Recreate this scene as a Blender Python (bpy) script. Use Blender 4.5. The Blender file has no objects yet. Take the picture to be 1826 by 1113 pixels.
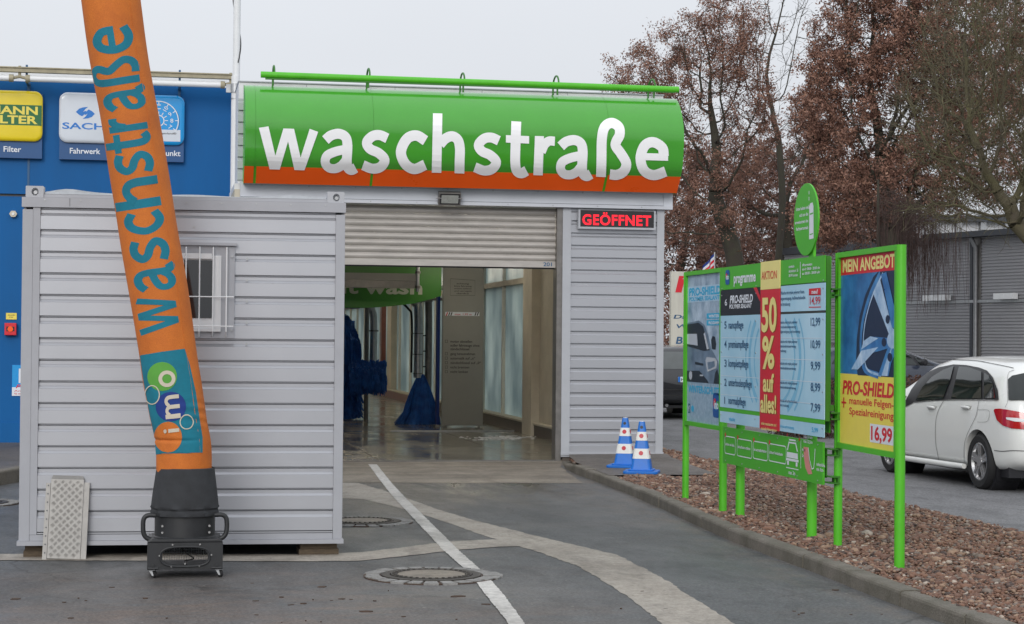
import bpy, bmesh, math, random
import numpy as np
from mathutils import Vector, Matrix
from mathutils.bvhtree import BVHTree
from mathutils.geometry import tessellate_polygon

random.seed(7)
rng = np.random.default_rng(7)
scene = bpy.context.scene
COL = scene.collection
R = math.radians

# ------------------------------------------------------------------ camera
FPX, IW, IH = 3400.0, 1826.0, 1113.0
YAW, PITCH, ROLL = R(10.45), R(.826), R(.5)
CAMP = Vector((0, 0, 1.65))
_f = Vector((math.sin(YAW)*math.cos(PITCH), math.cos(YAW)*math.cos(PITCH), math.sin(PITCH)))
_r0 = Vector((math.cos(YAW), -math.sin(YAW), 0))
_u0 = _r0.cross(_f)
_r = _r0*math.cos(ROLL) + _u0*math.sin(ROLL)
_u = -_r0*math.sin(ROLL) + _u0*math.cos(ROLL)
cam = bpy.data.objects.new('camera', bpy.data.cameras.new('camera'))
COL.objects.link(cam)
cam.matrix_world = Matrix(((_r.x, _u.x, -_f.x, CAMP.x), (_r.y, _u.y, -_f.y, CAMP.y), (_r.z, _u.z, -_f.z, CAMP.z), (0, 0, 0, 1)))
cam.data.sensor_width = 36
cam.data.lens = 36*FPX/IW
cam.data.clip_start = .1
cam.data.clip_end = 2000
cam.data.dof.use_dof = False
scene.camera = cam

# ------------------------------------------------------------------ light
world = bpy.data.worlds.new('World'); scene.world = world; world.use_nodes = True
nt = world.node_tree; bg = nt.nodes['Background']; bg.inputs[1].default_value = .1
sk = nt.nodes.new('ShaderNodeTexSky'); sk.sky_type = 'NISHITA'; sk.sun_disc = False
sk.sun_elevation = R(25); sk.sun_rotation = R(200); sk.air_density = 1; sk.dust_density = 4
hs = nt.nodes.new('ShaderNodeHueSaturation'); hs.inputs['Saturation'].default_value = .15
mx = nt.nodes.new('ShaderNodeMix'); mx.data_type = 'RGBA'; mx.inputs[0].default_value = .85
nt.links.new(sk.outputs[0], hs.inputs['Color']); nt.links.new(hs.outputs[0], mx.inputs[6])
mx.inputs[7].default_value = (7.1, 7.4, 7.9, 1)
cn = nt.nodes.new('ShaderNodeTexNoise'); cn.inputs['Scale'].default_value = 1.6; cn.inputs['Detail'].default_value = 5
ctc = nt.nodes.new('ShaderNodeTexCoord'); cmp_ = nt.nodes.new('ShaderNodeMapping'); cmp_.inputs['Scale'].default_value = (1, 1, 3)
nt.links.new(ctc.outputs['Generated'], cmp_.inputs[0]); nt.links.new(cmp_.outputs[0], cn.inputs['Vector'])
cr_ = nt.nodes.new('ShaderNodeMapRange'); cr_.inputs[1].default_value = .3; cr_.inputs[2].default_value = .7; cr_.inputs[3].default_value = .965; cr_.inputs[4].default_value = 1.035
nt.links.new(cn.outputs['Fac'], cr_.inputs[0]); cv = nt.nodes.new('ShaderNodeVectorMath'); cv.operation = 'SCALE'
# overcast sky: smoothly brighter towards the zenith
sz = nt.nodes.new('ShaderNodeSeparateXYZ'); nt.links.new(ctc.outputs['Generated'], sz.inputs[0])
zr = nt.nodes.new('ShaderNodeMapRange'); zr.inputs[1].default_value = 0; zr.inputs[2].default_value = 1; zr.inputs[3].default_value = 1; zr.inputs[4].default_value = 1.75
nt.links.new(sz.outputs['Z'], zr.inputs[0]); zm = nt.nodes.new('ShaderNodeMath'); zm.operation = 'MULTIPLY'
nt.links.new(cr_.outputs[0], zm.inputs[0]); nt.links.new(zr.outputs[0], zm.inputs[1])
nt.links.new(mx.outputs[2], cv.inputs[0]); nt.links.new(zm.outputs[0], cv.inputs['Scale']); nt.links.new(cv.outputs[0], bg.inputs[0])
sl = bpy.data.lights.new('sun', 'SUN'); sl.energy = 1.15; sl.angle = R(25); sl.color = (1, .97, .93)
so = bpy.data.objects.new('sun', sl); COL.objects.link(so)
so.rotation_euler = Vector((math.sin(R(200))*math.cos(R(25)), math.cos(R(200))*math.cos(R(25)), math.sin(R(25)))).to_track_quat('Z', 'Y').to_euler()
vs = scene.view_settings
vs.view_transform = 'Standard'; vs.look = 'None'; vs.gamma = 1; vs.exposure = 0; vs.use_curve_mapping = False
scene.cycles.max_bounces = 8
scene.cycles.use_denoising = True

# ------------------------------------------------------------------ pixel -> place helpers
def ray(px, py):
    return _r*((px-IW/2)/FPX) + _u*((IH/2-py)/FPX) + _f
def at(px, py, Y):
    d = ray(px, py); return CAMP + d*((Y-CAMP.y)/d.y)
def gnd(px, py, z=0.):
    d = ray(px, py); return CAMP + d*((z-CAMP.z)/d.z)
def onx(px, py, X):
    d = ray(px, py); return CAMP + d*((X-CAMP.x)/d.x)

# ------------------------------------------------------------------ materials
def mat(name, col, rough=.6, metal=0., var=.12, vs=6., bump=0., bs=120., coat=0., spec=.5, detail=4, col2=None, stretch=None, fine=0.):
    m = bpy.data.materials.new(name); m.use_nodes = True
    n = m.node_tree.nodes; l = m.node_tree.links; b = n['Principled BSDF']
    b.inputs['Roughness'].default_value = rough; b.inputs['Metallic'].default_value = metal
    b.inputs['Coat Weight'].default_value = coat; b.inputs['Coat Roughness'].default_value = .08
    b.inputs['Specular IOR Level'].default_value = spec
    tc = n.new('ShaderNodeTexCoord'); src = tc.outputs['Object']
    if stretch:
        mp = n.new('ShaderNodeMapping'); mp.inputs['Scale'].default_value = stretch
        l.new(src, mp.inputs[0]); src = mp.outputs[0]
    c = tuple(col)+(1,)
    b.inputs['Base Color'].default_value = c
    if var > 0 or col2:
        nz = n.new('ShaderNodeTexNoise'); nz.inputs['Scale'].default_value = vs; nz.inputs['Detail'].default_value = detail
        nz.inputs['Roughness'].default_value = .65
        l.new(src, nz.inputs['Vector'])
        rp = n.new('ShaderNodeValToRGB'); rp.color_ramp.elements[0].position = .3; rp.color_ramp.elements[1].position = .7
        if col2: c2 = tuple(col2)+(1,)
        else: c2 = tuple(min(1, x*(1+var)) for x in col)+(1,); c = tuple(x*(1-var) for x in col)+(1,)
        rp.color_ramp.elements[0].color = c; rp.color_ramp.elements[1].color = c2
        l.new(nz.outputs['Fac'], rp.inputs[0]); out = rp.outputs[0]
        if fine:
            nf = n.new('ShaderNodeTexNoise'); nf.inputs['Scale'].default_value = bs; nf.inputs['Detail'].default_value = 2
            l.new(src, nf.inputs['Vector'])
            mr = n.new('ShaderNodeMapRange'); mr.inputs[1].default_value = .3; mr.inputs[2].default_value = .7
            mr.inputs[3].default_value = 1-fine; mr.inputs[4].default_value = 1+fine; l.new(nf.outputs['Fac'], mr.inputs[0])
            vm = n.new('ShaderNodeVectorMath'); vm.operation = 'SCALE'; l.new(out, vm.inputs[0]); l.new(mr.outputs[0], vm.inputs['Scale']); out = vm.outputs[0]
        l.new(out, b.inputs['Base Color'])
        rr = n.new('ShaderNodeMapRange'); rr.inputs[3].default_value = max(0, rough-.08); rr.inputs[4].default_value = min(1, rough+.08)
        l.new(nz.outputs['Fac'], rr.inputs[0]); l.new(rr.outputs[0], b.inputs['Roughness'])
    if bump:
        nb = n.new('ShaderNodeTexNoise'); nb.inputs['Scale'].default_value = bs; nb.inputs['Detail'].default_value = 3
        l.new(src, nb.inputs['Vector'])
        bp = n.new('ShaderNodeBump'); bp.inputs['Strength'].default_value = bump; bp.inputs['Distance'].default_value = .01
        l.new(nb.outputs['Fac'], bp.inputs['Height']); l.new(bp.outputs[0], b.inputs['Normal'])
    return m
def emis(name, col, s):
    m = bpy.data.materials.new(name); m.use_nodes = True
    b = m.node_tree.nodes['Principled BSDF']; b.inputs['Base Color'].default_value = tuple(col)+(1,)
    b.inputs['Emission Color'].default_value = tuple(col)+(1,); b.inputs['Emission Strength'].default_value = s
    return m
def flat(name, col, rough=.45):
    return mat(name, col, rough, var=.05, vs=3)

M = {}
M['grey_clad'] = mat('grey_cladding_paint', (.455, .465, .495), .33, .5, var=.015, vs=1.2)
M['grey_trim'] = mat('grey_trim_paint', (.37, .38, .41), .38, var=.06, vs=3)
M['wall_clad'] = mat('wall_cladding_paint', (.44, .45, .48), .33, .5, var=.015, vs=1.2)
M['wall_trim'] = mat('wall_trim_paint', (.42, .435, .465), .4, var=.05, vs=2)
M['header'] = mat('header_paint', (.55, .57, .62), .4, var=.05, vs=2)
M['white_paint'] = mat('white_roof_panel', (.72, .73, .74), .5, var=.05, vs=2)
M['green'] = mat('green_gloss_sheet', (.055, .33, .025), .16, var=.04, vs=2, coat=.6)
M['green_post'] = mat('green_powder_coat', (.085, .46, .018), .38, var=.08, vs=4)
M['green_dark'] = mat('green_bracket', (.03, .17, .01), .5, var=.1, vs=4)
M['orange'] = mat('orange_sheet', (.95, .11, .003), .3, var=.04, vs=2)
M['letter'] = mat('white_letter_film', (.9, .9, .91), .7, var=.02, vs=2)
M['blue_wall'] = mat('blue_container_paint', (.0005, .10, .31), .55, var=.10, vs=1.3, bump=.04, bs=30, stretch=(1, 1, .3), spec=.25)
M['black'] = mat('black_plastic', (.018, .019, .021), .5, var=.2, vs=12, bump=.1, bs=300)
M['black_cloth'] = mat('black_cloth', (.03, .032, .036), .85, var=.25, vs=10, bump=.3, bs=400)
M['rubber'] = mat('tyre_rubber', (.012, .012, .013), .75, var=.2, vs=10)
M['steel'] = mat('galvanised_steel', (.42, .43, .44), .38, .7, var=.15, vs=12)
M['steel_dark'] = mat('dull_pipe_steel', (.2, .19, .18), .4, .6, var=.2, vs=6)
M['alu'] = mat('chequer_aluminium', (.31, .30, .285), .45, .35, var=.14, vs=9, bump=.1, bs=60)
M['shutter'] = mat('shutter_slat_metal', (.43, .405, .375), .45, .2, var=.12, vs=3, stretch=(1, 1, 5))
M['glass_dark'] = mat('dark_window_glass', (.012, .014, .017), .05, var=0, spec=.8)
M['car_glass'] = mat('car_window_glass', (.006, .010, .009), .03, var=0, spec=.7)
M['white_car'] = mat('white_car_paint', (.76, .765, .745), .3, var=.02, vs=1, coat=.7)
M['black_car'] = mat('black_car_paint', (.02, .021, .024), .2, var=.05, vs=1, coat=.8)
M['blue_car'] = mat('dark_blue_car_paint', (.03, .038, .06), .25, var=.05, vs=1, coat=.8)
M['seam'] = flat('door_gap_shadow_seal', (.02, .02, .02), .8)
M['grey_seam'] = flat('panel_gap', (.16, .16, .155), .7)
M['red_lamp'] = mat('red_tail_lamp', (.42, .008, .014), .12, var=.1, vs=20, coat=1)
M['rim'] = mat('alloy_rim', (.45, .45, .46), .3, .8, var=.05, vs=4)
M['chrome'] = mat('bright_trim', (.6, .6, .6), .2, .9, var=0)
M['kerb'] = mat('kerb_concrete', (.185, .165, .14), .85, var=.3, vs=3.5, bump=.6, bs=90, fine=.2, col2=(.10, .093, .07))
M['concrete'] = mat('apron_concrete', (.31, .26, .205), .6, var=.2, vs=2.2, bump=.3, bs=80, fine=.1, stretch=(.4, 1.6, 1))
M['patch'] = mat('trench_concrete', (.40, .345, .285), .7, var=.2, vs=2.2, bump=.35, bs=70, fine=.12, col2=(.235, .185, .145))
M['line'] = mat('road_line_paint', (.62, .60, .56), .6, var=.1, vs=8, bump=.3, bs=120, fine=.1)
M['sett'] = mat('granite_sett', (.24, .235, .225), .8, var=.25, vs=9, bump=.5, bs=60, fine=.2)
M['iron'] = mat('cast_iron', (.055, .048, .042), .55, .3, var=.3, vs=12, bump=.5, bs=80)
M['cream'] = mat('cream_interior_plaster', (.56, .51, .41), .7, var=.12, vs=2)
M['plinth'] = mat('tiled_plinth', (.12, .10, .085), .5, var=.2, vs=5)
M['redtile'] = mat('red_brown_tiles', (.22, .075, .055), .35, var=.2, vs=4)
M['bristle'] = mat('blue_foam_bristles', (.012, .13, .5), .7, var=.35, vs=6, col2=(.006, .05, .22))
M['panel_grey'] = mat('grey_info_panel', (.29, .285, .26), .55, var=.05, vs=2)
M['print_dark'] = flat('dark_grey_print', (.045, .04, .038))
M['navy'] = flat('navy_print', (.02, .09, .20))
M['navy_plate'] = mat('navy_sign_plate', (.012, .075, .22), .4, var=.05, vs=2)
M['yellow'] = mat('yellow_sign_face', (.78, .60, .01), .2, var=.03, vs=2, coat=.4)
M['y_print'] = flat('yellow_print', (.80, .66, .10))
M['pale_yellow'] = flat('pale_yellow_print', (.80, .70, .25))
M['red_print'] = flat('red_print', (.62, .015, .03))
M['white_print'] = flat('white_print', (.72, .75, .8))
M['black_print'] = flat('black_print', (.015, .015, .018))
M['lightblue'] = mat('pale_blue_print', (.32, .58, .74), .4, var=.2, vs=1.1, col2=(.48, .70, .84))
M['swirl'] = flat('swirl_blue_print', (.20, .48, .68))
M['cyan_print'] = flat('cyan_print', (.03, .40, .66))
M['green_print'] = flat('green_print', (.07, .42, .02))
M['mann_green'] = flat('dark_green_print', (.008, .13, .035))
M['sign_white'] = mat('white_sign_face', (.62, .66, .72), .2, var=.03, vs=2, coat=.4)
M['sign_cyan'] = mat('cyan_sign_face', (.01, .30, .70), .2, var=.03, vs=2, coat=.4)
M['teal'] = mat('teal_fabric_print', (.005, .17, .245), .8, var=.12, vs=8, bump=.2, bs=220)
M['orange_fab'] = mat('orange_fabric', (.62, .17, .018), .78, var=.10, vs=5, bump=.25, bs=160, fine=.08, col2=(.50, .13, .02))
M['fab_white'] = mat('pale_fabric_print', (.58, .52, .42), .8, var=.05)
M['fab_green'] = mat('green_fabric_print', (.10, .34, .05), .8, var=.08)
M['fab_blue'] = mat('blue_fabric_print', (.012, .04, .22), .8, var=.08)
M['cone_blue'] = mat('blue_cone_plastic', (.006, .15, .56), .4, var=.08, vs=10)
M['cone_white'] = mat('white_reflective_band', (.72, .72, .68), .4, var=.05, vs=20)
M['cone_red'] = mat('red_reflective_dot', (.5, .01, .03), .35, var=.05)
M['beige'] = mat('weathered_beige_tray', (.36, .32, .22), .6, var=.2, vs=6)
M['tube_white'] = mat('white_tube_cover', (.78, .79, .80), .25, var=.02)
M['wood'] = mat('weathered_timber', (.10, .075, .05), .9, var=.3, vs=14, stretch=(1, 8, 8))
M['bark'] = mat('oak_bark', (.05, .04, .034), .9, var=.4, vs=5, col2=(.055, .055, .035), bump=.8, bs=25)
M['bark_moss'] = mat('mossy_bark', (.125, .115, .05), .9, var=.4, vs=1.5, col2=(.105, .085, .065), bump=.8, bs=25)
M['twig'] = mat('red_brown_twigs', (.085, .055, .048), .9, var=.3, vs=5)
M['ware'] = mat('warehouse_cladding', (.34, .34, .355), .45, .2, var=.06, vs=.5)
M['anth'] = mat('anthracite_trim', (.05, .055, .065), .5, var=.1, vs=3)
M['hedge'] = mat('brown_hedge_leaves', (.11, .045, .028), .8, var=.4, vs=6, col2=(.05, .03, .02))
M['soil'] = mat('gravel_bed_soil', (.07, .045, .032), .95, var=.3, vs=8)
M['frame'] = mat('pale_window_frame', (.70, .68, .60), .5, var=.06, vs=4)
M['skin_hall'] = mat('pale_hall_wall', (.55, .56, .58), .5, var=.05, vs=1)

def leaf_mat(name, c1, c2, c3):
    m = bpy.data.materials.new(name); m.use_nodes = True
    n = m.node_tree.nodes; l = m.node_tree.links; b = n['Principled BSDF']
    tc = n.new('ShaderNodeTexCoord'); nz = n.new('ShaderNodeTexNoise'); nz.inputs['Scale'].default_value = 3.5; nz.inputs['Detail'].default_value = 6
    nz.inputs['Roughness'].default_value = .8
    l.new(tc.outputs['Object'], nz.inputs['Vector']); rp = n.new('ShaderNodeValToRGB')
    e = rp.color_ramp.elements; e[0].position = .32; e[1].position = .68; e[0].color = c1+(1,); e[1].color = c3+(1,)
    k = e.new(.5); k.color = c2+(1,)
    l.new(nz.outputs['Fac'], rp.inputs[0]); l.new(rp.outputs[0], b.inputs['Base Color'])
    b.inputs['Roughness'].default_value = .65
    return m
M['leaf'] = leaf_mat('withered_oak_leaves', (.10, .05, .038), (.23, .115, .08), (.40, .23, .155))
M['leaf_dark'] = leaf_mat('dark_withered_leaves', (.085, .045, .036), (.18, .09, .065), (.30, .16, .11))

def ground_mat(name, base, base2, brown, wet_lo, wet_hi, door_wet=False, bump=.6, spec=.5, worn=None, stretch=(1, 1, 1), grain=.55):
    """aggregate at several sizes, blotches, brown silt, damp gloss"""
    m = bpy.data.materials.new(name); m.use_nodes = True
    n = m.node_tree.nodes; l = m.node_tree.links; b = n['Principled BSDF']
    b.inputs['Specular IOR Level'].default_value = spec
    tc = n.new('ShaderNodeTexCoord'); P = tc.outputs['Object']
    def noise(s, d=4, r=.6, st=None, dist=0.):
        q = n.new('ShaderNodeTexNoise'); q.inputs['Scale'].default_value = s; q.inputs['Detail'].default_value = d; q.inputs['Roughness'].default_value = r; q.inputs['Distortion'].default_value = dist
        if st:
            mp = n.new('ShaderNodeMapping'); mp.inputs['Scale'].default_value = st; l.new(P, mp.inputs[0]); l.new(mp.outputs[0], q.inputs['Vector'])
        else: l.new(P, q.inputs['Vector'])
        return q.outputs['Fac']
    def ramp(x, a, c, v0=0., v1=1.):
        q = n.new('ShaderNodeMapRange'); q.inputs[1].default_value = a; q.inputs[2].default_value = c; q.inputs[3].default_value = v0; q.inputs[4].default_value = v1
        l.new(x, q.inputs[0]); return q.outputs[0]
    def mth(op, a, c=None):
        q = n.new('ShaderNodeMath'); q.operation = op
        for i, x in enumerate((a, c)):
            if x is None: continue
            if isinstance(x, (int, float)): q.inputs[i].default_value = x
            else: l.new(x, q.inputs[i])
        return q.outputs[0]
    def mix(f, a, c):
        q = n.new('ShaderNodeMix'); q.data_type = 'RGBA'
        l.new(f, q.inputs[0])
        for i, x in ((6, a), (7, c)):
            if isinstance(x, tuple): q.inputs[i].default_value = x+(1,)
            else: l.new(x, q.inputs[i])
        return q.outputs[2]
    sp = n.new('ShaderNodeSeparateXYZ'); l.new(P, sp.inputs[0]); X_, Y_ = sp.outputs['X'], sp.outputs['Y']
    c = mix(ramp(noise(.45, 7, .7, stretch), .36, .64), base, base2)
    # dark oily and damp blotches
    blot = ramp(noise(1.7, 8, .75, (1.2, .55, 1), .6), .48, .62, 0, .6)
    c = mix(blot, c, tuple(x*.52 for x in base))
    wetm = None
    if brown:
        near = ramp(Y_, 14.2, 10.8); left = ramp(X_, 3.4, .9)
        amt = mth('ADD', mth('MULTIPLY', near, mth('MULTIPLY', left, .9)), mth('MULTIPLY', ramp(noise(.9, 6, .7, (.5, 1.3, 1)), .5, .75), .5))
        f = mth('MULTIPLY', amt, ramp(noise(2.6, 8, .78, (.7, 1.4, 1), .8), .36, .62)); c = mix(ramp(f, 0, 1.1, 0, .8), c, (.17, .115, .082))
        # silt gathered along the kerb
        ks = mth('MULTIPLY', ramp(X_, 3.9, 4.7), ramp(noise(3.0, 7, .75, (1, .5, 1)), .45, .62)); c = mix(ramp(ks, 0, 1, 0, .6), c, (.15, .12, .095))
        # wash water drips out of the door
        wy = mth('MULTIPLY', ramp(Y_, 17.0, 21.5), mth('MULTIPLY', ramp(X_, 1.6, 2.6), ramp(X_, 5.2, 4.2)))
        wetm = mth('MULTIPLY', wy, ramp(noise(1.1, 6, .7, (2.2, .45, 1), .7), .36, .58)); c = mix(ramp(wetm, 0, 1, 0, .72), c, (.05, .046, .038))
        vc = n.new('ShaderNodeTexVoronoi'); vc.feature = 'DISTANCE_TO_EDGE'; vc.inputs['Scale'].default_value = .22
        nd = n.new('ShaderNodeTexNoise'); nd.inputs['Scale'].default_value = 1.6; nd.inputs['Detail'].default_value = 6; l.new(P, nd.inputs['Vector'])
        va = n.new('ShaderNodeVectorMath'); va.operation = 'MULTIPLY_ADD'; l.new(nd.outputs['Color'], va.inputs[0]); va.inputs[1].default_value = (.9, .9, 0); l.new(P, va.inputs[2]); l.new(va.outputs[0], vc.inputs['Vector'])
        crk = mth('MULTIPLY', ramp(vc.outputs['Distance'], .0, .0035, .8, 0), ramp(noise(.5, 3), .45, .55)); c = mix(crk, c, (.03, .028, .025))
    if worn:
        c = mix(ramp(noise(9, 8, .8, None, .3), .60, .68, 0, .85), c, worn)
        c = mix(ramp(noise(1.3, 4, .6), .45, .75, 0, .4), c, worn)
    if door_wet:
        sl_ = mth('MULTIPLY', ramp(noise(1.3, 6, .7, (.5, 1.8, 1), .5), .42, .62), .7); c = mix(sl_, c, tuple(x*.45 for x in base))
    g1 = ramp(noise(48, 3, .7), .3, .7, 1-grain, 1+grain); g2 = ramp(noise(13, 5, .8), .3, .7, .76, 1.24)
    vm = n.new('ShaderNodeVectorMath'); vm.operation = 'SCALE'; l.new(c, vm.inputs[0]); l.new(mth('MULTIPLY', g1, g2), vm.inputs['Scale'])
    vo = n.new('ShaderNodeTexVoronoi'); vo.inputs['Scale'].default_value = 13; l.new(P, vo.inputs['Vector'])
    pick = n.new('ShaderNodeSeparateColor'); l.new(vo.outputs['Color'], pick.inputs[0])
    rad = mth('LESS_THAN', vo.outputs['Distance'], mth('MULTIPLY', ramp(pick.outputs[0], .72, 1.0), .16))
    c = mix(mth('MULTIPLY', rad, .5), vm.outputs[0], (.34, .32, .29))
    dk = mth('LESS_THAN', vo.outputs['Distance'], mth('MULTIPLY', ramp(pick.outputs[1], .86, 1.0), .2)); c = mix(mth('MULTIPLY', dk, .7), c, (.035, .028, .022))
    l.new(c, b.inputs['Base Color'])
    ro = ramp(noise(.8, 5, .65, (1, .5, 1)), .35, .65, wet_lo, wet_hi)
    if wetm is not None: ro = mth('SUBTRACT', ro, mth('MULTIPLY', wetm, .28))
    l.new(ro, b.inputs['Roughness'])
    bp = n.new('ShaderNodeBump'); bp.inputs['Strength'].default_value = bump; bp.inputs['Distance'].default_value = .004
    l.new(noise(75, 3, .7), bp.inputs['Height']); l.new(bp.outputs[0], b.inputs['Normal'])
    return m
M['asphalt'] = ground_mat('damp_driveway_asphalt', (.076, .080, .082), (.105, .108, .109), True, .42, .72)
M['road'] = ground_mat('road_asphalt', (.135, .135, .14), (.165, .165, .17), False, .6, .85)
M['pad'] = ground_mat('brown_pad_asphalt', (.10, .088, .078), (.125, .11, .096), False, .5, .8)
M['wetfloor'] = ground_mat('wet_wash_floor', (.22, .20, .16), (.34, .31, .25), False, .05, .30, door_wet=True, bump=.05, spec=.9, grain=.12)
M['concrete'] = ground_mat('apron_concrete', (.21, .18, .145), (.275, .24, .195), False, .5, .75, door_wet=True, stretch=(.5, 1.6, 1), grain=.15)
M['patch'] = ground_mat('trench_concrete', (.30, .27, .23), (.41, .375, .325), False, .6, .8, worn=(.15, .12, .095), stretch=(1, 1, 1), grain=.18)
M['line'] = ground_mat('worn_road_line_paint', (.48, .465, .435), (.60, .585, .555), False, .5, .7, worn=(.30, .28, .25), grain=.12)

def glass_mat():
    m = bpy.data.materials.new('frosted_window_glass'); m.use_nodes = True
    n = m.node_tree.nodes; l = m.node_tree.links; o = n['Material Output']; b = n['Principled BSDF']
    b.inputs['Base Color'].default_value = (.38, .50, .47, 1); b.inputs['Roughness'].default_value = .15
    tr = n.new('ShaderNodeBsdfTranslucent')
    tc = n.new('ShaderNodeTexCoord'); nz = n.new('ShaderNodeTexNoise'); nz.inputs['Scale'].default_value = .8; nz.inputs['Detail'].default_value = 4
    mp = n.new('ShaderNodeMapping'); mp.inputs['Scale'].default_value = (1, 1.1, .8); l.new(tc.outputs['Object'], mp.inputs[0]); l.new(mp.outputs[0], nz.inputs['Vector'])
    rp = n.new('ShaderNodeValToRGB'); e = rp.color_ramp.elements; e[0].position = .35; e[1].position = .65
    e[0].color = (.50, .58, .58, 1); e[1].color = (.88, .95, .90, 1); l.new(nz.outputs['Fac'], rp.inputs[0]); l.new(rp.outputs[0], tr.inputs['Color'])
    mi = n.new('ShaderNodeMixShader'); mi.inputs[0].default_value = .85
    l.new(b.outputs[0], mi.inputs[1]); l.new(tr.outputs[0], mi.inputs[2]); l.new(mi.outputs[0], o.inputs['Surface'])
    return m
M['frost'] = glass_mat()

def led_mat():
    m = emis('red_led_dots', (1, .01, .03), 1.5)
    n = m.node_tree.nodes; l = m.node_tree.links; b = n['Principled BSDF']
    b.inputs['Base Color'].default_value = (.08, .0, .0, 1)
    tc = n.new('ShaderNodeTexCoord'); mp = n.new('ShaderNodeMapping'); mp.inputs['Scale'].default_value = (62, 62, 62); l.new(tc.outputs['Object'], mp.inputs[0])
    fr = n.new('ShaderNodeVectorMath'); fr.operation = 'FRACTION'; l.new(mp.outputs[0], fr.inputs[0])
    su = n.new('ShaderNodeVectorMath'); su.operation = 'SUBTRACT'; l.new(fr.outputs[0], su.inputs[0]); su.inputs[1].default_value = (.5, .5, .5)
    mu = n.new('ShaderNodeVectorMath'); mu.operation = 'MULTIPLY'; l.new(su.outputs[0], mu.inputs[0]); mu.inputs[1].default_value = (1, 0, 1)
    le = n.new('ShaderNodeVectorMath'); le.operation = 'LENGTH'; l.new(mu.outputs[0], le.inputs[0])
    r = n.new('ShaderNodeMapRange'); r.inputs[1].default_value = .3; r.inputs[2].default_value = .55; r.inputs[3].default_value = 2.2; r.inputs[4].default_value = .35
    l.new(le.outputs['Value'], r.inputs[0]); l.new(r.outputs[0], b.inputs['Emission Strength'])
    return m
M['led'] = led_mat()
M['lamp_warm'] = emis('lit_strip_lamp', (1, .88, .70), 15.0)

# ------------------------------------------------------------------ object helpers
ORG = {}
def thing(name, label, cat, loc=(0, 0, 0), group=None):
    o = bpy.data.objects.new(name, None); COL.objects.link(o); o.location = loc
    o.empty_display_size = .1
    o['label'] = label; o['category'] = cat
    if group: o['group'] = group
    ORG[o.name] = Vector(loc); return o
def link(name, me, parent=None, local=False):
    o = bpy.data.objects.new(name, me); COL.objects.link(o)
    if parent is not None:
        o.parent = parent; ORG[o.name] = ORG[parent.name].copy()
        if not local: me.transform(Matrix.Translation(-ORG[parent.name]))
    else: ORG[o.name] = Vector((0, 0, 0))
    return o
def obj(name, bm, m, parent=None, smooth=False, local=False, bevel=0.):
    me = bpy.data.meshes.new(name)
    bmesh.ops.recalc_face_normals(bm, faces=bm.faces[:])
    bm.to_mesh(me); bm.free()
    me.materials.append(m)
    if smooth:
        me.shade_smooth()
        me.set_sharp_from_angle(angle=R(38)) if hasattr(me, 'set_sharp_from_angle') else None
    o = link(name, me, parent, local)
    if bevel:
        b = o.modifiers.new('bevel', 'BEVEL'); b.width = bevel; b.segments = 2; b.limit_method = 'ANGLE'
    return o
def top(o, label=None, cat=None, group=None, kind=None):
    if label: o['label'] = label
    if cat: o['category'] = cat
    if group: o['group'] = group
    if kind: o['kind'] = kind
    return o
def BM(): return bmesh.new()
def box(bm, x0, x1, y0, y1, z0, z1):
    v = [bm.verts.new(p) for p in ((x0, y0, z0), (x1, y0, z0), (x1, y1, z0), (x0, y1, z0), (x0, y0, z1), (x1, y0, z1), (x1, y1, z1), (x0, y1, z1))]
    for f in ((3, 2, 1, 0), (4, 5, 6, 7), (0, 1, 5, 4), (1, 2, 6, 5), (2, 3, 7, 6), (3, 0, 4, 7)): bm.faces.new([v[i] for i in f])
    return bm
def mbox(name, m, parent, *a, **k): return obj(name, box(BM(), *a), m, parent, **k)
def prism(bm, pts, off):
    """closed polygon pts (3D), extruded by vector off"""
    off = Vector(off)
    a = [bm.verts.new(Vector(p)) for p in pts]; b = [bm.verts.new(Vector(p)+off) for p in pts]
    n = len(pts)
    bm.faces.new(a); bm.faces.new(b[::-1])
    for i in range(n): bm.faces.new((a[i], b[i], b[(i+1) % n], a[(i+1) % n]))
    return bm
def frame_of(d):
    d = d.normalized(); a = Vector((0, 0, 1)) if abs(d.z) < .9 else Vector((1, 0, 0))
    x = a.cross(d).normalized(); return x, d.cross(x)
def tube(bm, pts, r, n=10, cap=True):
    pts = [Vector(p) for p in pts]; rs = r if isinstance(r, (list, tuple)) else [r]*len(pts)
    rings = []; px = None
    for i, p in enumerate(pts):
        d = (pts[min(i+1, len(pts)-1)]-pts[max(i-1, 0)]).normalized()
        if px is None: x, y = frame_of(d)
        else:
            x = (px - d*px.dot(d)).normalized(); y = d.cross(x)
        px = x
        rings.append([bm.verts.new(p + (x*math.cos(2*math.pi*k/n)+y*math.sin(2*math.pi*k/n))*rs[i]) for k in range(n)])
    for a, b in zip(rings, rings[1:]):
        for k in range(n): bm.faces.new((a[k], a[(k+1) % n], b[(k+1) % n], b[k]))
    if cap: bm.faces.new(rings[0][::-1]); bm.faces.new(rings[-1])
    return bm
def cyl(bm, c, axis, r, h, n=24):
    c = Vector(c); a = Vector(axis).normalized()
    return tube(bm, [c-a*h/2, c+a*h/2], r, n)
def cr(pts, n=6):
    """Catmull-Rom through pts"""
    P = [np.array(p, float) for p in pts]; P = [2*P[0]-P[1]]+P+[2*P[-1]-P[-2]]; out = []
    for i in range(1, len(P)-2):
        for k in range(n):
            t = k/n; a, b, c, d = P[i-1:i+3]
            out.append(.5*((2*b)+(-a+c)*t+(2*a-5*b+4*c-d)*t*t+(-a+3*b-3*c+d)*t**3))
    out.append(P[-2]); return out

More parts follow.
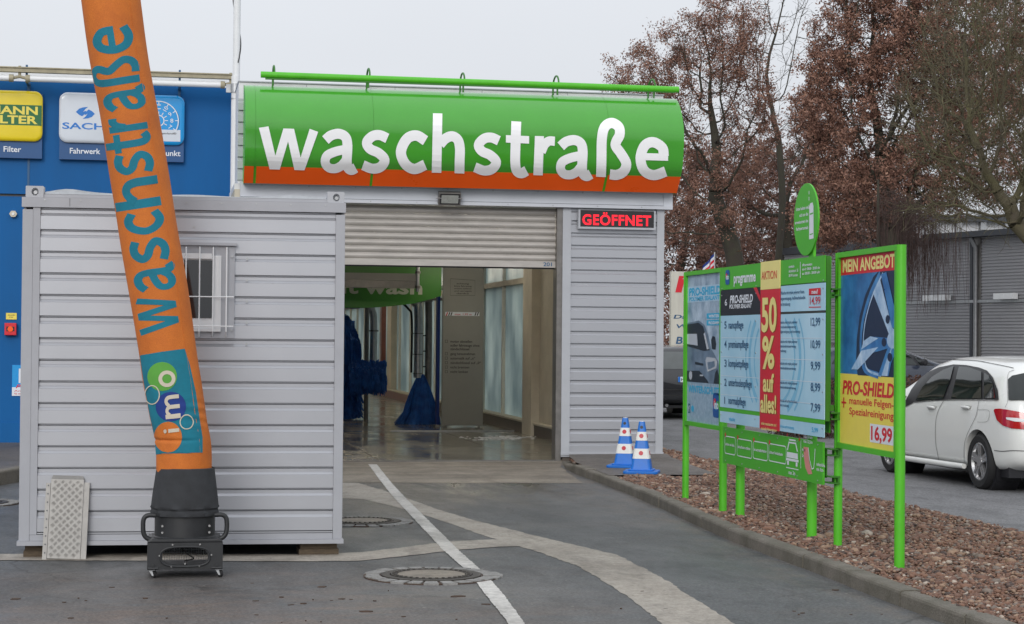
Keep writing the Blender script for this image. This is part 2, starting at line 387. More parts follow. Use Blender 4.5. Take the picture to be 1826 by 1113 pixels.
# ------------------------------------------------------------------ flat print
class Plane:
    def __init__(s, o, sd, ud):
        s.o = Vector(o); s.s = Vector(sd).normalized(); s.u = Vector(ud).normalized(); s.n = s.s.cross(s.u)
    def pt(p, a, b, h=0.): return p.o+p.s*a+p.u*b+p.n*h
    def px(p, x, y):
        d = ray(x, y); t = (p.o-CAMP).dot(p.n)/d.dot(p.n); q = CAMP+d*t-p.o
        return (q.dot(p.s), q.dot(p.u))
def poly(pl, pts, h, m, parent, name='print', px=False, thick=0.):
    if px: pts = [pl.px(*q) for q in pts]
    bm = BM()
    tri = tessellate_polygon([[Vector((a, b, 0)) for a, b in pts]])
    v = [bm.verts.new(pl.pt(a, b, h)) for a, b in pts]
    for t in tri:
        try: bm.faces.new([v[i] for i in t])
        except ValueError: pass
    if thick:
        pass
    me = bpy.data.meshes.new(name); 
    bm.normal_update()
    for f in bm.faces:
        if f.normal.dot(pl.n) < 0: f.normal_flip()
    bm.to_mesh(me); bm.free(); me.materials.append(m)
    return link(name, me, parent)
def rrect(x0, y0, x1, y1, r, n=6):
    out = []
    for cx, cy, a0 in ((x1-r, y1-r, 0), (x0+r, y1-r, 90), (x0+r, y0+r, 180), (x1-r, y0+r, 270)):
        for k in range(n+1):
            a = R(a0+90*k/n); out.append((cx+r*math.cos(a), cy+r*math.sin(a)))
    return out
def circ(cx, cy, rx, ry=None, n=28):
    ry = ry or rx
    return [(cx+rx*math.cos(2*math.pi*k/n), cy+ry*math.sin(2*math.pi*k/n)) for k in range(n)]
def ribbon(pl, pts, w, h, m, parent, name='line', px=False, closed=False):
    if px: pts = [pl.px(*q) for q in pts]
    bm = BM(); P = [Vector((a, b)) for a, b in pts]; n = len(P); L = []
    for i in range(n):
        d = (P[(i+1) % n]-P[i-1]) if closed else (P[min(i+1, n-1)]-P[max(i-1, 0)])
        d = d.normalized() if d.length > 1e-9 else Vector((1, 0)); q = Vector((-d.y, d.x))*w/2
        L.append((bm.verts.new(pl.pt(P[i].x+q.x, P[i].y+q.y, h)), bm.verts.new(pl.pt(P[i].x-q.x, P[i].y-q.y, h))))
    for i in range(n if closed else n-1):
        a, b = L[i], L[(i+1) % n]; bm.faces.new((a[0], a[1], b[1], b[0]))
    return obj(name, bm, m, parent)
_tcache = {}
def text_mesh(body, bold=0., shear=0., space=1.):
    k = (body, bold, shear, space)
    if k in _tcache: return _tcache[k]
    c = bpy.data.curves.new('t', 'FONT'); c.body = body; c.offset = bold; c.shear = shear; c.space_character = space; c.resolution_u = 3
    o = bpy.data.objects.new('t', c); COL.objects.link(o)
    dg = bpy.context.evaluated_depsgraph_get(); me = bpy.data.meshes.new_from_object(o.evaluated_get(dg))
    co = np.array([v.co[:] for v in me.vertices]).reshape(-1, 3); tris = [tuple(p.vertices) for p in me.polygons]
    bpy.data.objects.remove(o); bpy.data.curves.remove(c); bpy.data.meshes.remove(me)
    _tcache[k] = (co, tris); return co, tris
CAPH = None
def txt(pl, body, a, b, height, width, h, m, parent, bold=.01, shear=0., name='lettering', right=False, slope=0., space=1.):
    """cap height and total width in metres; (a,b) is the left end of the baseline"""
    global CAPH
    if CAPH is None:
        c0, _ = text_mesh('H'); CAPH = c0[:, 1].max()
    co, tris = text_mesh(body, bold, shear, space)
    if len(co) == 0: return None
    x0, x1 = co[:, 0].min(), co[:, 0].max(); sx = (width/(x1-x0)) if width else height/CAPH; sy = height/CAPH
    W = (x1-x0)*sx
    if right: a = a-W
    P = [pl.pt(a+(x-x0)*sx, b+y*sy+slope*(x-x0)*sx, h) for x, y, _ in co]
    me = bpy.data.meshes.new(name); me.from_pydata([p[:] for p in P], [], tris); me.materials.append(m)
    return link(name, me, parent)
def txtpx(pl, body, xl, yb, xr, hp, h, m, parent, **k):
    a0, b0 = pl.px(xl, yb); _, b1 = pl.px(xl, yb-hp); a1, _ = pl.px(xr, yb)
    return txt(pl, body, a0, b0, b1-b0, a1-a0, h, m, parent, **k)

# ------------------------------------------------------------------ big lettering drawn from strokes (x-height = 1)
G = {
 'w': dict(w=1.475, q=[[(0, 1.0), (.24, 1.04), (.49, 0), (.27, 0)], [(.61, 1.0), (.82, 1.0), (.52, 0), (.31, 0)], [(.655, 1.0), (.875, 1.0), (1.11, 0), (.885, 0)], [(1.265, 1.01), (1.475, .94), (1.135, 0), (.94, 0)]]),
 'a': dict(w=.9, s=[([(.11, .74), (.25, .855), (.45, .90), (.61, .82), (.655, .62), (.64, .27), (.66, .10), (.75, .035), (.86, .09)], .235), ([(.57, .52), (.34, .46), (.15, .36), (.105, .2), (.19, .08), (.35, .06), (.5, .13), (.6, .24)], .215)]),
 's': dict(w=.72, s=[([(.64, .83), (.46, .9), (.28, .87), (.145, .72), (.22, .57), (.43, .475), (.575, .32), (.48, .155), (.28, .105), (.05, .18)], .23)]),
 'c': dict(w=.8, s=[([(.72, .78), (.50, .895), (.27, .81), (.125, .5), (.23, .22), (.45, .105), (.71, .21)], .24)]),
 'h': dict(w=.79, q=[[(.03, 1.42), (.26, 1.42), (.235, 0), (0, 0)]], s=[([(.2, .68), (.33, .82), (.50, .885), (.64, .80), (.69, .60), (.685, .3), (.68, 0)], .235)]),
 't': dict(w=.57, q=[[(0, .97), (.57, .96), (.57, .78), (0, .79)]], s=[([(.255, 1.3), (.235, .7), (.23, .3), (.27, .12), (.38, .065), (.51, .13)], .235)]),
 'r': dict(w=.55, q=[[(.04, .98), (.27, .98), (.24, 0), (0, 0)]], s=[([(.2, .58), (.28, .76), (.40, .86), (.55, .86)], .225)]),
 'ß': dict(w=.84, s=[([(.115, 0), (.125, .4), (.135, .9), (.2, 1.18), (.37, 1.29), (.545, 1.2), (.57, 1.02), (.49, .86), (.475, .74), (.6, .57), (.73, .34), (.67, .15), (.5, .06), (.33, .07)], .235)]),
 'e': dict(w=.81, q=[[(.17, .625), (.80, .625), (.80, .455), (.17, .455)]], s=[([(.695, .56), (.655, .77), (.43, .895), (.22, .80), (.12, .5), (.21, .21), (.45, .105), (.74, .2)], .24)]),
 'm': dict(w=1.3, q=[[(0, 1), (.24, 1), (.24, 0), (0, 0)]], s=[([(.2, .7), (.32, .84), (.48, .86), (.62, .72), (.64, .4), (.64, 0)], .23), ([(.7, .7), (.84, .84), (1.0, .86), (1.14, .72), (1.17, .4), (1.17, 0)], .23)]),
 'o': dict(w=.86, s=[([(.43+.31*math.cos(t*math.pi/8), .5+.39*math.sin(t*math.pi/8)) for t in range(0, 17)], .24)]),
 'i': dict(w=.26, q=[[(.01, 1), (.25, 1), (.25, 0), (.01, 0)]], s=[([(.13+.07*math.cos(t*math.pi/4), 1.28+.07*math.sin(t*math.pi/4)) for t in range(0, 9)], .15)]),
}
def glyph_mesh(ch, mp, lift, nw=3, wmul=1.):
    """mp(u,v) -> (point, normal)"""
    g = G[ch]; bm = BM(); k = 0
    def strip(L):
        nonlocal k
        rows = []
        for a, b in L:
            row = []
            for j in range(nw+1):
                t = j/nw; q = mp(a[0]*(1-t)+b[0]*t, a[1]*(1-t)+b[1]*t)
                row.append(bm.verts.new(q[0]+q[1]*(lift+k*.0006)))
            rows.append(row)
        for r0, r1 in zip(rows, rows[1:]):
            for j in range(nw): bm.faces.new((r0[j], r0[j+1], r1[j+1], r1[j]))
        k += 1
    for q in g.get('q', []):
        (a, b, c, d) = q; n = 10
        strip([((a[0]*(1-t)+d[0]*t, a[1]*(1-t)+d[1]*t), (b[0]*(1-t)+c[0]*t, b[1]*(1-t)+c[1]*t)) for t in [i/n for i in range(n+1)]])
    for pts, w in g.get('s', []):
        P = cr(pts, 6); L = []; w = w*wmul
        for i in range(len(P)):
            d = P[min(i+1, len(P)-1)]-P[max(i-1, 0)]; d = d/(np.linalg.norm(d)+1e-9); q = np.array((-d[1], d[0]))*w/2
            L.append((P[i]+q, P[i]-q))
        strip(L)
    return bm

# ================================================================== SETTING
def sheet(name, pts, z, m, kind='structure', sub=0, wob=0.):
    """flat polygon with slightly irregular edges"""
    P = []
    for i, p in enumerate(pts):
        q = pts[(i+1) % len(pts)]; p = Vector(p[:2]); q = Vector(q[:2]); L = (q-p).length
        n = max(1, int(L/sub)) if sub else 1
        for k in range(n):
            t = k/n; v = p.lerp(q, t)
            if wob and k: v += Vector((random.uniform(-wob, wob), random.uniform(-wob, wob)))
            P.append((v.x, v.y))
    return top(poly(Plane((0, 0, 0), (1, 0, 0), (0, 1, 0)), P, z, m, None, name), kind=kind)
sheet('ground', [(-400, -60), (500, -60), (500, 900), (-400, 900)], 0, M['asphalt'])
sheet('road', [(7.14, -5), (14.5, -5), (14.5, 160), (7.3, 160), (7.25, 27.2), (7.19, 27.1), (7.12, 20), (7.07, 14)], .006, M['road'])
g = lambda x, y: gnd(x, y)[:2]
# concrete apron in front of the door
sheet('concrete_apron', [(1.0, 25.42), (5.42, 25.42), g(1000, 833), g(1040, 862), g(900, 862), g(760, 862), g(615, 861), (1.5, 21.6), (.98, 21.6)], .002, M['concrete'], sub=.1, wob=.014)
# patched service trench, running diagonally, with its branch
def strip_sheet(name, A, B, z, m):
    pts = [gnd(*p)[:2] for p in A]+[gnd(*p)[:2] for p in B[::-1]]
    return sheet(name, pts, z, m, sub=.07, wob=.011)
strip_sheet('trench_patch', [(560, 861), (640, 862), (700, 880), (790, 912), (860, 932), (980, 962), (1100, 990), (1180, 1030), (1240, 1070), (1310, 1113), (1400, 1175)],
            [(560, 886), (650, 891), (720, 908), (790, 930), (870, 958), (960, 985), (1030, 1010), (1090, 1045), (1140, 1080), (1180, 1113), (1230, 1175)], .003, M['patch'])
strip_sheet('trench_branch', [(-60, 989), (300, 988), (545, 990), (640, 986), (720, 977), (800, 966), (900, 962), (960, 966)],
            [(-60, 1000), (300, 1001), (545, 1002), (640, 1001), (720, 993), (800, 983), (890, 976), (958, 974)], .0045, M['patch'])
# painted lane line
L0 = [(657, 829), (681, 862), (702, 888), (743, 932), (790, 982), (838, 1024), (861, 1056), (890, 1092), (910, 1118), (935, 1160)]
L1 = [(672, 829), (698, 862), (722, 888), (766, 931), (815, 980), (866, 1025), (893, 1056), (921, 1092), (938, 1118), (965, 1160)]
sheet('lane_line', [gnd(*p)[:2] for p in L0]+[gnd(*p)[:2] for p in L1[::-1]], .0065, M['line'], sub=.05, wob=.0045)
# light worn streak and small litter of wet leaves and silt
litter = []
for k in range(45):
    px, py = random.choice([(random.uniform(0, 700), random.uniform(1045, 1112)), (random.uniform(380, 1150), random.uniform(1040, 1110)), (random.uniform(1380, 1640), random.uniform(1020, 1100))])
    c = gnd(px, py)
    if c.x > 4.45: continue
    n = random.randint(4, 7); w = random.choice((.006, .01, .014, .03)); pts = []
    for j in range(n):
        a = 2*math.pi*j/n; r = w*random.uniform(.5, 1.2); pts.append((c.x+math.cos(a)*r*random.uniform(.8, 1.8), c.y+math.sin(a)*r*random.uniform(.6, 1.3)))
    litter.append(pts)
M['soil'] = mat('gravel_bed_soil', (.07, .045, .032), .95, var=.3, vs=8)
bm = BM()
for pts in litter:
    h = random.uniform(.004, .008); prism(bm, [(a, b, -.001) for a, b in pts], (0, 0, h))
top(obj('fallen_leaf_litter', bm, M['soil']), kind='stuff')

# kerb along the gravel bed: path of the gutter edge
KP = [(5.36, 25.28), (5.24, 24.6), (5.10, 23.6), (5.04, 22.3), (5.0, 20.6), (4.9, 18.8), (4.76, 16.8), (4.66, 15.2), (4.63, 13.4), (4.58, 11.6), (4.55, 9.8), (4.5, 7.5)]
kp = [Vector(p) for p in cr(KP, 10)]
def kerb_run(path, w=.13, h=.10, side=1, Ls=1.0, parent=None, z0=-.05, taper=None):
    """one stone after another, joints recessed"""
    d = [0]
    for a, b in zip(path, path[1:]): d.append(d[-1]+(b-a).length)
    def P(s):
        s = max(0, min(d[-1], s))
        for i in range(len(path)-1):
            if s <= d[i+1]+1e-9:
                t = (s-d[i])/(d[i+1]-d[i]); return path[i].lerp(path[i+1], t), (path[i+1]-path[i]).normalized()
    s = 0; k = 0
    while s < d[-1]-.1:
        e = min(s+Ls, d[-1]); bm = BM(); prev = None; jx = random.uniform(-.006, .006); jz = random.uniform(-.006, .006)
        n = 5
        for i in range(n+1):
            c, t = P(s+.006+(e-s-.012)*i/n); q = Vector((-t.y, t.x))*side
            hh = h*(1 if not taper else min(1, max(.12, (s+(e-s)*i/n)/taper)))+jz
            prof = [(-0+jx, z0), (-0+jx, hh-.022), (.006+jx, hh-.008), (.02+jx, hh), (w, hh), (w, z0)]
            ring = [bm.verts.new((c.x+q.x*a, c.y+q.y*a, z)) for a, z in prof]
            if prev:
                for j in range(len(prof)): bm.faces.new((prev[j], prev[(j+1) % 6], ring[(j+1) % 6], ring[j]))
            else: bm.faces.new(ring[::-1])
            prev = ring
        bm.faces.new(prev)
        obj('kerb_stone', bm, M['kerb'], parent)
        s = e; k += 1
kb = bpy.data.objects.new('kerb', None); COL.objects.link(kb); kb['kind'] = 'structure'; ORG['kerb'] = Vector((0, 0, 0))
kerb_run(kp, parent=kb, side=1 if (Vector((-(kp[5]-kp[4]).y, (kp[5]-kp[4]).x)).x > 0) else -1, taper=2.2)

# pad of brown tarmac in front of the right wall
pad = [(5.47, 25.3), (6.86, 25.45), g(1200, 830), g(1240, 846), g(1283, 862), g(1180, 862), g(1094, 863), (5.10, 21.4), (5.14, 22.4), (5.20, 23.6), (5.34, 24.6)]
sheet('pad', pad, .10, M['pad'], sub=.3, wob=.01)
# earth under the pebbles
bed = [(6.9, 25.6), (6.95, 27.0), (7.18, 27.1), (7.12, 20), (7.07, 14), (7.05, 7), (4.6, 7)]+[(v.x+.1, v.y) for v in kp[::-1] if 7 < v.y < 25]
M['soil'] = mat('gravel_bed_soil', (.07, .045, .032), .95, var=.3, vs=8)
sheet('gravel_bed', bed, .06, M['soil'])
def inpoly(x, y, P):
    c = np.zeros(len(x), bool); n = len(P)
    for i in range(n):
        x1, y1 = P[i][:2]; x2, y2 = P[i-1][:2]
        m_ = ((y1 > y) != (y2 > y)); c ^= m_ & (x < (x2-x1)*(y-y1)/((y2-y1) or 1e-9)+x1)
    return c
def blob_mesh(cent, rad, cols, name, mats, parent=None):
    """many small squashed icosahedra in one mesh"""
    t = (1+5**.5)/2
    V = np.array([(-1, t, 0), (1, t, 0), (-1, -t, 0), (1, -t, 0), (0, -1, t), (0, 1, t), (0, -1, -t), (0, 1, -t), (t, 0, -1), (t, 0, 1), (-t, 0, -1), (-t, 0, 1)])/math.sqrt(1+t*t)
    F = np.array([(0, 11, 5), (0, 5, 1), (0, 1, 7), (0, 7, 10), (0, 10, 11), (1, 5, 9), (5, 11, 4), (11, 10, 2), (10, 7, 6), (7, 1, 8), (3, 9, 4), (3, 4, 2), (3, 2, 6), (3, 6, 8), (3, 8, 9), (4, 9, 5), (2, 4, 11), (6, 2, 10), (8, 6, 7), (9, 8, 1)])
    n = len(cent)
    q = rng.normal(size=(n, 3, 3)); Q, _ = np.linalg.qr(q)
    S = rad[:, None]*np.stack([rng.uniform(.85, 1.35, n), rng.uniform(.6, 1, n), rng.uniform(.45, .75, n)], 1)
    L = V[None]*S[:, None, :]*(1+rng.uniform(-.14, .14, (n, 12, 1)))
    yaw = rng.uniform(0, 6.28, n); tilt = rng.normal(0, .35, n)
    cy, sy, ct, st = np.cos(yaw), np.sin(yaw), np.cos(tilt), np.sin(tilt)
    Rm = np.zeros((n, 3, 3)); Rm[:, 0, 0] = cy; Rm[:, 0, 1] = -sy*ct; Rm[:, 0, 2] = sy*st; Rm[:, 1, 0] = sy; Rm[:, 1, 1] = cy*ct; Rm[:, 1, 2] = -cy*st; Rm[:, 2, 1] = st; Rm[:, 2, 2] = ct
    W = np.einsum('nij,nkj->nki', Rm, L)+cent[:, None, :]
    me = bpy.data.meshes.new(name)
    vs_ = W.reshape(-1, 3); fs = (F[None]+12*np.arange(n)[:, None, None]).reshape(-1, 3)
    me.vertices.add(len(vs_)); me.vertices.foreach_set('co', vs_.ravel().astype(np.float32))
    me.loops.add(len(fs)*3); me.loops.foreach_set('vertex_index', fs.ravel().astype(np.int32))
    me.polygons.add(len(fs)); me.polygons.foreach_set('loop_start', np.arange(0, len(fs)*3, 3, dtype=np.int32)); me.polygons.foreach_set('loop_total', np.full(len(fs), 3, np.int32))
    for m in mats: me.materials.append(m)
    idx = np.repeat(cols, 20).astype(np.int32); me.polygons.foreach_set('material_index', idx)
    me.polygons.foreach_set('use_smooth', np.ones(len(fs), bool))
    me.update(calc_edges=True); me.validate()
    return link(name, me, parent)
peb = [mat('pebble_%s' % n_, c_, .7, var=.25, vs=20) for n_, c_ in (('brown', (.15, .08, .054)), ('rust', (.19, .10, .064)), ('tan', (.28, .185, .125)), ('grey', (.18, .145, .12)), ('dark', (.065, .042, .034)), ('pale', (.40, .34, .28)))]
N = 76000
x = rng.uniform(4.6, 7.25, N*2); y = 9.3+(27.0-9.3)*rng.uniform(0, 1, N*2)**1.15
ok = inpoly(x, y, bed) & ~inpoly(x, y, pad)
x = x[ok][:N]; y = y[ok][:N]; rr = rng.lognormal(math.log(.0122), .42, len(x))*(1+.012*(y-10)); 
z = .065+rng.uniform(0, .03, len(x))+.015*np.sin(x*7+1)*np.sin(y*3)
top(blob_mesh(np.stack([x, y, z], 1), rr, rng.choice(6, len(x), p=[.38, .25, .13, .11, .10, .03]), 'gravel', peb), kind='stuff')

# manholes with a ring of setts
def manhole(c, label, R0=.43):
    t = thing('manhole_cover', label, 'manhole cover', (c[0], c[1], 0), 'round manhole covers set in the asphalt')
    ORG[t.name] = Vector((c[0], c[1], 0))
    X, Y = c[0], c[1]
    obj('concrete_disc', cyl(BM(), (X, Y, .004), (0, 0, 1), R0*.50, .030, 40), M['concrete'], t)
    def ring(name, r0, r1, z, m, n=48):
        bm = BM(); a = []
        for k in range(n):
            th = 2*math.pi*k/n; a.append([bm.verts.new((X+math.cos(th)*r, Y+math.sin(th)*r, zz)) for r, zz in ((r0, 0), (r0, z), (r1, z), (r1, 0))])
        for k in range(n):
            p, q = a[k], a[(k+1) % n]
            for j in range(3): bm.faces.new((p[j], p[j+1], q[j+1], q[j]))
        return obj(name, bm, m, t)
    ring('lid_rim', R0*.51, R0*.60, .021, M['iron']); ring('iron_frame', R0*.615, R0*.74, .0175, M['iron'])
    bm = BM()
    for k in range(36):
        th = 2*math.pi*k/36
        cyl(bm, (X+math.cos(th)*R0*.555, Y+math.sin(th)*R0*.555, .022), (0, 0, 1), .012, .008, 6)
    obj('lid_studs', bm, M['iron'], t)
    ring('mortar_bed', R0*.745, R0*1.0, .0075, M['soil'])
    n = 24
    for k in range(n):
        a0 = 2*math.pi*(k+.05+random.uniform(0, .08))/n; a1 = 2*math.pi*(k+.95-random.uniform(0, .1))/n; bm = BM(); r0 = R0*.77; r1 = R0*(1.0+random.uniform(-.05, .06)); h = .0115+random.uniform(0, .004)
        P = []
        for j in range(4): P.append((X+math.cos(a0+(a1-a0)*j/3)*r0, Y+math.sin(a0+(a1-a0)*j/3)*r0, 0))
        for j in range(4): P.append((X+math.cos(a1-(a1-a0)*j/3)*r1, Y+math.sin(a1-(a1-a0)*j/3)*r1, 0))
        prism(bm, P, (0, 0, h)); obj('sett', bm, M['sett'], t)
    return t
manhole((1.87, 13.14), 'nearest round manhole cover with a sett ring, crossed by the white line', .47)
manhole((1.80, 17.08), 'round manhole cover half behind the right corner of the grey container', .46)
manhole((-1.78, 19.3), 'manhole cover at the left edge of the photo beside the blue building', .45)

# raised pavement with a rounded kerb by the blue building
pv = [Vector(p) for p in cr([(-2.9, 20.9), (-2.2, 21.1), (-1.75, 21.55), (-1.45, 22.4), (-1.2, 23.6), (-1.0, 25.0), (.95, 25.3)], 8)]
sheet('pavement', [(v.x-.05, v.y+.05) for v in pv]+[(.95, 28), (-12, 28), (-12, 20.9)], .145, M['pad'])
kb2 = bpy.data.objects.new('pavement_kerb', None); COL.objects.link(kb2); kb2['kind'] = 'structure'; ORG[kb2.name] = Vector((0, 0, 0))
kerb_run(pv, w=.14, h=.155, side=1, Ls=.8, parent=kb2)

# ================================================================== CAR WASH BUILDING
YW = 25.4
wash = thing('car_wash_building', 'grey metal clad car wash hall with an open roller door and wet interior', 'building', (3.9, YW, 0))
def cladding(parent, x0, x1, y, z0, z1, pitch, m, name='cladding_plank', local=False, deep=.03):
    """each profiled plank: proud flat, sharp undercut below, recess and bright slope above"""
    z = z1; me = None
    while z > z0+.01:
        zb = max(z0, z-pitch)
        h = z-zb
        # recess right under the plank above, slope out, flat, undercut
        gd = deep*1.3; rd = deep*.62
        prof = [(y+gd, z), (y+gd, z-.011), (y+rd, z-.016), (y+rd, z-h*.24), (y+rd*.25, z-h*.355), (y, z-h*.38), (y, zb+.0015), (y+gd, zb+.0005)]
        prof = [(a, max(b, zb)) for a, b in prof]
        bm = BM(); A = [bm.verts.new((x0, a, b)) for a, b in prof]; B = [bm.verts.new((x1, a, b)) for a, b in prof]
        for i in range(len(prof)-1): bm.faces.new((A[i], A[i+1], B[i+1], B[i]))
        obj(name, bm, m, parent, local=local)
        z -= pitch
# right wall
cladding(wash, 5.49, 6.70, YW, .12, 3.45, .1675, M['wall_clad'])
mbox('corner_trim', M['wall_trim'], wash, 5.375, 5.492, YW-.02, YW+.08, .06, 3.449)
mbox('corner_trim', M['wall_trim'], wash, 6.698, 6.80, YW-.02, YW+.1, .06, 3.449)
mbox('base_trim', M['wall_trim'], wash, 5.37, 6.81, YW-.032, YW+.05, .085, .122)
mbox('plinth', M['plinth'], wash, 5.40, 6.78, YW+.004, YW+.2, -.02, .084)
mbox('door_jamb', M['steel_dark'], wash, 5.30, 5.374, YW-.004, YW+.24, 0, 3.447)
mbox('door_jamb', M['steel_dark'], wash, 1.55, 1.62, YW-.004, YW+.24, 0, 3.447)
mbox('left_wall', M['wall_trim'], wash, 1.0, 1.549, YW, YW+.12, 0, 3.449)
# header strips
mbox('header_board', M['header'], wash, 1.02, 6.88, YW-.05, YW+.12, 3.505, 3.70)
mbox('header_drip', M['header'], wash, 1.02, 6.90, YW-.085, YW+.1, 3.452, 3.497)
mbox('header_groove', M['anth'], wash, 1.03, 6.80, YW-.04, YW+.1, 3.4975, 3.5045)
mbox('header_corner', M['header'], wash, 6.78, 6.905, YW-.062, YW+.14, 3.4975, 3.71)
bm = BM()
for xx in np.arange(1.3, 6.8, .62): cyl(bm, (xx, YW-.052, 3.66), (0, 1, 0), .010, .012, 8); cyl(bm, (xx+.2, YW-.087, 3.475), (0, 1, 0), .008, .01, 8)
obj('screw_heads', bm, M['steel'], wash)
# ribs showing left of the sign
cladding(wash, .985, 1.12, YW+.1, 3.72, 4.82, .155, M['wall_trim'])
# attic box behind the sign
bm = BM(); box(bm, 1.0, 6.87, YW+.35, YW+1.6, 3.71, 5.07); obj('attic_box', bm, M['white_paint'], wash)
bm = BM()
for xx in np.arange(1.9, 6.8, 1.2): box(bm, xx, xx+.008, YW+.343, YW+.349, 4.7, 5.065)
box(bm, .99, 6.88, YW+.33, YW+1.62, 5.071, 5.085)
obj('attic_trim', bm, M['wall_trim'], wash)
# hall shell
bm = BM(); box(bm, 6.62, 6.80, YW+.2, 36, 0, .2); 
mbox('hall_roof', M['white_paint'], wash, .95, 6.85, YW+.25, 80, 3.62, 3.70); bm.free()
mbox('left_side_wall', M['cream'], wash, .95, 1.08, YW+.13, 80, 0, 3.615)
mbox('end_light_sheet', M['frost'], wash, 1.085, 6.6, 79.8, 79.82, 0, 3.615)  # translucent end wall, added to let more light into the hall
# low plinth + sill below the windows
mbox('window_plinth', M['plinth'], wash, 6.28, 6.62, YW+.3, 44, 0, .20)
mbox('window_plinth', M['redtile'], wash, 6.28, 6.62, 44.002, 79.7, 0, .20)
mbox('window_sill', M['cream'], wash, 6.255, 6.62, YW+.29, 79.7, .2003, .235)
mbox('window_rail', M['cream'], wash, 6.38, 6.56, 28, 79.7, 2.66, 2.76)
mbox('window_head', M['cream'], wash, 6.38, 6.62, YW+.29, 79.7, 3.42, 3.612)
ym = [27.2, 29.0]
yy = 33.46
mull = [28.6]+[33.46+2.28*k for k in range(20)]
for k, yv in enumerate(mull):
    mbox('mullion', M['frame'], wash, 6.40, 6.52, yv-.04, yv+.04, .236, 2.659)
    mbox('transom_post', M['frame'], wash, 6.41, 6.51, yv-.04, yv+.04, 2.761, 3.419)
    if yv > 32:
        mbox('window_pane', M['frost'], wash, 6.46, 6.468, yv+.041, yv+2.239, .236, 2.659)
        mbox('transom_pane', M['frost'], wash, 6.46, 6.468, yv+.041, yv+2.239, 2.761, 3.419)
mbox('window_pane', M['frost'], wash, 6.46, 6.468, 32.72, 33.419, .236, 2.659)
mbox('transom_pane', M['frost'], wash, 6.46, 6.468, 32.72, 33.419, 2.761, 3.419)
mbox('window_pane', M['frost'], wash, 6.46, 6.468, 26.5, 30.09, .236, 2.659)
mbox('transom_pane', M['frost'], wash, 6.46, 6.468, 26.5, 30.09, 2.761, 3.419)
mbox('pillar', M['cream'], wash, 6.225, 6.60, 31.9, 32.70, .0, 3.60)
mbox('wall_pier', M['cream'], wash, 6.37, 6.60, 30.2, 31.899, .236, 3.419)
mbox('mullion', M['frame'], wash, 6.36, 6.50, 30.1, 30.19, .236, 3.419)
mbox('pillar', M['cream'], wash, 6.30, 6.60, 52.6, 53.5, .236, 3.419)
mbox('pillar', M['redtile'], wash, 6.33, 6.60, 55.2, 55.6, .236, 3.419)
mbox('outer_wall', M['cream'], wash, 6.60, 6.80, YW+.25, 26.48, 0, 3.612)
# wet floor slabs
for i, (a, b) in enumerate([(YW+.02, 29.2), (29.215, 33.0), (33.015, 37.6)]):
    for j, (c, d) in enumerate([(1.085, 2.9), (2.912, 4.9), (4.912, 6.275)]):
        mbox('floor_slab', M['wetfloor'], wash, c, d, a, b, -.05, .014+.0015*((i+j) % 2))
mbox('floor_slab', M['wetfloor'], wash, 1.085, 6.275, 37.612, 79.7, -.05, .012)
mbox('drain_grate', M['steel_dark'], wash, 1.64, 5.30, YW-.02, YW+.018, -.02, .02)
mbox('step_rail', M['steel'], wash, 4.0, 6.2, 33.3, 33.36, .017, .035)
# lit strip lamp inside, then an added ceiling row
bm = BM(); box(bm, 4.75, 5.75, 33.2, 33.32, 2.96, 3.02)
obj('strip_lamp', bm, M['lamp_warm'], wash)
for yv in (30, 38.5, 43, 48, 53, 58, 65): mbox('strip_lamp', M['lamp_warm'], wash, 2.6, 4.9, yv, yv+.12, 3.45, 3.51)  # ceiling row added to brighten the dim interior

# roller shutter
sh = thing('roller_shutter', 'half open roller shutter above the wash bay entrance, marked 201', 'roller shutter', (3.5, YW+.1, 0))
zb = 2.725
while zb < 3.44:
    z1 = min(zb+.0885, 3.445); bm = BM(); prof = []
    for k in range(9):
        t = k/8; prof.append((YW+.125-.024*math.sin(math.pi*t)**.8, zb+(z1-zb)*t*.9))
    prof.append((YW+.135, z1))
    A = [bm.verts.new((1.625, a, b)) for a, b in prof]; B = [bm.verts.new((5.298, a, b)) for a, b in prof]
    for i in range(len(prof)-1): bm.faces.new((A[i], A[i+1], B[i+1], B[i]))
    obj('slat', bm, M['shutter'], sh, smooth=True)
    zb += .0885
bar = mbox('bottom_bar', M['shutter'], sh, 1.625, 5.298, YW+.09, YW+.15, 2.635, 2.722)
FW = Plane((0, YW+.088, 0), (1, 0, 0), (0, 0, 1))
txt(FW, '201', 5.13, 2.655, .05, .12, 0, M['navy'], sh, bold=.02)
mbox('rubber_seal', M['rubber'], sh, 1.63, 5.29, YW+.11, YW+.13, 2.615, 2.634)

# ------------------------------------------------------------------ curved fascia sign
fsign = thing('fascia_sign', 'long curved green and orange sign reading waschstraße above the wash bay', 'sign', (3.95, YW, 3.68))
prof_px = [(1199, 177, 0), (1207.5, 178.5, .22), (1216, 200, .46), (1220.5, 235, .60), (1220, 274, .58), (1217.5, 300, .53), (1213.5, 318, .43), (1207, 344.5, .25)]
PR = [(YW-d, at(x_, y_, YW-d).z) for x_, y_, d in prof_px]
PR[0] = (YW+.1, PR[0][1]+.012)
PR = [tuple(p) for p in cr(PR, 6)]
X0, X1 = 1.05, 6.91
zband = at(1213, 316, YW-.40).z
def prof_split(pr, zc):
    up, lo = [], []
    for a, b in zip(pr, pr[1:]):
        if a[1] >= zc: up.append(a)
        else: lo.append(a)
        if a[1] >= zc > b[1]:
            t = (a[1]-zc)/(a[1]-b[1]); m_ = (a[0]+(b[0]-a[0])*t, zc); up.append(m_); lo.append(m_)
    lo.append(pr[-1]); return up, lo
PU, PL = prof_split(PR, zband)
seams = [1.05, 1.318, 3.005, 4.6, 6.1, 6.91]
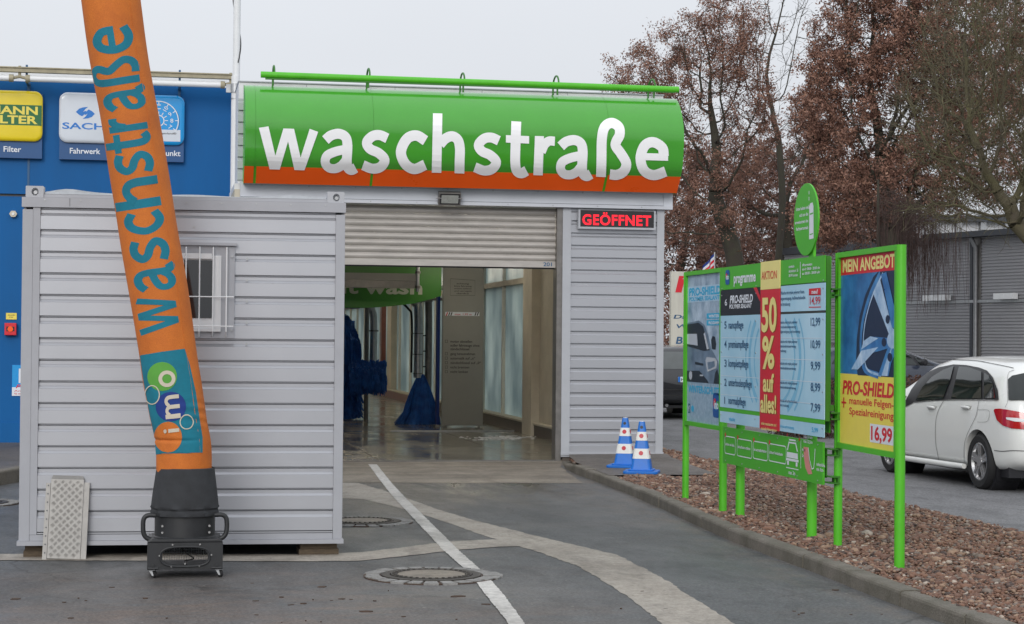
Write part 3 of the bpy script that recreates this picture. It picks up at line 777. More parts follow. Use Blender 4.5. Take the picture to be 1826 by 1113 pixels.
seams = [X0, at(455, 300, YW-.55).x, at(665, 300, YW-.55).x, at(1083, 310, YW-.5).x, X1]
def shell(name, m, pr, x0, x1, parent, th=.012):
    bm = BM(); rows = []
    for xx in (x0, x1):
        rows.append([bm.verts.new((xx, a, b)) for a, b in pr])
    for i in range(len(pr)-1): bm.faces.new((rows[0][i], rows[0][i+1], rows[1][i+1], rows[1][i]))
    return obj(name, bm, m, parent, smooth=True)
for a, b in zip(seams, seams[1:]):
    shell('green_panel', M['green'], PU, a+.0015, b-.0015, fsign)
    shell('orange_band', M['orange'], PL, a+(.0 if a == X0 else .022), b-.012 if b != X1 else b, fsign)
bk = [(a+.014, b) for a, b in PR]
shell('backing_sheet', M['green_post'], bk, X0+.01, X1-.01, fsign, .006)
for xx in (X0+.004, X1-.012):
    bm = BM(); P = [(xx, a+.01, b) for a, b in PR]+[(xx, YW+.1, PR[-1][1])]
    prism(bm, P, (.008, 0, 0)); obj('end_cap', bm, M['green_post'], fsign)
mbox('bottom_closer', M['wall_trim'], fsign, X0+.02, X1-.02, YW-.17, YW-.055, PR[-1][1]+.005, PR[-1][1]+.02)
bmf = BM()
rows = [[bmf.verts.new((xx, a, b)) for a, b in PR] for xx in (X0-.5, X1+.5)]
for i in range(len(PR)-1): bmf.faces.new((rows[0][i], rows[0][i+1], rows[1][i+1], rows[1][i]))
bmf.normal_update(); fb = BVHTree.FromBMesh(bmf); bmf.free()
def on_fascia(px, py):
    d = ray(px, py).normalized(); h, nrm, _, _ = fb.ray_cast(CAMP, d)
    if h is None: return at(px, py, YW-.4), Vector((0, -1, 0))
    if nrm.dot(d) > 0: nrm = -nrm
    return h, nrm
SC = 4.454
LET = [('w', 185, 214, 538, 0), ('a', 678, 225, 551, 0), ('s', 995, 235, 568, 0), ('c', 1272, 236, 569, 0), ('h', 1558, 250, 567, 0),
       ('s', 102+1781.6, 255, 583, 0), ('t', 365+1781.6, 266, 592, 0), ('r', 583+1781.6, 272, 587, 0), ('a', 765+1781.6, 275, 600, 0), ('ß', 1083+1781.6, 282, 600, 0), ('e', 1395+1781.6, 290, 617, 0)]
for ch, xl, yt, yb, _ in LET:
    H_ = yb-yt
    if ch == 'h': H_ = 328; yb = 567
    if ch == 'ß': H_ = 330; yb = 600
    if ch == 't': H_ = 328; yb = 590
    def mp(u, v, xl=xl, yb=yb, H_=H_):
        x_ = 420+(xl+u*H_*.985)/SC; y_ = 180+(yb-v*H_+.027*u*H_)/SC
        return on_fascia(x_, y_)
    obj('letter', glyph_mesh(ch, mp, .009, 4, wmul=1.03), M['letter'], fsign)
# light bar with hooped brackets on top
YB = YW-.25
rl, rr_ = at(465, 133, YB), at(1210, 160, YB)
lb = thing('light_bar', 'long green tubular light bar on hooped brackets along the top of the fascia sign', 'light bar', (rl.x, YB, rl.z))
bm = BM(); tube(bm, [rl, (rr_.x, YB, rr_.z)], .042, 14); obj('bar', bm, M['green_post'], lb, smooth=True)
bm = BM(); box(bm, rl.x+.06, rr_.x-.06, YB-.02, YB+.02, rl.z-.062, rl.z-.043); obj('lamp_cover', bm, M['green_dark'], lb)
for px_, py_ in ((487, 133), (657, 138), (826, 146), (994, 151), (1166, 157)):
    c = at(px_, py_, YB); pts = []
    for k in range(13):
        a = math.pi*k/12; pts.append((c.x+.018+.0*k, YB+.19-.19*math.cos(a), c.z+.01+.13*math.sin(a)))
    pts = [(c.x, YB, c.z-.14)]+[(c.x, YB, c.z)]+pts+[(c.x+.018, YB+.38, c.z-.2)]
    bm = BM(); tube(bm, pts, .0125, 8); obj('hoop_bracket', bm, M['green_dark'], lb, smooth=True)

# LED display
ld = thing('led_display', 'black LED display showing red word GEÖFFNET at the top of the right wall', 'display', (6.1, YW, 3.2))
mbox('housing', M['wall_trim'], ld, 5.575, 6.655, YW-.10, YW-.024, 3.165, 3.425)
mbox('screen', M['black_print'], ld, 5.60, 6.63, YW-.104, YW-.101, 3.195, 3.42)
LP_ = Plane((0, YW-.105, 0), (1, 0, 0), (0, 0, 1))
txt(LP_, 'GEÖFFNET', 5.625, 3.222, .135, .965, .001, M['led'], ld, bold=.028, space=1.08)
# flood lamp
fl = thing('flood_lamp', 'small grey flood lamp tilted down above the roller shutter', 'lamp', (3.79, YW-.1, 3.52))
bm = BM(); P = [(3.64, YW-.23, 3.60), (3.94, YW-.23, 3.60), (3.94, YW-.16, 3.44), (3.64, YW-.16, 3.44)]
prism(bm, P, (0, .09, .03)); obj('lamp_body', bm, M['steel_dark'], fl, bevel=.006)
pl = Plane((3.64, YW-.16, 3.44), (1, 0, 0), (0, -.07, .16)); pl.n = -pl.n if pl.n.y > 0 else pl.n
poly(pl, rrect(.018, .015, .282, .160, .008), .004, M['black_print'], fl, 'reflector_rim')
poly(pl, rrect(.035, .03, .265, .145, .008), .008, mat('lamp_lens', (.30, .31, .29), .12, var=.15, vs=20, coat=1), fl, 'lens')
bm = BM(); tube(bm, [(3.62, YW-.11, 3.53), (3.62, YW-.2, 3.53), (3.96, YW-.2, 3.53), (3.96, YW-.11, 3.53)], .007, 6); obj('bracket', bm, M['steel'], fl)

# ------------------------------------------------------------------ inside the hall
st = thing('info_panel', 'tall grey standing panel with printed driver instructions inside the wash hall', 'panel', (5.55, 35, 0))
PX0, PX1 = at(789, 640, 35).x, at(862, 640, 35).x
mbox('board', M['panel_grey'], st, PX0, PX1, 35, 35.06, .045, 3.1, bevel=.004)
for xx in (PX0+.06, PX1-.1): mbox('foot', M['steel_dark'], st, xx, xx+.04, 34.98, 35.1, .014, .044)
ip = Plane((PX0, 34.998, 0), (1, 0, 0), (0, 0, 1))
ribbon(ip, [ip.px(*q) for q in ((803, 497), (847, 500), (847, 527), (803, 527))], .006, .001, M['print_dark'], st, closed=True)
for i, s_ in enumerate(('achtung', 'bitte fahrzeug', 'antenne einfahren', 'und verriegeln', 'danke')):
    txtpx(ip, s_, 814-(i in (1, 2, 3))*4, 507+i*4.4, 836+(i in (1, 2, 3))*5, 2.6, .001, M['print_dark'], st)
q0, q1 = ip.px(794, 563), ip.px(855, 557)
poly(ip, [(q0[0], q0[1]), (q1[0], q0[1]), (q1[0], q1[1]), (q0[0], q1[1])], .001, M['white_print'], st, 'height_strip')
for xx in (795, 799, 803, 846, 850):
    poly(ip, [(xx, 563), (xx+2, 563), (xx+4, 557), (xx+2, 557)], .002, M['red_print'] if xx < 798 else M['print_dark'], st, px=True)
txtpx(ip, 'max. 1,95 m', 811, 562, 841, 3.2, .002, M['red_print'], st)
rows_ = [(611, 'motor abstellen', 1), (618, 'außer fahrzeuge ohne', 0), (624.5, 'zündschlüssel', 0), (633, 'gang herausnehmen', 1), (641, 'automatik auf „n“', 1), (649, 'zündschlüssel auf „0“', 1), (657, 'nicht bremsen', 1), (665, 'nicht lenken', 1)]
for yv, s_, bx in rows_:
    txtpx(ip, s_, 803, yv, 803+len(s_)*2.6, 4.2, .001, M['print_dark'], st, bold=.015)
    if bx: ribbon(ip, [ip.px(*q) for q in ((794, yv), (798, yv), (798, yv-4.5), (794, yv-4.5))], .008, .001, M['print_dark'], st, closed=True)
# edge post behind it
cp = thing('machine_column', 'dark blue column standing left of the grey instruction panel', 'column', (PX0-.06, 35.3, 0))
mbox('column_body', M['fab_blue'], cp, PX0-.07, PX0-.02, 35.2, 35.4, .0145, 3.3)
mbox('column_base', M['steel_dark'], cp, PX0-.10, PX0-.02, 35.15, 35.45, .0145, .05)

# green arch panel with lettering
ap = thing('arch_sign', 'curved green hanging panel with pale letters reading soft wash inside the hall', 'sign', (4.0, 34.2, 2.6))
aq = Plane((0, 34.2, 0), (1, 0, 0), (0, 0, 1))
pts = [(787, 520), (786, 528), (770, 533), (740, 541), (700, 546), (660, 549), (615, 549)]
lo = [aq.px(*q) for q in pts]
hw = [aq.px(787, 500)[0]]
xc = 2*lo[-1][0]-lo[0][0]
full = lo+[(2*lo[-1][0]-a, b) for a, b in lo[::-1][1:]]
topz = 3.3
bm = BM(); prism(bm, [aq.pt(a, b) for a, b in full]+[aq.pt(full[-1][0], topz), aq.pt(full[0][0], topz)], (0, .12, 0)); obj('arch_panel', bm, mat('inside_green_panel', (.03, .17, .012), .4, var=.1, vs=2), ap)
txtpx(aq, 'soft wash', 560, 522, 753, 24, .004, mat('dull_white_letters', (.42, .44, .36), .5, var=.05), ap, bold=.028)
# boom in front of it
bo = thing('spray_boom', 'grey double rail spray boom hanging in front of the green arch panel', 'spray boom', (4.0, 33.4, 2.4))
for (y0_, y1_, m_) in ((488, 498, 'panel_grey'), (501, 512, 'steel_dark')):
    a, b = at(560, y1_, 33.4), at(744, y0_, 33.4)
    mbox('rail', M[m_], bo, a.x, b.x, 33.4, 33.5, a.z, b.z)
c = at(745, 500, 33.35)
bm = BM(); tube(bm, [(c.x, 33.35, c.z-.2), (c.x, 33.35, 3.2)], .032, 12); obj('riser_pipe', bm, M['steel'], bo, smooth=True)
bm = BM(); tube(bm, cr([(c.x, 33.35, c.z+.22), (c.x-.1, 33.33, c.z+.28), (c.x-.18, 33.33, c.z+.36), (c.x-.13, 33.33, c.z+.44)], 5), .014, 8); obj('hose', bm, M['rubber'], bo, smooth=True)
bm = BM(); cyl(bm, (c.x, 33.35, c.z+.14), (0, 0, 1), .05, .04); cyl(bm, (c.x, 33.35, c.z-.12), (0, 0, 1), .05, .05); obj('pipe_joint', bm, M['steel_dark'], bo)

gr_ = thing('overhead_gantry', 'grey overhead pipe gantry with nozzles high inside the wash hall', 'gantry', (4.0, 40.5, 0))
bm = BM(); tube(bm, [(1.4, 40.5, 2.75), (6.1, 40.5, 2.75)], .05, 10); obj('upper_pipe', bm, M['steel'], gr_, smooth=True)
bm = BM(); tube(bm, [(1.4, 40.6, 2.50), (6.1, 40.6, 2.50)], .03, 10); obj('lower_pipe', bm, M['steel_dark'], gr_, smooth=True)
for x_ in (1.5, 6.0):
    bm = BM(); box(bm, x_-.05, x_+.05, 40.45, 40.55, .0145, 2.9); obj('leg', bm, M['steel_dark'], gr_)
for x_ in np.arange(2.0, 6.0, .5):
    bm = BM(); tube(bm, [(x_, 40.6, 2.5), (x_, 40.6, 2.38)], [.03, .012], 8); obj('nozzle', bm, M['rubber'], gr_)
# brushes
def strands(bm, n, fn, w=.018, seg=7):
    for k in range(n):
        P = fn(k); P = [Vector(p) for p in P]; s = Vector((random.uniform(-1, 1), random.uniform(-.4, .4), 0)).normalized()*w/2; pr_ = None
        for p in P:
            r_ = (bm.verts.new(p-s), bm.verts.new(p+s))
            if pr_: bm.faces.new((pr_[0], pr_[1], r_[1], r_[0]))
            pr_ = r_
mop = thing('mop_brush', 'cone shaped blue mop brush standing beside the grey instruction panel', 'brush', (4.86, 36.3, 0))
def f_m(k):
    a = random.uniform(0, 6.283); R_ = random.uniform(.27, .36); o_ = []
    dx = random.uniform(-.05, .05)
    for i in range(9):
        t = i/8; r_ = .05+(R_-.05)*(.95*math.sin(t*1.35)**.9 if t < .85 else .95+.25*(t-.85)); 
        if math.cos(a) < -.5 and t > .8: r_ += (t-.8)*.6
        o_.append((4.93+math.cos(a)*r_+dx*t, 36.3+math.sin(a)*r_*.8, .96-t*.94+random.uniform(-.01, .01)))
    return o_
bm = BM(); strands(bm, 520, f_m, .022); o_ = obj('bristles', bm, M['bristle'], mop); o_['kind'] = 'stuff'
bm = BM(); tube(bm, [(4.93, 36.3, .05), (4.93, 36.3, .95)], [.22, .06], 16); obj('core', bm, M['bristle'], mop)
bm = BM(); tube(bm, cr([(4.87, 36.3, .9), (4.87, 36.3, 2.1), (4.81, 36.32, 2.34), (4.52, 36.35, 2.5), (4.1, 36.4, 2.55)], 6), .085, 14); obj('arm_pipe', bm, M['steel'], mop, smooth=True)
bm = BM(); tube(bm, cr([(4.73, 36.2, 1.0), (4.73, 36.2, 2.0), (4.66, 36.2, 2.22), (4.38, 36.2, 2.42), (4.0, 36.2, 2.5)], 6), .022, 8); obj('hose', bm, M['rubber'], mop, smooth=True)
bm = BM(); [cyl(bm, (4.87, 36.3, z_), (0, 0, 1), .1, .02) for z_ in (.98, 1.35, 1.75)]; obj('clamp_ring', bm, M['steel_dark'], mop)
# service pipes right of the mop
sp = thing('service_pipes', 'pair of vertical pipes with clips between mop brush and instruction panel', 'pipes', (5.05, 36.8, 0))
bm = BM(); tube(bm, cr([(5.12, 36.7, 0), (5.12, 36.7, 2.3), (5.0, 36.72, 2.48), (4.6, 36.75, 2.52)], 6), .07, 12); obj('wide_pipe', bm, M['steel_dark'], sp, smooth=True)
bm = BM(); tube(bm, cr([(4.99, 36.6, 0), (4.99, 36.6, 1.9), (4.95, 36.6, 2.15), (4.87, 36.6, 2.4)], 6), .015, 8); obj('thin_pipe', bm, M['rubber'], sp, smooth=True)
bm = BM(); [box(bm, 4.96, 5.06, 36.58, 36.62, z_, z_+.02) for z_ in (.8, 1.1, 1.4, 1.7)]; obj('pipe_clip', bm, M['rubber'], sp)
mbox('valve_box', M['steel_dark'], sp, 4.86, 5.17, 36.5, 36.62, 2.36, 2.50)
# big vertical brush and side roller on the left
vb = thing('vertical_brush', 'tall dark blue vertical washing brush at left of the hall entrance', 'brush', (3.55, 38.5, 0))
def f_v(k):
    a = random.uniform(0, 6.283); z1 = random.uniform(.2, 2.1); r_ = .36*(1-max(0, z1-1.7)*1.1)*random.uniform(.85, 1.05)
    return [(3.62+math.cos(a)*r_*s_, 38.5+math.sin(a)*r_*s_, z1-d_) for s_, d_ in ((.2, -.04), (.7, 0), (1, .12), (1.04, .35), (.98, .6))] if z1 > .62 else [(3.62+math.cos(a)*r_*s_, 38.5+math.sin(a)*r_*s_, max(.03, z1-d_)) for s_, d_ in ((.2, -.1), (.8, 0), (1.1, .12), (1.2, .2))]
bm = BM(); strands(bm, 1500, f_v, .03); o_ = obj('bristles', bm, M['bristle'], vb); o_['kind'] = 'stuff'
bm = BM(); tube(bm, [(3.62, 38.5, .02), (3.62, 38.5, 2.0)], .25, 16); obj('core', bm, M['bristle'], vb)
bm = BM(); tube(bm, [(3.62, 38.5, 2.0), (3.62, 38.5, 3.3)], .05, 12); obj('shaft', bm, M['steel_dark'], vb)
mbox('motor_box', M['fab_blue'], vb, 3.35, 3.95, 38.3, 38.7, 2.25, 2.5)
sr = thing('side_roller_brush', 'shaggy blue side roller brush mounted low on a post left of the mop', 'brush', (4.25, 37.8, 0))
def f_r(k):
    a = random.uniform(0, 6.283); x_ = random.uniform(3.7, 4.42); r_ = .30*random.uniform(.85, 1.05)
    return [(x_+random.uniform(-.01, .01), 37.8+math.sin(a)*r_*s_, .98+math.cos(a)*r_*s_-d_) for s_, d_ in ((.2, 0), (.75, .01), (1, .06), (1.02, .16))]
bm = BM(); strands(bm, 900, f_r, .022); o_ = obj('bristles', bm, M['bristle'], sr); o_['kind'] = 'stuff'
bm = BM(); cyl(bm, (4.06, 37.8, .96), (1, 0, 0), .2, .7, 16); obj('core', bm, M['bristle'], sr)
bm = BM(); tube(bm, [(4.05, 37.9, .0), (4.05, 37.9, 2.4)], .045, 12); obj('post', bm, M['steel_dark'], sr)
bm = BM(); tube(bm, cr([(4.22, 38.2, 1.2), (4.22, 38.2, 2.0), (4.16, 38.2, 2.25), (4.0, 38.2, 2.45), (3.8, 38.2, 2.5)], 6), .075, 12); obj('arm_pipe', bm, M['steel'], sr, smooth=True)
bm = BM(); cyl(bm, (4.22, 38.2, 1.8), (0, 0, 1), .1, .03); obj('clamp_ring', bm, M['steel_dark'], sr)
# foam flecks on the wet floor
bm = BM()
for k in range(120):
    px_, py_ = random.gauss(890, 28), random.gauss(781, 1.8)
    c = gnd(px_, py_, .02); w_ = random.uniform(.01, .05); pts = [(c.x+math.cos(a)*w_*random.uniform(.6, 1.6), c.y+math.sin(a)*w_, .019) for a in np.linspace(0, 5.5, 6)]
    prism(bm, pts, (0, 0, .006))
top(obj('foam_on_floor', bm, M['white_paint']), kind='stuff')

# ================================================================== BLUE BUILDING
YB_ = 27.6
bb = thing('blue_building', 'deep blue two storey container building behind the grey container', 'building', (-3, YB_, 0))
mbox('lower_wall', M['blue_wall'], bb, -9, 1.10, YB_, 38, .14, 3.60)
mbox('upper_wall', M['blue_wall'], bb, -9, 1.12, YB_-.03, 38, 3.635, 5.22)
mbox('storey_joint', M['anth'], bb, -8.98, 1.08, YB_+.01, 37.9, 3.601, 3.634)
mbox('base_rail', M['blue_wall'], bb, -9, 1.10, YB_-.03, YB_-.002, .14, .42)
mbox('roof_panel', M['white_paint'], bb, -9, 1.08, YB_+.02, 38, 5.221, 5.42)
bm = BM()
for x_ in (-6.6, -4.2, -1.86):
    box(bm, x_, x_+.03, YB_-.038, YB_-.031, 3.66, 5.2)
obj('panel_joint', bm, M['navy'], bb)
# tray and strip lamps along the top
lt = thing('lamp_row', 'beige cable tray with white strip lamp tubes along the blue roof edge', 'lamps', (-3, YB_-.5, 5.4))
a, b = at(0, 126, YB_-.45), at(414, 136, YB_-.45)
zt = (a.z+b.z)/2
bm = BM(); box(bm, -8.6, b.x, YB_-.50, YB_-.40, zt-.03, zt+.03); box(bm, -8.6, b.x, YB_-.52, YB_-.50, zt+.025, zt+.04); obj('cable_tray', bm, M['beige'], lt)
joints = [at(35, 140, YB_-.45).x+k*2.63 for k in (-2, -1, 0)]
ends = [-8.5]+joints+[b.x+.02]
for e0, e1 in zip(ends, ends[1:]):
    bm = BM(); tube(bm, [(e0+.12, YB_-.46, zt-.115), (e1-.12, YB_-.46, zt-.115)], .042, 14); obj('strip_lamp', bm, M['tube_white'], lt, smooth=True)
for e in joints+[b.x-.02]:
    bm = BM(); cyl(bm, (e-.11, YB_-.46, zt-.115), (1, 0, 0), .052, .06, 14); cyl(bm, (e+.11, YB_-.46, zt-.115), (1, 0, 0), .052, .06, 14)
    tube(bm, [(e-.11, YB_-.46, zt-.115), (e, YB_-.46, zt-.09), (e+.11, YB_-.46, zt-.115)], .022, 8); tube(bm, [(e, YB_-.45, zt+.06), (e, YB_-.45, zt-.1)], .02, 8)
    obj('lamp_holder', bm, M['beige'], lt, smooth=True)
for px_ in (51, 320):
    c = at(px_, 150, YB_-.03); bm = BM(); box(bm, c.x-.018, c.x+.018, YB_-.44, YB_-.032, zt-.16, zt-.13); box(bm, c.x-.018, c.x+.018, YB_-.055, YB_-.032, zt-.42, zt-.131); box(bm, c.x-.015, c.x+.015, YB_-.44, YB_-.41, zt-.13, zt+.08); obj('wall_bracket', bm, M['navy'], lt)

def brand_sign(px0, px1, label, face, name='sign'):
    """px0/px1 = left/right px of the face; returns plane with origin at lower left of the plate"""
    a = at(px0, 164, YB_-.15); b = at(px1, 290, YB_-.15)
    W = b.x-a.x; zt_, zb_ = 5.07, 4.13
    t = thing('brand_sign', label, 'sign', (a.x, YB_-.15, zb_), 'square brand signs along the blue wall')
    mbox('back_plate', M['navy_plate'], t, a.x+.005, b.x-.005, YB_-.115, YB_-.031, zb_, zt_-.03)
    p = Plane((a.x, YB_-.118, zb_), (1, 0, 0), (0, 0, 1)); z0 = .235; H_ = zt_-zb_
    bm = BM(); rings = []
    for ins, dep in ((0, 0), (0, .03), (.012, .045), (.03, .053), (.05, .056)):
        rings.append([bm.verts.new(p.pt(x_, y_, dep)) for x_, y_ in rrect(ins, z0+ins, W-ins, H_-ins, .115-ins*.9, 6)])
    for r0, r1 in zip(rings, rings[1:]):
        n = len(r0)
        for k in range(n): bm.faces.new((r0[k], r0[(k+1) % n], r1[(k+1) % n], r1[k]))
    bm.faces.new(rings[-1]); obj('lit_face', bm, face, t, smooth=True)
    pf = Plane(p.pt(0, 0, .0575), (1, 0, 0), (0, 0, 1))
    return t, p, pf, W, z0, H_
t, p, pf, W, z0, H_ = brand_sign(-27, 75, 'yellow square sign with a dark green lettered band, cut by the left photo edge', M['yellow'])
poly(pf, [(.012, z0+.22), (W-.012, z0+.22), (W-.012, z0+.505), (.012, z0+.505)], 0, M['mann_green'], t, 'green_band')
txt(pf, 'MANN', .055, z0+.375, .105, W-.12, .001, M['y_print'], t, bold=.03)
txt(pf, 'FILTER', .045, z0+.245, .105, W-.11, .001, M['y_print'], t, bold=.03)
txt(p, 'Filter', .26, .085, .075, .24, .003, M['white_print'], t, bold=.015)
t, p, pf, W, z0, H_ = brand_sign(106, 208, 'white square sign with blue swirl emblem, just left of the orange tube', M['sign_white'])
sb = mat('emblem_blue_print', (.01, .17, .55), .4, var=.03)
txt(pf, 'SACHS', .045, z0+.19, .085, W-.10, .001, sb, t, bold=.02)
cx, cy = .36, z0+.42
for sg in (1, -1):
    P = [(-.145, .01), (-.10, .06), (-.04, .085), (.04, .095), (.0, .06), (-.03, .02), (-.02, -.03), (-.05, -.055), (-.1, -.03)]
    poly(pf, [(cx+sg*x_*.9, cy+sg*y_*.9) for x_, y_ in P], .001, sb, t, 'emblem')
poly(pf, circ(cx, cy, .026), .0022, sb, t, 'emblem_dot')
txt(p, 'Fahrwerk', .15, .085, .075, .42, .003, M['white_print'], t, bold=.015)
t, p, pf, W, z0, H_ = brand_sign(225, 328, 'cyan inspection disc sign with white dial numbers, right of the tube', M['sign_cyan'])
cx, cy = W-.36, z0+.34
poly(pf, [(.05, z0+.05), (W-.055, z0+.05), (W-.055, z0+.215), (.05, z0+.215)], .001, M['sign_white'], t, 'label_strip')
ribbon(pf, [(cx+.275*math.cos(a_), cy+.275*math.sin(a_)) for a_ in np.linspace(R(-27), R(207), 40)], .014, .0018, M['white_print'], t, 'dial_ring')
ribbon(pf, [(cx+.285*math.cos(a_)+.006, cy+.285*math.sin(a_)-.012) for a_ in np.linspace(R(-25), R(90), 20)], .005, .0012, M['navy'], t, 'dial_shadow')
ribbon(pf, circ(cx, cy, .075), .014, .0018, M['white_print'], t, 'dial_hub', closed=True)
for k in range(9):
    a_ = R(-28+29.5*k)
    for r0, r1 in ((.23, .27), (.085, .13)):
        ribbon(pf, [(cx+r0*math.cos(a_), cy+r0*math.sin(a_)), (cx+r1*math.cos(a_), cy+r1*math.sin(a_))], .011, .002, M['white_print'], t, 'dial_tick')
for k, s_ in enumerate(('6', '7', '8', '9', '10', '11', '12', '1', '2')):
    a_ = R(-58+29.5*k+(0)); r0 = .185
    if a_ < R(-32): continue
    sd = (math.cos(a_), 0, math.sin(a_)); c_ = pf.pt(cx+r0*math.cos(a_), cy+r0*math.sin(a_), .002)
    txt(Plane(c_, sd, (-math.sin(a_), 0, math.cos(a_))), s_, -.022, -.026, .055, .042 if len(s_) == 1 else .065, 0, M['white_print'], t, bold=.01)
txt(pf, 'regenland®', W-.36, z0+.15, .026, .25, .0025, M['print_dark'], t)
txt(p, 'Prüfpunkt', W-.50, .085, .075, .45, .003, M['white_print'], t, bold=.015)

# small wall fittings at the far left
hx = thing('wall_lamp', 'cream hexagonal wall fitting high on the blue wall', 'lamp', (-2.05, YB_, 3.35))
c = at(24, 382, YB_); bm = BM(); prism(bm, [(c.x+.055*math.cos(R(60*k)), YB_-.06, c.z+.05*math.sin(R(60*k))) for k in range(6)], (0, .059, 0)); obj('lamp_body', bm, M['fab_white'], hx, bevel=.004)
bm = BM(); cyl(bm, (c.x, YB_-.063, c.z), (0, 1, 0), .02, .012, 12); obj('lens', bm, M['white_paint'], hx)
c = at(20, 564, YB_)
yl = thing('warning_plate', 'small yellow lettered plate above the red box on the blue wall', 'sign', (c.x, YB_, c.z))
mbox('plate', M['y_print'], yl, c.x-.07, c.x+.075, YB_-.012, YB_-.001, c.z-.045, c.z+.045)
w_ = Plane((c.x-.07, YB_-.0125, c.z-.045), (1, 0, 0), (0, 0, 1))
txt(w_, 'ANLAGEN', .022, .052, .016, .1, .001, M['print_dark'], yl, bold=.01); txt(w_, 'STOP', .04, .022, .016, .06, .001, M['print_dark'], yl, bold=.01)
c = at(20, 587, YB_)
rb = thing('emergency_box', 'red emergency push button box on the blue wall', 'switch box', (c.x, YB_, c.z))
mbox('box_body', M['red_print'], rb, c.x-.085, c.x+.075, YB_-.09, YB_-.001, c.z-.085, c.z+.085, bevel=.006)
bm = BM(); cyl(bm, (c.x-.005, YB_-.095, c.z), (0, 1, 0), .038, .012, 20); obj('button', bm, M['orange'], rb)
mbox('button_plate', M['black_print'], rb, c.x-.06, c.x+.05, YB_-.0925, YB_-.0905, c.z-.03, c.z+.035)
a, b = at(22, 651, YB_), at(60, 706, YB_)
po = thing('wall_poster', 'small blue and white poster on the blue wall by the container edge', 'poster', (a.x, YB_, b.z))
mbox('sheet', M['sign_cyan'], po, a.x, a.x+.45, YB_-.008, YB_-.001, b.z, a.z)
w_ = Plane((a.x, YB_-.0085, b.z), (1, 0, 0), (0, 0, 1)); h_ = a.z-b.z
poly(w_, [(0, 0), (.45, 0), (.45, .12), (0, .12)], .001, M['white_print'], po); poly(w_, [(.09, .18), (.4, .18), (.4, h_-.05), (.09, h_-.05)], .001, M['white_print'], po)
txt(w_, 'pflege', .05, .125, .05, .3, .002, M['red_print'], po, shear=.3, bold=.02); txt(w_, 'Annahme', .03, .06, .02, .3, .002, M['red_print'], po)
txt(w_, 'Service', .03, .02, .02, .3, .002, M['red_print'], po)

# mast with cable
YM = 26.9
a, b = at(418, 330, YM), at(418, 160, YM)
ms = thing('mast', 'white pole with a spiralling black cable between blue wall and green sign', 'mast', (a.x, YM, 0))
bm = BM(); tube(bm, [(a.x, YM, 0), (a.x, YM, 5.3)], .058, 20); obj('lower_pole', bm, M['white_paint'], ms, smooth=True)
bm = BM(); tube(bm, [(a.x+.01, YM, 5.3), (a.x+.012, YM, 8.3)], .05, 20); obj('upper_pole', bm, M['white_paint'], ms, smooth=True)
bm = BM(); cyl(bm, (a.x, YM, b.z+.02), (0, 0, 1), .075, .12, 20); box(bm, a.x-.13, a.x+.13, YM-.03, YM+.03, b.z-.045, b.z+.07); cyl(bm, (a.x, YM, b.z-.13), (0, 0, 1), .061, .02, 20); obj('pole_clamp', bm, M['steel'], ms, smooth=True)
pts = [(a.x+.01+.058*math.cos(t_), YM+.058*math.sin(t_), 5.75+t_*.22) for t_ in np.linspace(-1.2, 11, 60)]
bm = BM(); tube(bm, pts, .008, 6); obj('cable', bm, M['rubber'], ms, smooth=True)
mbox('wall_arm', M['steel'], ms, a.x-.02, a.x+.02, YM+.05, YB_-.031, 5.0, 5.04)

# ================================================================== GREY CONTAINER (built around its own front left corner)
CW, CD, CZ0, CZ1 = 2.385, 6.06, .10, 2.735
ct = thing('storage_container', 'light grey ribbed site container with a barred window standing on timber blocks', 'container', (-1.012, 14.545, 0))
ct.rotation_euler.z = R(-1.9)
LC = dict(local=True)
cladding(ct, .129, CW-.069, .012, .175, 2.60, .1605, M['grey_clad'], local=True, deep=.03)
mbox('corner_post', M['grey_trim'], ct, 0, .075, 0, .1, .128, 2.585, **LC)
mbox('corner_inner_trim', M['grey_trim'], ct, .0752, .128, .004, .1, .1735, 2.60, **LC)
mbox('corner_post', M['grey_trim'], ct, CW-.068, CW, 0, .1, .128, 2.585, **LC)
mbox('bottom_rail', M['grey_trim'], ct, -.012, CW+.012, -.022, .09, .095, .127, **LC)
mbox('bottom_board', M['grey_trim'], ct, .076, CW-.07, .006, .09, .128, .172, **LC)
mbox('top_rail', M['grey_trim'], ct, -.006, CW+.006, -.008, .10, 2.602, 2.675, **LC)
mbox('top_rail_joint', M['anth'], ct, .34, .343, -.0095, -.008, 2.61, 2.672, **LC)
mbox('roof_lip', M['grey_trim'], ct, .10, CW-.09, .01, .12, 2.677, 2.70, **LC)
mbox('side_wall', M['grey_clad'], ct, CW-.02, CW, .101, CD, .128, 2.675, **LC)
mbox('side_wall', M['grey_clad'], ct, 0, .02, .101, CD, .128, 2.675, **LC)
mbox('back_wall', M['grey_clad'], ct, .021, CW-.021, CD-.03, CD, .128, 2.675, **LC)
bm = BM()
for k in range(30): box(bm, CW, CW+.014, .2+k*.19, .2+k*.19+.1, .2, 2.6)
obj('side_ribs', bm, M['grey_clad'], ct, **LC)
mbox('floor_frame', M['anth'], ct, .02, CW-.02, .05, CD-.05, .128, .17, **LC)
mbox('roof_sheet', M['white_paint'], ct, .02, CW-.02, .12, CD-.02, 2.676, 2.69, **LC)
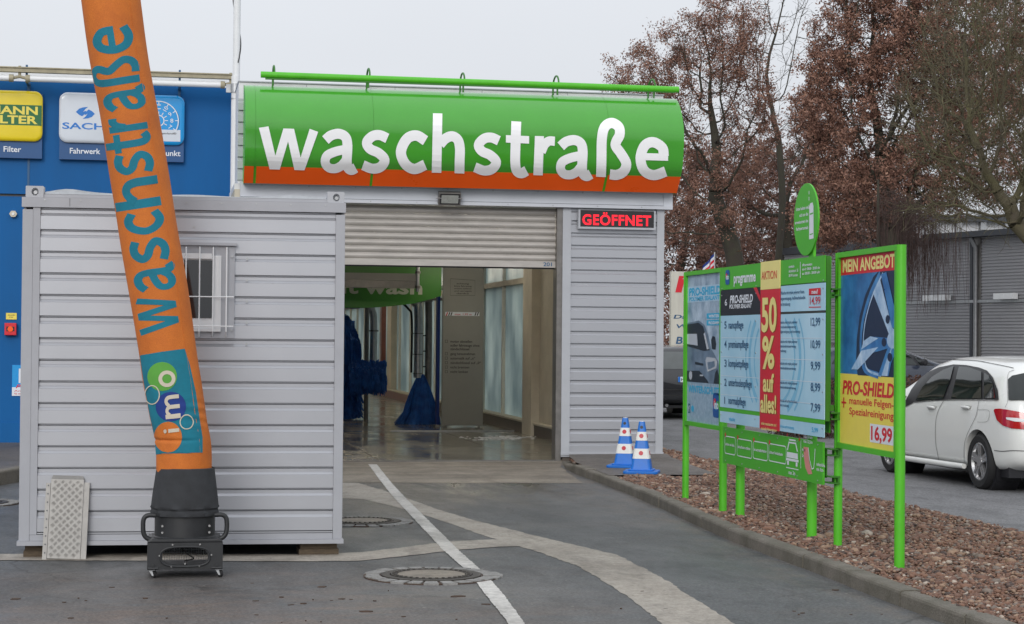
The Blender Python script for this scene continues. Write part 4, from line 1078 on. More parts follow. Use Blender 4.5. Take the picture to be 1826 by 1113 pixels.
# curled loose roof foil at the front edge
bm = BM(); rows = []
for i in range(40):
    u = i/39; x_ = .14+u*(CW-.28); hz = .035*math.exp(-((u-.08)/.07)**2)+.010+.012*math.sin(u*9)**2+.02*math.exp(-((u-.9)/.06)**2)
    rows.append([bm.verts.new((x_, .03+j*.05, 2.703+hz*math.sin(math.pi*min(1, j/3)))) for j in range(5)])
for r0, r1 in zip(rows, rows[1:]):
    for j in range(4): bm.faces.new((r0[j], r1[j], r1[j+1], r0[j+1]))
obj('roof_foil', bm, M['steel'], ct, smooth=True, **LC)
for x0_ in (.02, CW-.135):
    bm = BM(); P = [(x0_, .0, 2.676), (x0_+.13, .0, 2.676), (x0_+.13, .0, 2.758), (x0_, .0, 2.758)]
    pl_ = Plane((x0_, .0, 2.676), (1, 0, 0), (0, 0, 1))
    outer = rrect(0, 0, .13, .083, .006, 2); inner = [(.068+.026*math.cos(a_), .040+.03*math.sin(a_)) for a_ in np.linspace(0, 2*math.pi, len(outer), endpoint=False)]
    o_ = [bm.verts.new(pl_.pt(*q)) for q in outer]; i_ = [bm.verts.new(pl_.pt(*q)) for q in inner]; j_ = [bm.verts.new(pl_.pt(*q, -.04)) for q in inner]
    n = len(outer)
    # start outer ring near angle 0
    off = min(range(n), key=lambda k: (Vector(outer[k])-Vector(inner[0])).length)
    for k in range(n):
        a0, a1 = o_[(k+off) % n], o_[(k+1+off) % n]; bm.faces.new((a0, a1, i_[(k+1) % n], i_[k])); bm.faces.new((i_[k], i_[(k+1) % n], j_[(k+1) % n], j_[k]))
    box(bm, x0_+.001, x0_+.129, .042, .13, 2.677, 2.757)
    obj('corner_casting', bm, M['wall_trim'], ct, **LC)
    bm = BM(); cyl(bm, (x0_+.07, .035, 2.712), (0, 1, 0), .014, .05, 10); obj('casting_bolt', bm, M['steel'], ct, **LC)
for px_ in np.linspace(.16, CW-.15, 9):
    bm = BM(); cyl(bm, (px_, -.009, 2.655), (0, 1, 0), .006, .006, 8); obj('rivet', bm, M['steel'], ct, **LC)
# screws either side of the window
for x_, zz in [(1.255, 2.505), (1.255, 2.343)]+[(1.653, 2.27-.1605*k) for k in range(5)]:
    bm = BM(); cyl(bm, (x_, .010, zz-.03), (0, 1, 0), .010, .006, 10); obj('screw_head', bm, M['steel'], ct, **LC)
# window
wx0, wx1, wz0, wz1 = 1.085, 1.560, 1.640, 2.335
wf = mbox('window_frame', M['grey_trim'], ct, wx0, wx1, -.012, .05, wz0, wz1, **LC)
mbox('window_hood', M['grey_trim'], wf, wx0-.02, wx1+.015, -.04, .04, wz1+.001, wz1+.022, **LC)
mbox('window_casing', M['white_paint'], wf, wx0+.06, wx1-.10, -.026, -.013, wz0+.05, wz1-.075, **LC)
mbox('window_pane', M['glass_dark'], wf, wx0+.10, wx1-.160, -.032, -.027, wz0+.15, wz1-.11, **LC)
mbox('rail_box', M['white_paint'], wf, wx0+.055, wx1-.17, -.045, -.0265, wz1-.1, wz1-.06, **LC)
mbox('side_channel', M['white_paint'], wf, wx1-.14, wx1-.115, -.034, -.0265, wz0+.05, wz1-.08, **LC)
mbox('sill_rail', M['white_paint'], wf, wx0+.06, wx1-.10, -.045, -.0265, wz0+.05, wz0+.07, **LC)
for k in range(5):
    x_ = wx0+.015+k*.1
    bm = BM(); tube(bm, [(x_, -.018, wz0+.012), (x_, -.065, wz0+.05), (x_, -.065, wz1-.015), (x_, -.02, wz1-.012)], .0055, 6); obj('window_bar', bm, M['tube_white'], wf, **LC)
for zz in (wz0+.09, wz0+.31):
    bm = BM(); tube(bm, [(wx0, -.066, zz), (wx1-.006, -.066, zz)], .005, 6); obj('cross_bar', bm, M['tube_white'], wf, **LC)
bm = BM()
for zz in (wz0+.06, wz1-.08): cyl(bm, (wx1-.02, -.02, zz), (0, 1, 0), .008, .016, 8)
obj('bar_bolts', bm, M['steel'], wf, **LC)
# timber blocks under it
for i, (x0_, w_) in enumerate(((.02, .42), (CW-.33, .30))):
    tb = thing('timber_block', ('weathered timber blocks under the left front corner of the grey container', 'weathered timber blocks under the right front corner of the grey container')[i], 'timber blocks', (-1.0+x0_, 14.6, 0), 'timber blocks under the container')
    X_ = -1.0+x0_; y_ = 14.60-.033*x0_
    mbox('block', M['wood'], tb, X_, X_+w_, y_, y_+.3, 0, .046); mbox('block', M['wood'], tb, X_+.01, X_+w_-.012, y_+.01, y_+.3, .047, .093)

# ------------------------------------------------------------------ chequer plate leaning on it
pp = thing('ramp_plate', 'worn aluminium chequer plate ramp leaning against the grey container', 'ramp plate', (-.69, 14.42, 0))
q0, q1 = Vector((-.80, 14.42, .012)), Vector((-.78, 14.515, .595))
ud = (q1-q0).normalized(); cp_ = Plane(q0, (1, -.02, 0), ud); cp_.u = ud; cp_.s = (cp_.s-ud*cp_.s.dot(ud)).normalized(); cp_.n = cp_.s.cross(cp_.u)
Wp, Hp = .238, .585
def pbox(bm, pl, a0, a1, b0, b1, h0, h1):
    v = [bm.verts.new(pl.pt(a, b, h)) for h in (h0, h1) for a, b in ((a0, b0), (a1, b0), (a1, b1), (a0, b1))]
    for f in ((3, 2, 1, 0), (4, 5, 6, 7), (0, 1, 5, 4), (1, 2, 6, 5), (2, 3, 7, 6), (3, 0, 4, 7)): bm.faces.new([v[i] for i in f])
bm = BM(); pbox(bm, cp_, 0, Wp, 0, Hp, -.004, 0); obj('plate', bm, M['alu'], pp)
bm = BM(); pbox(bm, cp_, -.035, -.003, -.01, Hp-.03, -.05, -.004); obj('side_flange', bm, M['alu'], pp)
bm = BM(); pbox(bm, cp_, Wp+.003, Wp+.042, -.005, Hp-.02, -.05, -.004); obj('side_flange', bm, M['alu'], pp)
bm = BM(); prism(bm, [cp_.pt(0, Hp+.001, 0), cp_.pt(Wp, Hp+.001, 0), cp_.pt(Wp-.01, Hp+.03, -.03), cp_.pt(.01, Hp+.03, -.03)], cp_.n*-.005); obj('top_lip', bm, M['alu'], pp)
bm = BM(); D = .054
for i in range(-1, 12):
    for j in range(-1, 25):
        cx_, cy_ = i*D/1+ (j % 2)*D/2, j*D/2
        ang = R(45) if j % 2 else R(-45)
        for k in (-1, 0, 1):
            a_, b_ = math.cos(ang), math.sin(ang); ox, oy = -b_*k*.0095, a_*k*.0095; L_ = .0165
            P = [(cx_+ox+a_*L_, cy_+oy+b_*L_), (cx_+ox-b_*.0036, cy_+oy+a_*.0036), (cx_+ox-a_*L_, cy_+oy-b_*L_), (cx_+ox+b_*.0036, cy_+oy-a_*.0036)]
            if all(0 < p_[0] < Wp and 0 < p_[1] < Hp for p_ in P):
                v_ = [bm.verts.new(cp_.pt(p_[0], p_[1], .0002)) for p_ in P]; t_ = [bm.verts.new(cp_.pt(cx_+ox+a_*L_*f_, cy_+oy+b_*L_*f_, .0042)) for f_ in (.6, -.6)]
                for f_ in ((v_[0], v_[1], t_[0]), (v_[1], v_[2], t_[1], t_[0]), (v_[2], v_[3], t_[1]), (v_[3], v_[0], t_[0], t_[1])): bm.faces.new(f_)
o_ = obj('tread_bars', bm, M['alu'], pp); o_['kind'] = 'stuff'
for k in range(9):
    bm = BM(); cyl(bm, cp_.pt(-.018, .04+k*.062, -.003), cp_.n, .006, .004, 6); obj('rivet', bm, M['anth'], pp)

# ------------------------------------------------------------------ blower
bx, by = .185, 13.5
bl = thing('blower', 'black fan blower on castors with side handles and a cloth sleeve', 'blower', (bx, by, 0))
hw_, hd = .255, .25
# housing: box with an oval opening in front
fp = Plane((bx, by-hd, .150), (1, 0, 0), (0, 0, 1))
bm = BM(); n = 48
ov = [(.155*math.copysign(abs(math.cos(t_))**.62, math.cos(t_)), .058*math.copysign(abs(math.sin(t_))**.75, math.sin(t_))-.004) for t_ in [2*math.pi*k/n for k in range(n)]]
def sqr(t_):
    c_, s_ = math.cos(t_), math.sin(t_); k_ = min((hw_)/(abs(c_)+1e-9), .090/(abs(s_)+1e-9)); return (c_*k_, s_*k_)
oq = [sqr(math.atan2(b_*2.2, a_)) for a_, b_ in ov]
A = [bm.verts.new(fp.pt(*q)) for q in oq]; B = [bm.verts.new(fp.pt(*q)) for q in ov]; Cc = [bm.verts.new(fp.pt(*q, -.03)) for q in ov]
for k in range(n):
    k1 = (k+1) % n; bm.faces.new((A[k], A[k1], B[k1], B[k])); bm.faces.new((B[k], B[k1], Cc[k1], Cc[k]))
obj('front_plate', bm, M['black'], bl)
bm = BM()
box(bm, bx-hw_, bx+hw_, by-hd+.002, by+hd, .230, .240); box(bm, bx-hw_, bx+hw_, by-hd+.002, by+hd, .058, .066)
box(bm, bx-hw_, bx-hw_+.008, by-hd+.002, by+hd, .0665, .2295); box(bm, bx+hw_-.008, bx+hw_, by-hd+.002, by+hd, .0665, .2295)
obj('housing', bm, M['black'], bl)
bm = BM(); P_ = [(hw_, .240), (hw_-.005, .250), (hw_-.03, .262), (-hw_+.03, .262), (-hw_+.005, .250), (-hw_, .240)]
prism(bm, [(bx+a_, by-hd+.02, z_) for a_, z_ in P_], (0, 2*hd-.04, 0)); obj('shoulder', bm, M['black'], bl, bevel=.01)
bm = BM()
for k in range(-14, 15):
    xk = bx+k*.017
    tube(bm, [(xk, by+hd-.01, .07), (xk, by+hd-.01, .23)], .0012, 4, False)
for k in range(10): tube(bm, [(bx-.24, by+hd-.01, .07+k*.017), (bx+.24, by+hd-.01, .07+k*.017)], .0012, 4, False)
o_ = obj('rear_mesh', bm, M['steel'], bl); o_['kind'] = 'stuff'
# oval reinforcement rim and screws
bm = BM(); tube(bm, [fp.pt(a_*1.08, b_*1.16, .004) for a_, b_ in ov]+[fp.pt(ov[0][0]*1.08, ov[0][1]*1.16, .004)], .0065, 6, False); obj('oval_rim', bm, M['black'], bl, smooth=True)
for a_, b_ in ((-.085, .078), (.10, .079), (-.172, .004), (.178, .006), (-.092, -.07), (.096, -.068), (0, -.052)):
    bm = BM(); cyl(bm, fp.pt(a_, b_, .004), (0, 1, 0), .006, .01, 10); obj('screw', bm, M['chrome'], bl)
for a_ in (-.155, .165):
    for b_ in (.30, .345):
        bm = BM(); cyl(bm, (bx+a_, by-.145, b_), (0, 1, 0), .008, .012, 10); obj('screw', bm, M['chrome'], bl)
bm = BM(); tube(bm, [(bx, by, .256), (bx, by, .27), (bx, by, .405), (bx, by, .41), (bx, by, .42)], [.225, .208, .208, .226, .226], 40); obj('fan_drum', bm, M['black'], bl, smooth=True)
mbox('motor', M['black'], bl, bx-.08, bx+.08, by-.05, by+.1, .19, .229)
bm = BM(); tube(bm, cr([(bx-.05, by-.15, .24), (bx-.02, by-.14, .19), (bx+.02, by-.15, .15), (bx+.06, by-.14, .12), (bx, by-.1, .10)], 5), .005, 6); obj('power_lead', bm, M['rubber'], bl)
for sg in (-1, 1):
    P = cr([(bx+sg*.20, by-.1, .415), (bx+sg*.255, by-.1, .415), (bx+sg*.283, by-.1, .385), (bx+sg*.283, by-.1, .30), (bx+sg*.262, by-.1, .262), (bx+sg*.225, by-.1, .245)], 5)
    bm = BM(); tube(bm, P, .017, 10); obj('handle', bm, M['black'], bl, smooth=True)
    for yy_ in (by-hd+.04, by+hd-.06):
        cs = mbox('castor', M['steel'], bl, bx+sg*.225-.022, bx+sg*.225+.022, yy_-.02, yy_+.02, .05, .058)
        bm = BM(); cyl(bm, (bx+sg*.225+.015, yy_-.012, .025), (1, .5, 0), .025, .018, 18); obj('castor_wheel', bm, M['rubber'], cs)
        bm = BM(); prism(bm, [(bx+sg*.225-.016, yy_-.028, .05), (bx+sg*.225+.004, yy_-.028, .05), (bx+sg*.225+.016, yy_-.03, .016), (bx+sg*.225+.004, yy_-.03, .016)], (.004, .008, 0)); obj('castor_fork', bm, M['steel'], cs)
    bm = BM(); cyl(bm, (bx+sg*.215, by-hd-.006, .085), (0, 1, 0), .009, .015, 10); cyl(bm, (bx+sg*.215, by-hd-.004, .068), (1, 0, 0), .010, .07, 10); obj('castor_mount', bm, M['black'], bl)
# cloth sleeve with gathers
bm = BM(); rings = []; nn = 64
for i, (z_, r_) in enumerate([(.412, .228), (.435, .231), (.452, .224), (.466, .234), (.48, .232), (.51, .229), (.57, .222), (.63, .214), (.69, .206), (.735, .200), (.74, .193)]):
    ring = []
    for k in range(nn):
        a_ = 2*math.pi*k/nn; fold = (.006*math.sin(a_*9+z_*40)+.004*math.sin(a_*17+z_*70)) if z_ < .47 else .0015*math.sin(a_*7+z_*9)
        ring.append(bm.verts.new((bx+(r_+fold)*math.cos(a_), by+(r_+fold)*math.sin(a_), z_)))
    rings.append(ring)
for r0, r1 in zip(rings, rings[1:]):
    for k in range(nn): bm.faces.new((r0[k], r0[(k+1) % nn], r1[(k+1) % nn], r1[k]))
obj('cloth_sleeve', bm, M['black_cloth'], bl, smooth=True)

# ------------------------------------------------------------------ inflatable tube
YT = by
edges = [(-420, 96, 203), (-200, 118, 227), (0, 142.5, 251), (102, 157, 265), (205, 177, 284), (307, 193, 302), (380, 206, 314), (444, 216, 325), (516, 228, 337), (623, 246, 351), (680, 254, 360), (740, 265, 368), (780, 274, 375), (808, 276, 377), (842, 277, 377.5)]
dn = thing('air_tube', 'tall orange inflatable advertising tube with teal lettering waschstraße, leaning left', 'inflatable', (bx, by, .8))
bm = BM(); rings = []; nn = 96
E_ = cr([(y_, a_, b_) for y_, a_, b_ in edges], 26)
for i, (y_, a_, b_) in enumerate(E_):
    A_, B_ = at(a_, y_+(b_-a_)*.0, YT), at(b_, y_, YT)
    c_ = (A_+B_)/2; r_ = (B_-A_).length/2*.985
    lean = (B_-A_).normalized()
    j = max(0, i-1); k_ = min(len(E_)-1, i+1)
    ring = []
    for k in range(nn):
        t_ = 2*math.pi*k/nn
        cr_z = 0
        wr = .0028*math.sin(t_*3+c_.z*2.1)+.0016*math.sin(t_*11+c_.z*17)*math.exp(-((c_.z-1.0)/.35)**2)+.0012*math.sin(t_*5-c_.z*6)
        if 1.0 < c_.z < 1.3: wr += .003*math.sin(c_.z*95+math.sin(t_)*3)*math.exp(-((t_-5.6)/.8)**2)*math.exp(-((c_.z-1.12)/.10)**2)
        if .86 < c_.z < 1.0: wr -= .012*math.exp(-((c_.z-.935)/.012)**2)*max(0, math.cos(t_-3.9))
        ring.append(bm.verts.new(c_+Vector((math.cos(t_)*(r_+wr), math.sin(t_)*(r_+wr)*.96, 0))))
    rings.append(ring)
for r0, r1 in zip(rings, rings[1:]):
    for k in range(nn): bm.faces.new((r0[k], r0[(k+1) % nn], r1[(k+1) % nn], r1[k]))
bm.faces.new(rings[0][::-1])
bmesh.ops.recalc_face_normals(bm, faces=bm.faces[:]); bm.normal_update()
tb_ = BVHTree.FromBMesh(bm)
obj('tube_fabric', bm, M['orange_fab'], dn, smooth=True)
def on_tube(px, py):
    yl_ = [e[0] for e in edges]; lo_ = np.interp(py, yl_, [e[1] for e in edges]); hi_ = np.interp(py, yl_, [e[2] for e in edges])
    px = min(max(px, lo_+2.2), hi_-2.2)
    for k_ in range(12):
        d = ray(px, py).normalized(); h, nrm, _, _ = tb_.ray_cast(CAMP, d)
        if h is not None: break
        px += .6 if px < (lo_+hi_)/2 else -.6
    if h is None: return None
    if nrm.dot(d) > 0: nrm = -nrm
    return h, nrm
# vertical seam near the right edge
bm = BM(); pts = []
for i in range(0, 61):
    y_ = -60+ i*14.8; ed = np.interp(y_, [e[0] for e in edges], [e[2] for e in edges]); q = on_tube(ed-20, y_)
    if q: pts.append(q[0]+q[1]*.0005)
tube(bm, pts, .0022, 5); obj('seam', bm, M['orange_fab'], dn)
# letters: px boxes of letter bottoms (right) / tops (left), running upward
d_ = np.array((-.158, -.988)); up_ = np.array((-.985, .172))
def tube_letter(ch, xr, ybot, ytop, xh, asc=None):
    g_ = G[ch]; wpx = (ybot-ytop)/.988; sx = wpx/g_['w']
    def mp(u, v):
        if v > 1: v = 1+(v-1)*.62
        p_ = np.array((xr, ybot))+d_*u*sx+up_*v*xh
        q = on_tube(*p_)
        return q if q else (at(p_[0], p_[1], YT-.2), Vector((0, -1, 0)))
    obj('letter', glyph_mesh(ch, mp, .0015, 10, .93), M['teal'], dn)
for ch, xr, yb_, yt_, xh in (('w', 321, 587, 521, 70), ('a', 313, 514, 466, 71), ('s', 305, 463, 417, 70), ('c', 296, 413, 368, 71), ('h', 288, 362, 312, 66),
                             ('s', 277, 306, 263, 70), ('t', 269, 264, 231, 66), ('r', 264, 229, 202, 70), ('a', 259, 192, 149, 72), ('ß', 250, 146, 96, 68), ('e', 241, 90, 40, 72)):
    tube_letter(ch, xr, yb_+ (4 if ch in 'h' else 0), yt_, xh)
def tube_patch(pts, m, lift, name, n=26):
    """fill a px polygon by strips and drop it on the tube"""
    xs = [p_[0] for p_ in pts]; ys = [p_[1] for p_ in pts]; bm = BM(); prev = None
    y0_, y1_ = min(ys), max(ys)
    for i in range(n+1):
        y_ = y0_+(y1_-y0_)*(i+(1e-3 if i == 0 else -1e-3 if i == n else 0))/n; X_ = []
        for j in range(len(pts)):
            (xa, ya), (xb, yb2) = pts[j], pts[j-1]
            if (ya > y_) != (yb2 > y_): X_.append(xa+(y_-ya)*(xb-xa)/(yb2-ya))
        if len(X_) < 2: prev = None; continue
        a_, b_ = min(X_), max(X_); row = []
        for k in range(37):
            q = on_tube(a_+(b_-a_)*k/36, y_)
            if q is None: row = None; break
            row.append(bm.verts.new(q[0]+q[1]*lift))
        if row and prev:
            for k in range(36): bm.faces.new((prev[k], prev[k+1], row[k+1], row[k]))
        prev = row
    return obj(name, bm, m, dn)
tube_patch([(248.5, 634), (290, 627), (329, 622), (338, 650), (349, 700), (356, 750), (361, 780), (361, 808), (320, 809), (279, 811), (268, 770), (258, 715)], M['teal'], .0022, 'logo_field', 150)
tube_patch(circ(289.5, 671.5, 26), M['fab_green'], .0045, 'logo_disc', 40); tube_patch(circ(305, 725, 26.5), M['fab_blue'], .0055, 'logo_disc', 40); tube_patch(circ(300, 779.5, 24.5, 27.5), M['orange_fab'], .0045, 'logo_disc', 40)
def tube_ring(cx_, cy_, rx_, ry_, w_, lift=.0075):
    bm = BM(); L = []
    for k in range(37):
        a_ = 2*math.pi*k/36; qa = on_tube(cx_+math.cos(a_)*(rx_+w_/2), cy_+math.sin(a_)*(ry_+w_/2)); qb = on_tube(cx_+math.cos(a_)*(rx_-w_/2), cy_+math.sin(a_)*(ry_-w_/2))
        if not qa or not qb: return
        L.append((bm.verts.new(qa[0]+qa[1]*lift), bm.verts.new(qb[0]+qb[1]*lift)))
    for p_, q in zip(L, L[1:]): bm.faces.new((p_[0], p_[1], q[1], q[0]))
    obj('logo_ring', bm, M['fab_white'], dn)
tube_ring(298, 675.5, 11.5, 11.5, 6.5); tube_ring(272.5, 704, 12.5, 16.5, 1.8); tube_ring(332.5, 752.5, 11.5, 12.5, 1.8)
def fab_letter(ch, xr, ybot, ytop, xh):
    g_ = G[ch]; sx = (ybot-ytop)/g_['w']; d2 = np.array((-.09, -.996)); u2 = np.array((-.99, .10))
    def mp(u, v):
        p_ = np.array((xr, ybot))+d2*u*sx+u2*v*xh; return on_tube(*p_) or (at(p_[0], p_[1], YT-.2), Vector((0, -1, 0)))
    obj('letter', glyph_mesh(ch, mp, .0085, 4, .9), M['fab_white'], dn)
fab_letter('m', 322, 745, 702, 26); fab_letter('i', 320, 770, 763, 19)

# ------------------------------------------------------------------ cones
def cone(x, y, rz, label):
    t = thing('traffic_cone', label, 'traffic cone', (x, y, .10), 'blue and white traffic cones')
    bm = BM(); s_ = .235
    prism(bm, [(a_, b_, 0) for a_, b_ in rrect(-s_, -s_, s_, s_, .05, 3)], (0, 0, .035))
    obj('base', bm, M['cone_blue'], t, local=True, bevel=.006)
    bm = BM()
    prism(bm, [(a_, b_, .036) for a_, b_ in rrect(-.17, -.17, .17, .17, .04, 3)], (0, 0, .02)); obj('base_step', bm, M['cone_blue'], t, local=True, bevel=.004)
    def hw(z_): return .147-.108*z_/.70
    zs = [(.056, .20, 'cone_blue'), (.20, .335, 'cone_white'), (.335, .445, 'cone_blue'), (.445, .562, 'cone_white'), (.562, .70, 'cone_blue')]
    for z0_, z1_, m_ in zs:
        bm = BM(); e = .003 if m_ == 'cone_white' else 0
        A = [bm.verts.new((a_, b_, z0_)) for a_, b_ in rrect(-hw(z0_)-e, -hw(z0_)-e, hw(z0_)+e, hw(z0_)+e, .035, 3)]
        B = [bm.verts.new((a_, b_, z1_)) for a_, b_ in rrect(-hw(z1_)-e, -hw(z1_)-e, hw(z1_)+e, hw(z1_)+e, .033 if z1_ < .6 else .02, 3)]
        n = len(A)
        for k in range(n): bm.faces.new((A[k], A[(k+1) % n], B[(k+1) % n], B[k]))
        bm.faces.new(B); bm.faces.new(A[::-1])
        obj('band' if m_ == 'cone_white' else 'cone_shell', bm, M[m_], t, local=True)
    for zc in (.275, .507):
        for q in range(4):
            a_ = math.pi/2*q; n_ = Vector((math.cos(a_), math.sin(a_), .154)).normalized(); r_ = hw(zc)+.0045
            bm = BM(); cyl(bm, (math.cos(a_)*r_, math.sin(a_)*r_, zc), n_, .030, .004, 20); obj('red_dot', bm, M['cone_red'], t, local=True)
    for q in (1, 3):
        a_ = math.pi/2*q; r_ = hw(.625)+.001; bm = BM(); cyl(bm, (math.cos(a_)*r_, math.sin(a_)*r_, .625), (math.cos(a_), math.sin(a_), .15), .021, .004, 18); obj('grip_hole', bm, M['black_print'], t, local=True)
    bm = BM(); cyl(bm, (0, 0, .703), (0, 0, 1), .033, .006, 16); obj('cap', bm, M['cone_white'], t, local=True)
    t.rotation_euler.z = rz; t.scale = (.86, .86, .86)
    return t
c1 = gnd(1118, 834, .10); c2 = gnd(1146, 844, .10)
cone(c1.x, c1.y+.1, R(-24), 'left and rear of the two blue and white dotted cones by the grey wall')
cone(c2.x, c2.y+.05, R(-20), 'right and front of the two blue and white dotted cones by the grey wall')

# ================================================================== PRICE BOARDS
def post(parent, x, y, z1, r=.034, sq=False):
    bm = BM(); tube(bm, [(x, y, -.2), (x, y, z1)], r, 20); return obj('post', bm, M['green_post'], parent, smooth=True)
def framed(name, label, ya, yb, zt_, zb_, X=5.35):
    """poster case between two posts; ya far, yb near"""
    t = thing(name, label, 'sign board', (X, (ya+yb)/2, 0))
    post(t, X, ya, zt_+.01); post(t, X, yb, zt_+.01, .038)
    for z_ in (zt_-.03, zb_-.012): mbox('frame_rail', M['green_post'], t, X-.03, X+.03, yb+.03, ya-.03, z_, z_+.042)
    mbox('frame_stile', M['green_post'], t, X-.028, X+.028, ya-.062, ya-.0305, zb_+.031, zt_-.031)
    mbox('frame_stile', M['green_post'], t, X-.028, X+.028, yb+.0305, yb+.062, zb_+.031, zt_-.031)
    mbox('back_sheet', M['green_dark'], t, X-.006, X+.02, yb+.062, ya-.062, zb_+.031, zt_-.031)
    pl = Plane((X-.0075, ya-.062, zb_+.031), (0, -1, 0), (0, 0, 1))
    return t, pl, (ya-yb-.124), zt_-zb_-.062
# left case: blue grey winter poster with a small car
sky_print = mat('winter_sky_print', (.10, .19, .30), .35, vs=3, col2=(.60, .72, .84), detail=6)
ice_print = mat('ice_texture_print', (.18, .32, .44), .35, vs=22, col2=(.44, .55, .66), detail=8)
carg = mat('printed_car_blue_grey', (.085, .13, .19), .35, vs=4, col2=(.22, .30, .40))
card = flat('printed_car_dark', (.018, .026, .036))
lt_, pl, W_, H_ = framed('poster_case', 'narrow green framed case with grey blue winter poster of a car front', 19.05, 17.72, 2.35, .80)
U = lambda P: [(a*W_, b*H_) for a, b in P]
poly(pl, U([(0, 0), (1, 0), (1, 1), (0, 1)]), 0, sky_print, lt_, 'poster_sheet')
poly(pl, U([(0, 0), (1, 0), (1, .27), (0, .27)]), .0012, ice_print, lt_, 'ice_field')
poly(pl, U([(0, .815), (1, .815), (1, .925), (0, .925)]), .0012, mat('pale_banner_print', (.42, .58, .72), .4, var=.1, vs=6), lt_, 'banner')
txt(pl, 'PRO-SHIELD', .05*W_, .862*H_, .05*H_, .93*W_, .0025, M['cyan_print'], lt_, bold=.035)
txt(pl, 'POLYMER SEALANT', .05*W_, .825*H_, .026*H_, .9*W_, .0025, M['cyan_print'], lt_, bold=.03)
for b_, s_ in ((.70, 'WINTER'), (.655, 'PROGRAMM')):
    poly(pl, U([(.58, b_), (.98, b_), (.98, b_+.036), (.58, b_+.036)]), .0012, M['cyan_print'], lt_, 'tag'); txt(pl, s_, .64*W_, (b_+.008)*H_, .018*H_, .3*W_, .0024, M['white_print'], lt_, bold=.03)
poly(pl, U([(0, .675), (.35, .69), (.52, .66), (.62, .60), (.72, .50), (.80, .47), (.92, .42), (.98, .34), (1.0, .27), (0, .27)]), .002, carg, lt_, 'printed_car')
poly(pl, U([(0, .665), (.34, .675), (.48, .65), (.56, .59), (.68, .49), (.5, .485), (0, .515)]), .003, card, lt_, 'printed_roof')
poly(pl, U([(0, .60), (.30, .60), (.33, .52), (0, .53)]), .004, M['sign_white'], lt_, 'printed_screen')
poly(pl, U([(.50, .60), (.54, .61), (.66, .50), (.60, .495)]), .004, M['sign_white'], lt_, 'printed_glass')
poly(pl, U([(.72, .56), (.76, .585), (.83, .58), (.86, .53), (.84, .495), (.74, .50)]), .004, card, lt_, 'printed_mirror')
poly(pl, U([(.56, .42), (.60, .445), (.84, .44), (.90, .415), (.88, .375), (.62, .345)]), .004, M['sign_white'], lt_, 'printed_headlamp')
poly(pl, U([(.62, .41), (.82, .42), (.84, .385), (.65, .362)]), .005, carg, lt_, 'printed_lens')
poly(pl, U([(.25, .41), (.5, .40), (.5, .385), (.25, .392)]), .004, card, lt_, 'printed_grille')
poly(pl, U([(0, .345), (.38, .35), (.62, .29), (.66, .272), (0, .272)]), .004, card, lt_, 'printed_intake')
poly(pl, U([(.80, .272), (.98, .272), (.98, .30), (.90, .37), (.84, .34)]), .004, card, lt_, 'printed_wheel')
poly(pl, U(circ(.12, .315, .05, .03)), .005, M['sign_white'], lt_, 'printed_fog_lamp')
poly(pl, U([(.40, .315), (.50, .315), (.50, .325), (.40, .325)]), .005, M['sign_white'], lt_, 'printed_mark')
txt(pl, 'WINTER-SCHUTZ', .05*W_, .20*H_, .045*H_, .93*W_, .003, M['cyan_print'], lt_, bold=.03)
poly(pl, U([(.04, .055), (.11, .055), (.11, .12), (.04, .12)]), .002, M['navy'], lt_, 'social_mark'); txt(pl, 'f', .055*W_, .065*H_, .04*H_, .035*W_, .003, M['white_print'], lt_, bold=.02)
poly(pl, U(circ(.18, .088, .045, .022)), .002, M['cyan_print'], lt_, 'social_mark')
def logo(pl, a, b, s_, par, h=.003):
    poly(pl, [(x_, y_) for x_, y_ in rrect(a, b, a+s_, b+s_*1.05, s_*.22, 4)], h, flat('logo_blue', (.01, .09, .33)), par, 'logo_field')
    poly(pl, circ(a+s_*.30, b+s_*.62, s_*.2), h+.001, M['red_print'], par, 'logo_disc'); poly(pl, circ(a+s_*.52, b+s_*.48, s_*.17), h+.0015, M['cyan_print'], par, 'logo_disc'); poly(pl, circ(a+s_*.74, b+s_*.55, s_*.17), h+.001, M['green_print'], par, 'logo_disc')
    txt(pl, 'imo', a+s_*.22, b+s_*.38, s_*.34, s_*.64, h+.0025, M['white_print'], par, bold=.03)
logo(pl, .78*W_, .05*H_, .19*W_, lt_)

# right case: blue wheel poster above a yellow offer
rt, pl, W_, H_ = framed('poster_case', 'nearest green framed case with blue wheel poster over a yellow 16,99 offer', 14.60, 13.17, 2.355, .82)
blue_print = mat('deep_blue_gradient_print', (.006, .045, .19), .3, vs=2.3, col2=(.05, .26, .58), detail=5)
rimp = mat('printed_rim_light', (.20, .38, .62), .3, vs=6, col2=(.62, .76, .92)); rimd = flat('printed_rim_dark', (.008, .02, .06))
rimm = mat('printed_rim_mid', (.015, .10, .32), .3, vs=5, col2=(.08, .30, .62))
poly(pl, U([(0, .37), (1, .37), (1, .92), (0, .92)]), 0, blue_print, rt, 'poster_sheet')
poly(pl, U([(0, .905), (1, .905), (1, 1), (0, 1)]), .001, M['red_print'], rt, 'red_header')
poly(pl, U([(0, 0), (1, 0), (1, .375), (0, .375)]), .001, M['y_print'], rt, 'yellow_field')
txt(pl, 'MEIN ANGEBOT', .04*W_, .922*H_, .062*H_, .93*W_, .003, M['pale_yellow'], rt, bold=.035)
cx, cy = .98, .555
poly(pl, U([(.33, .37), (.30, .45), (.31, .56), (.36, .68), (.46, .79), (.60, .88), (.68, .905), (1, .905), (1, .37)]), .0015, rimd, rt, 'printed_tyre')
P = [(.62+.0, .37), (.38, .42), (.34, .55), (.39, .66), (.50, .77), (.64, .86), (.82, .905)]
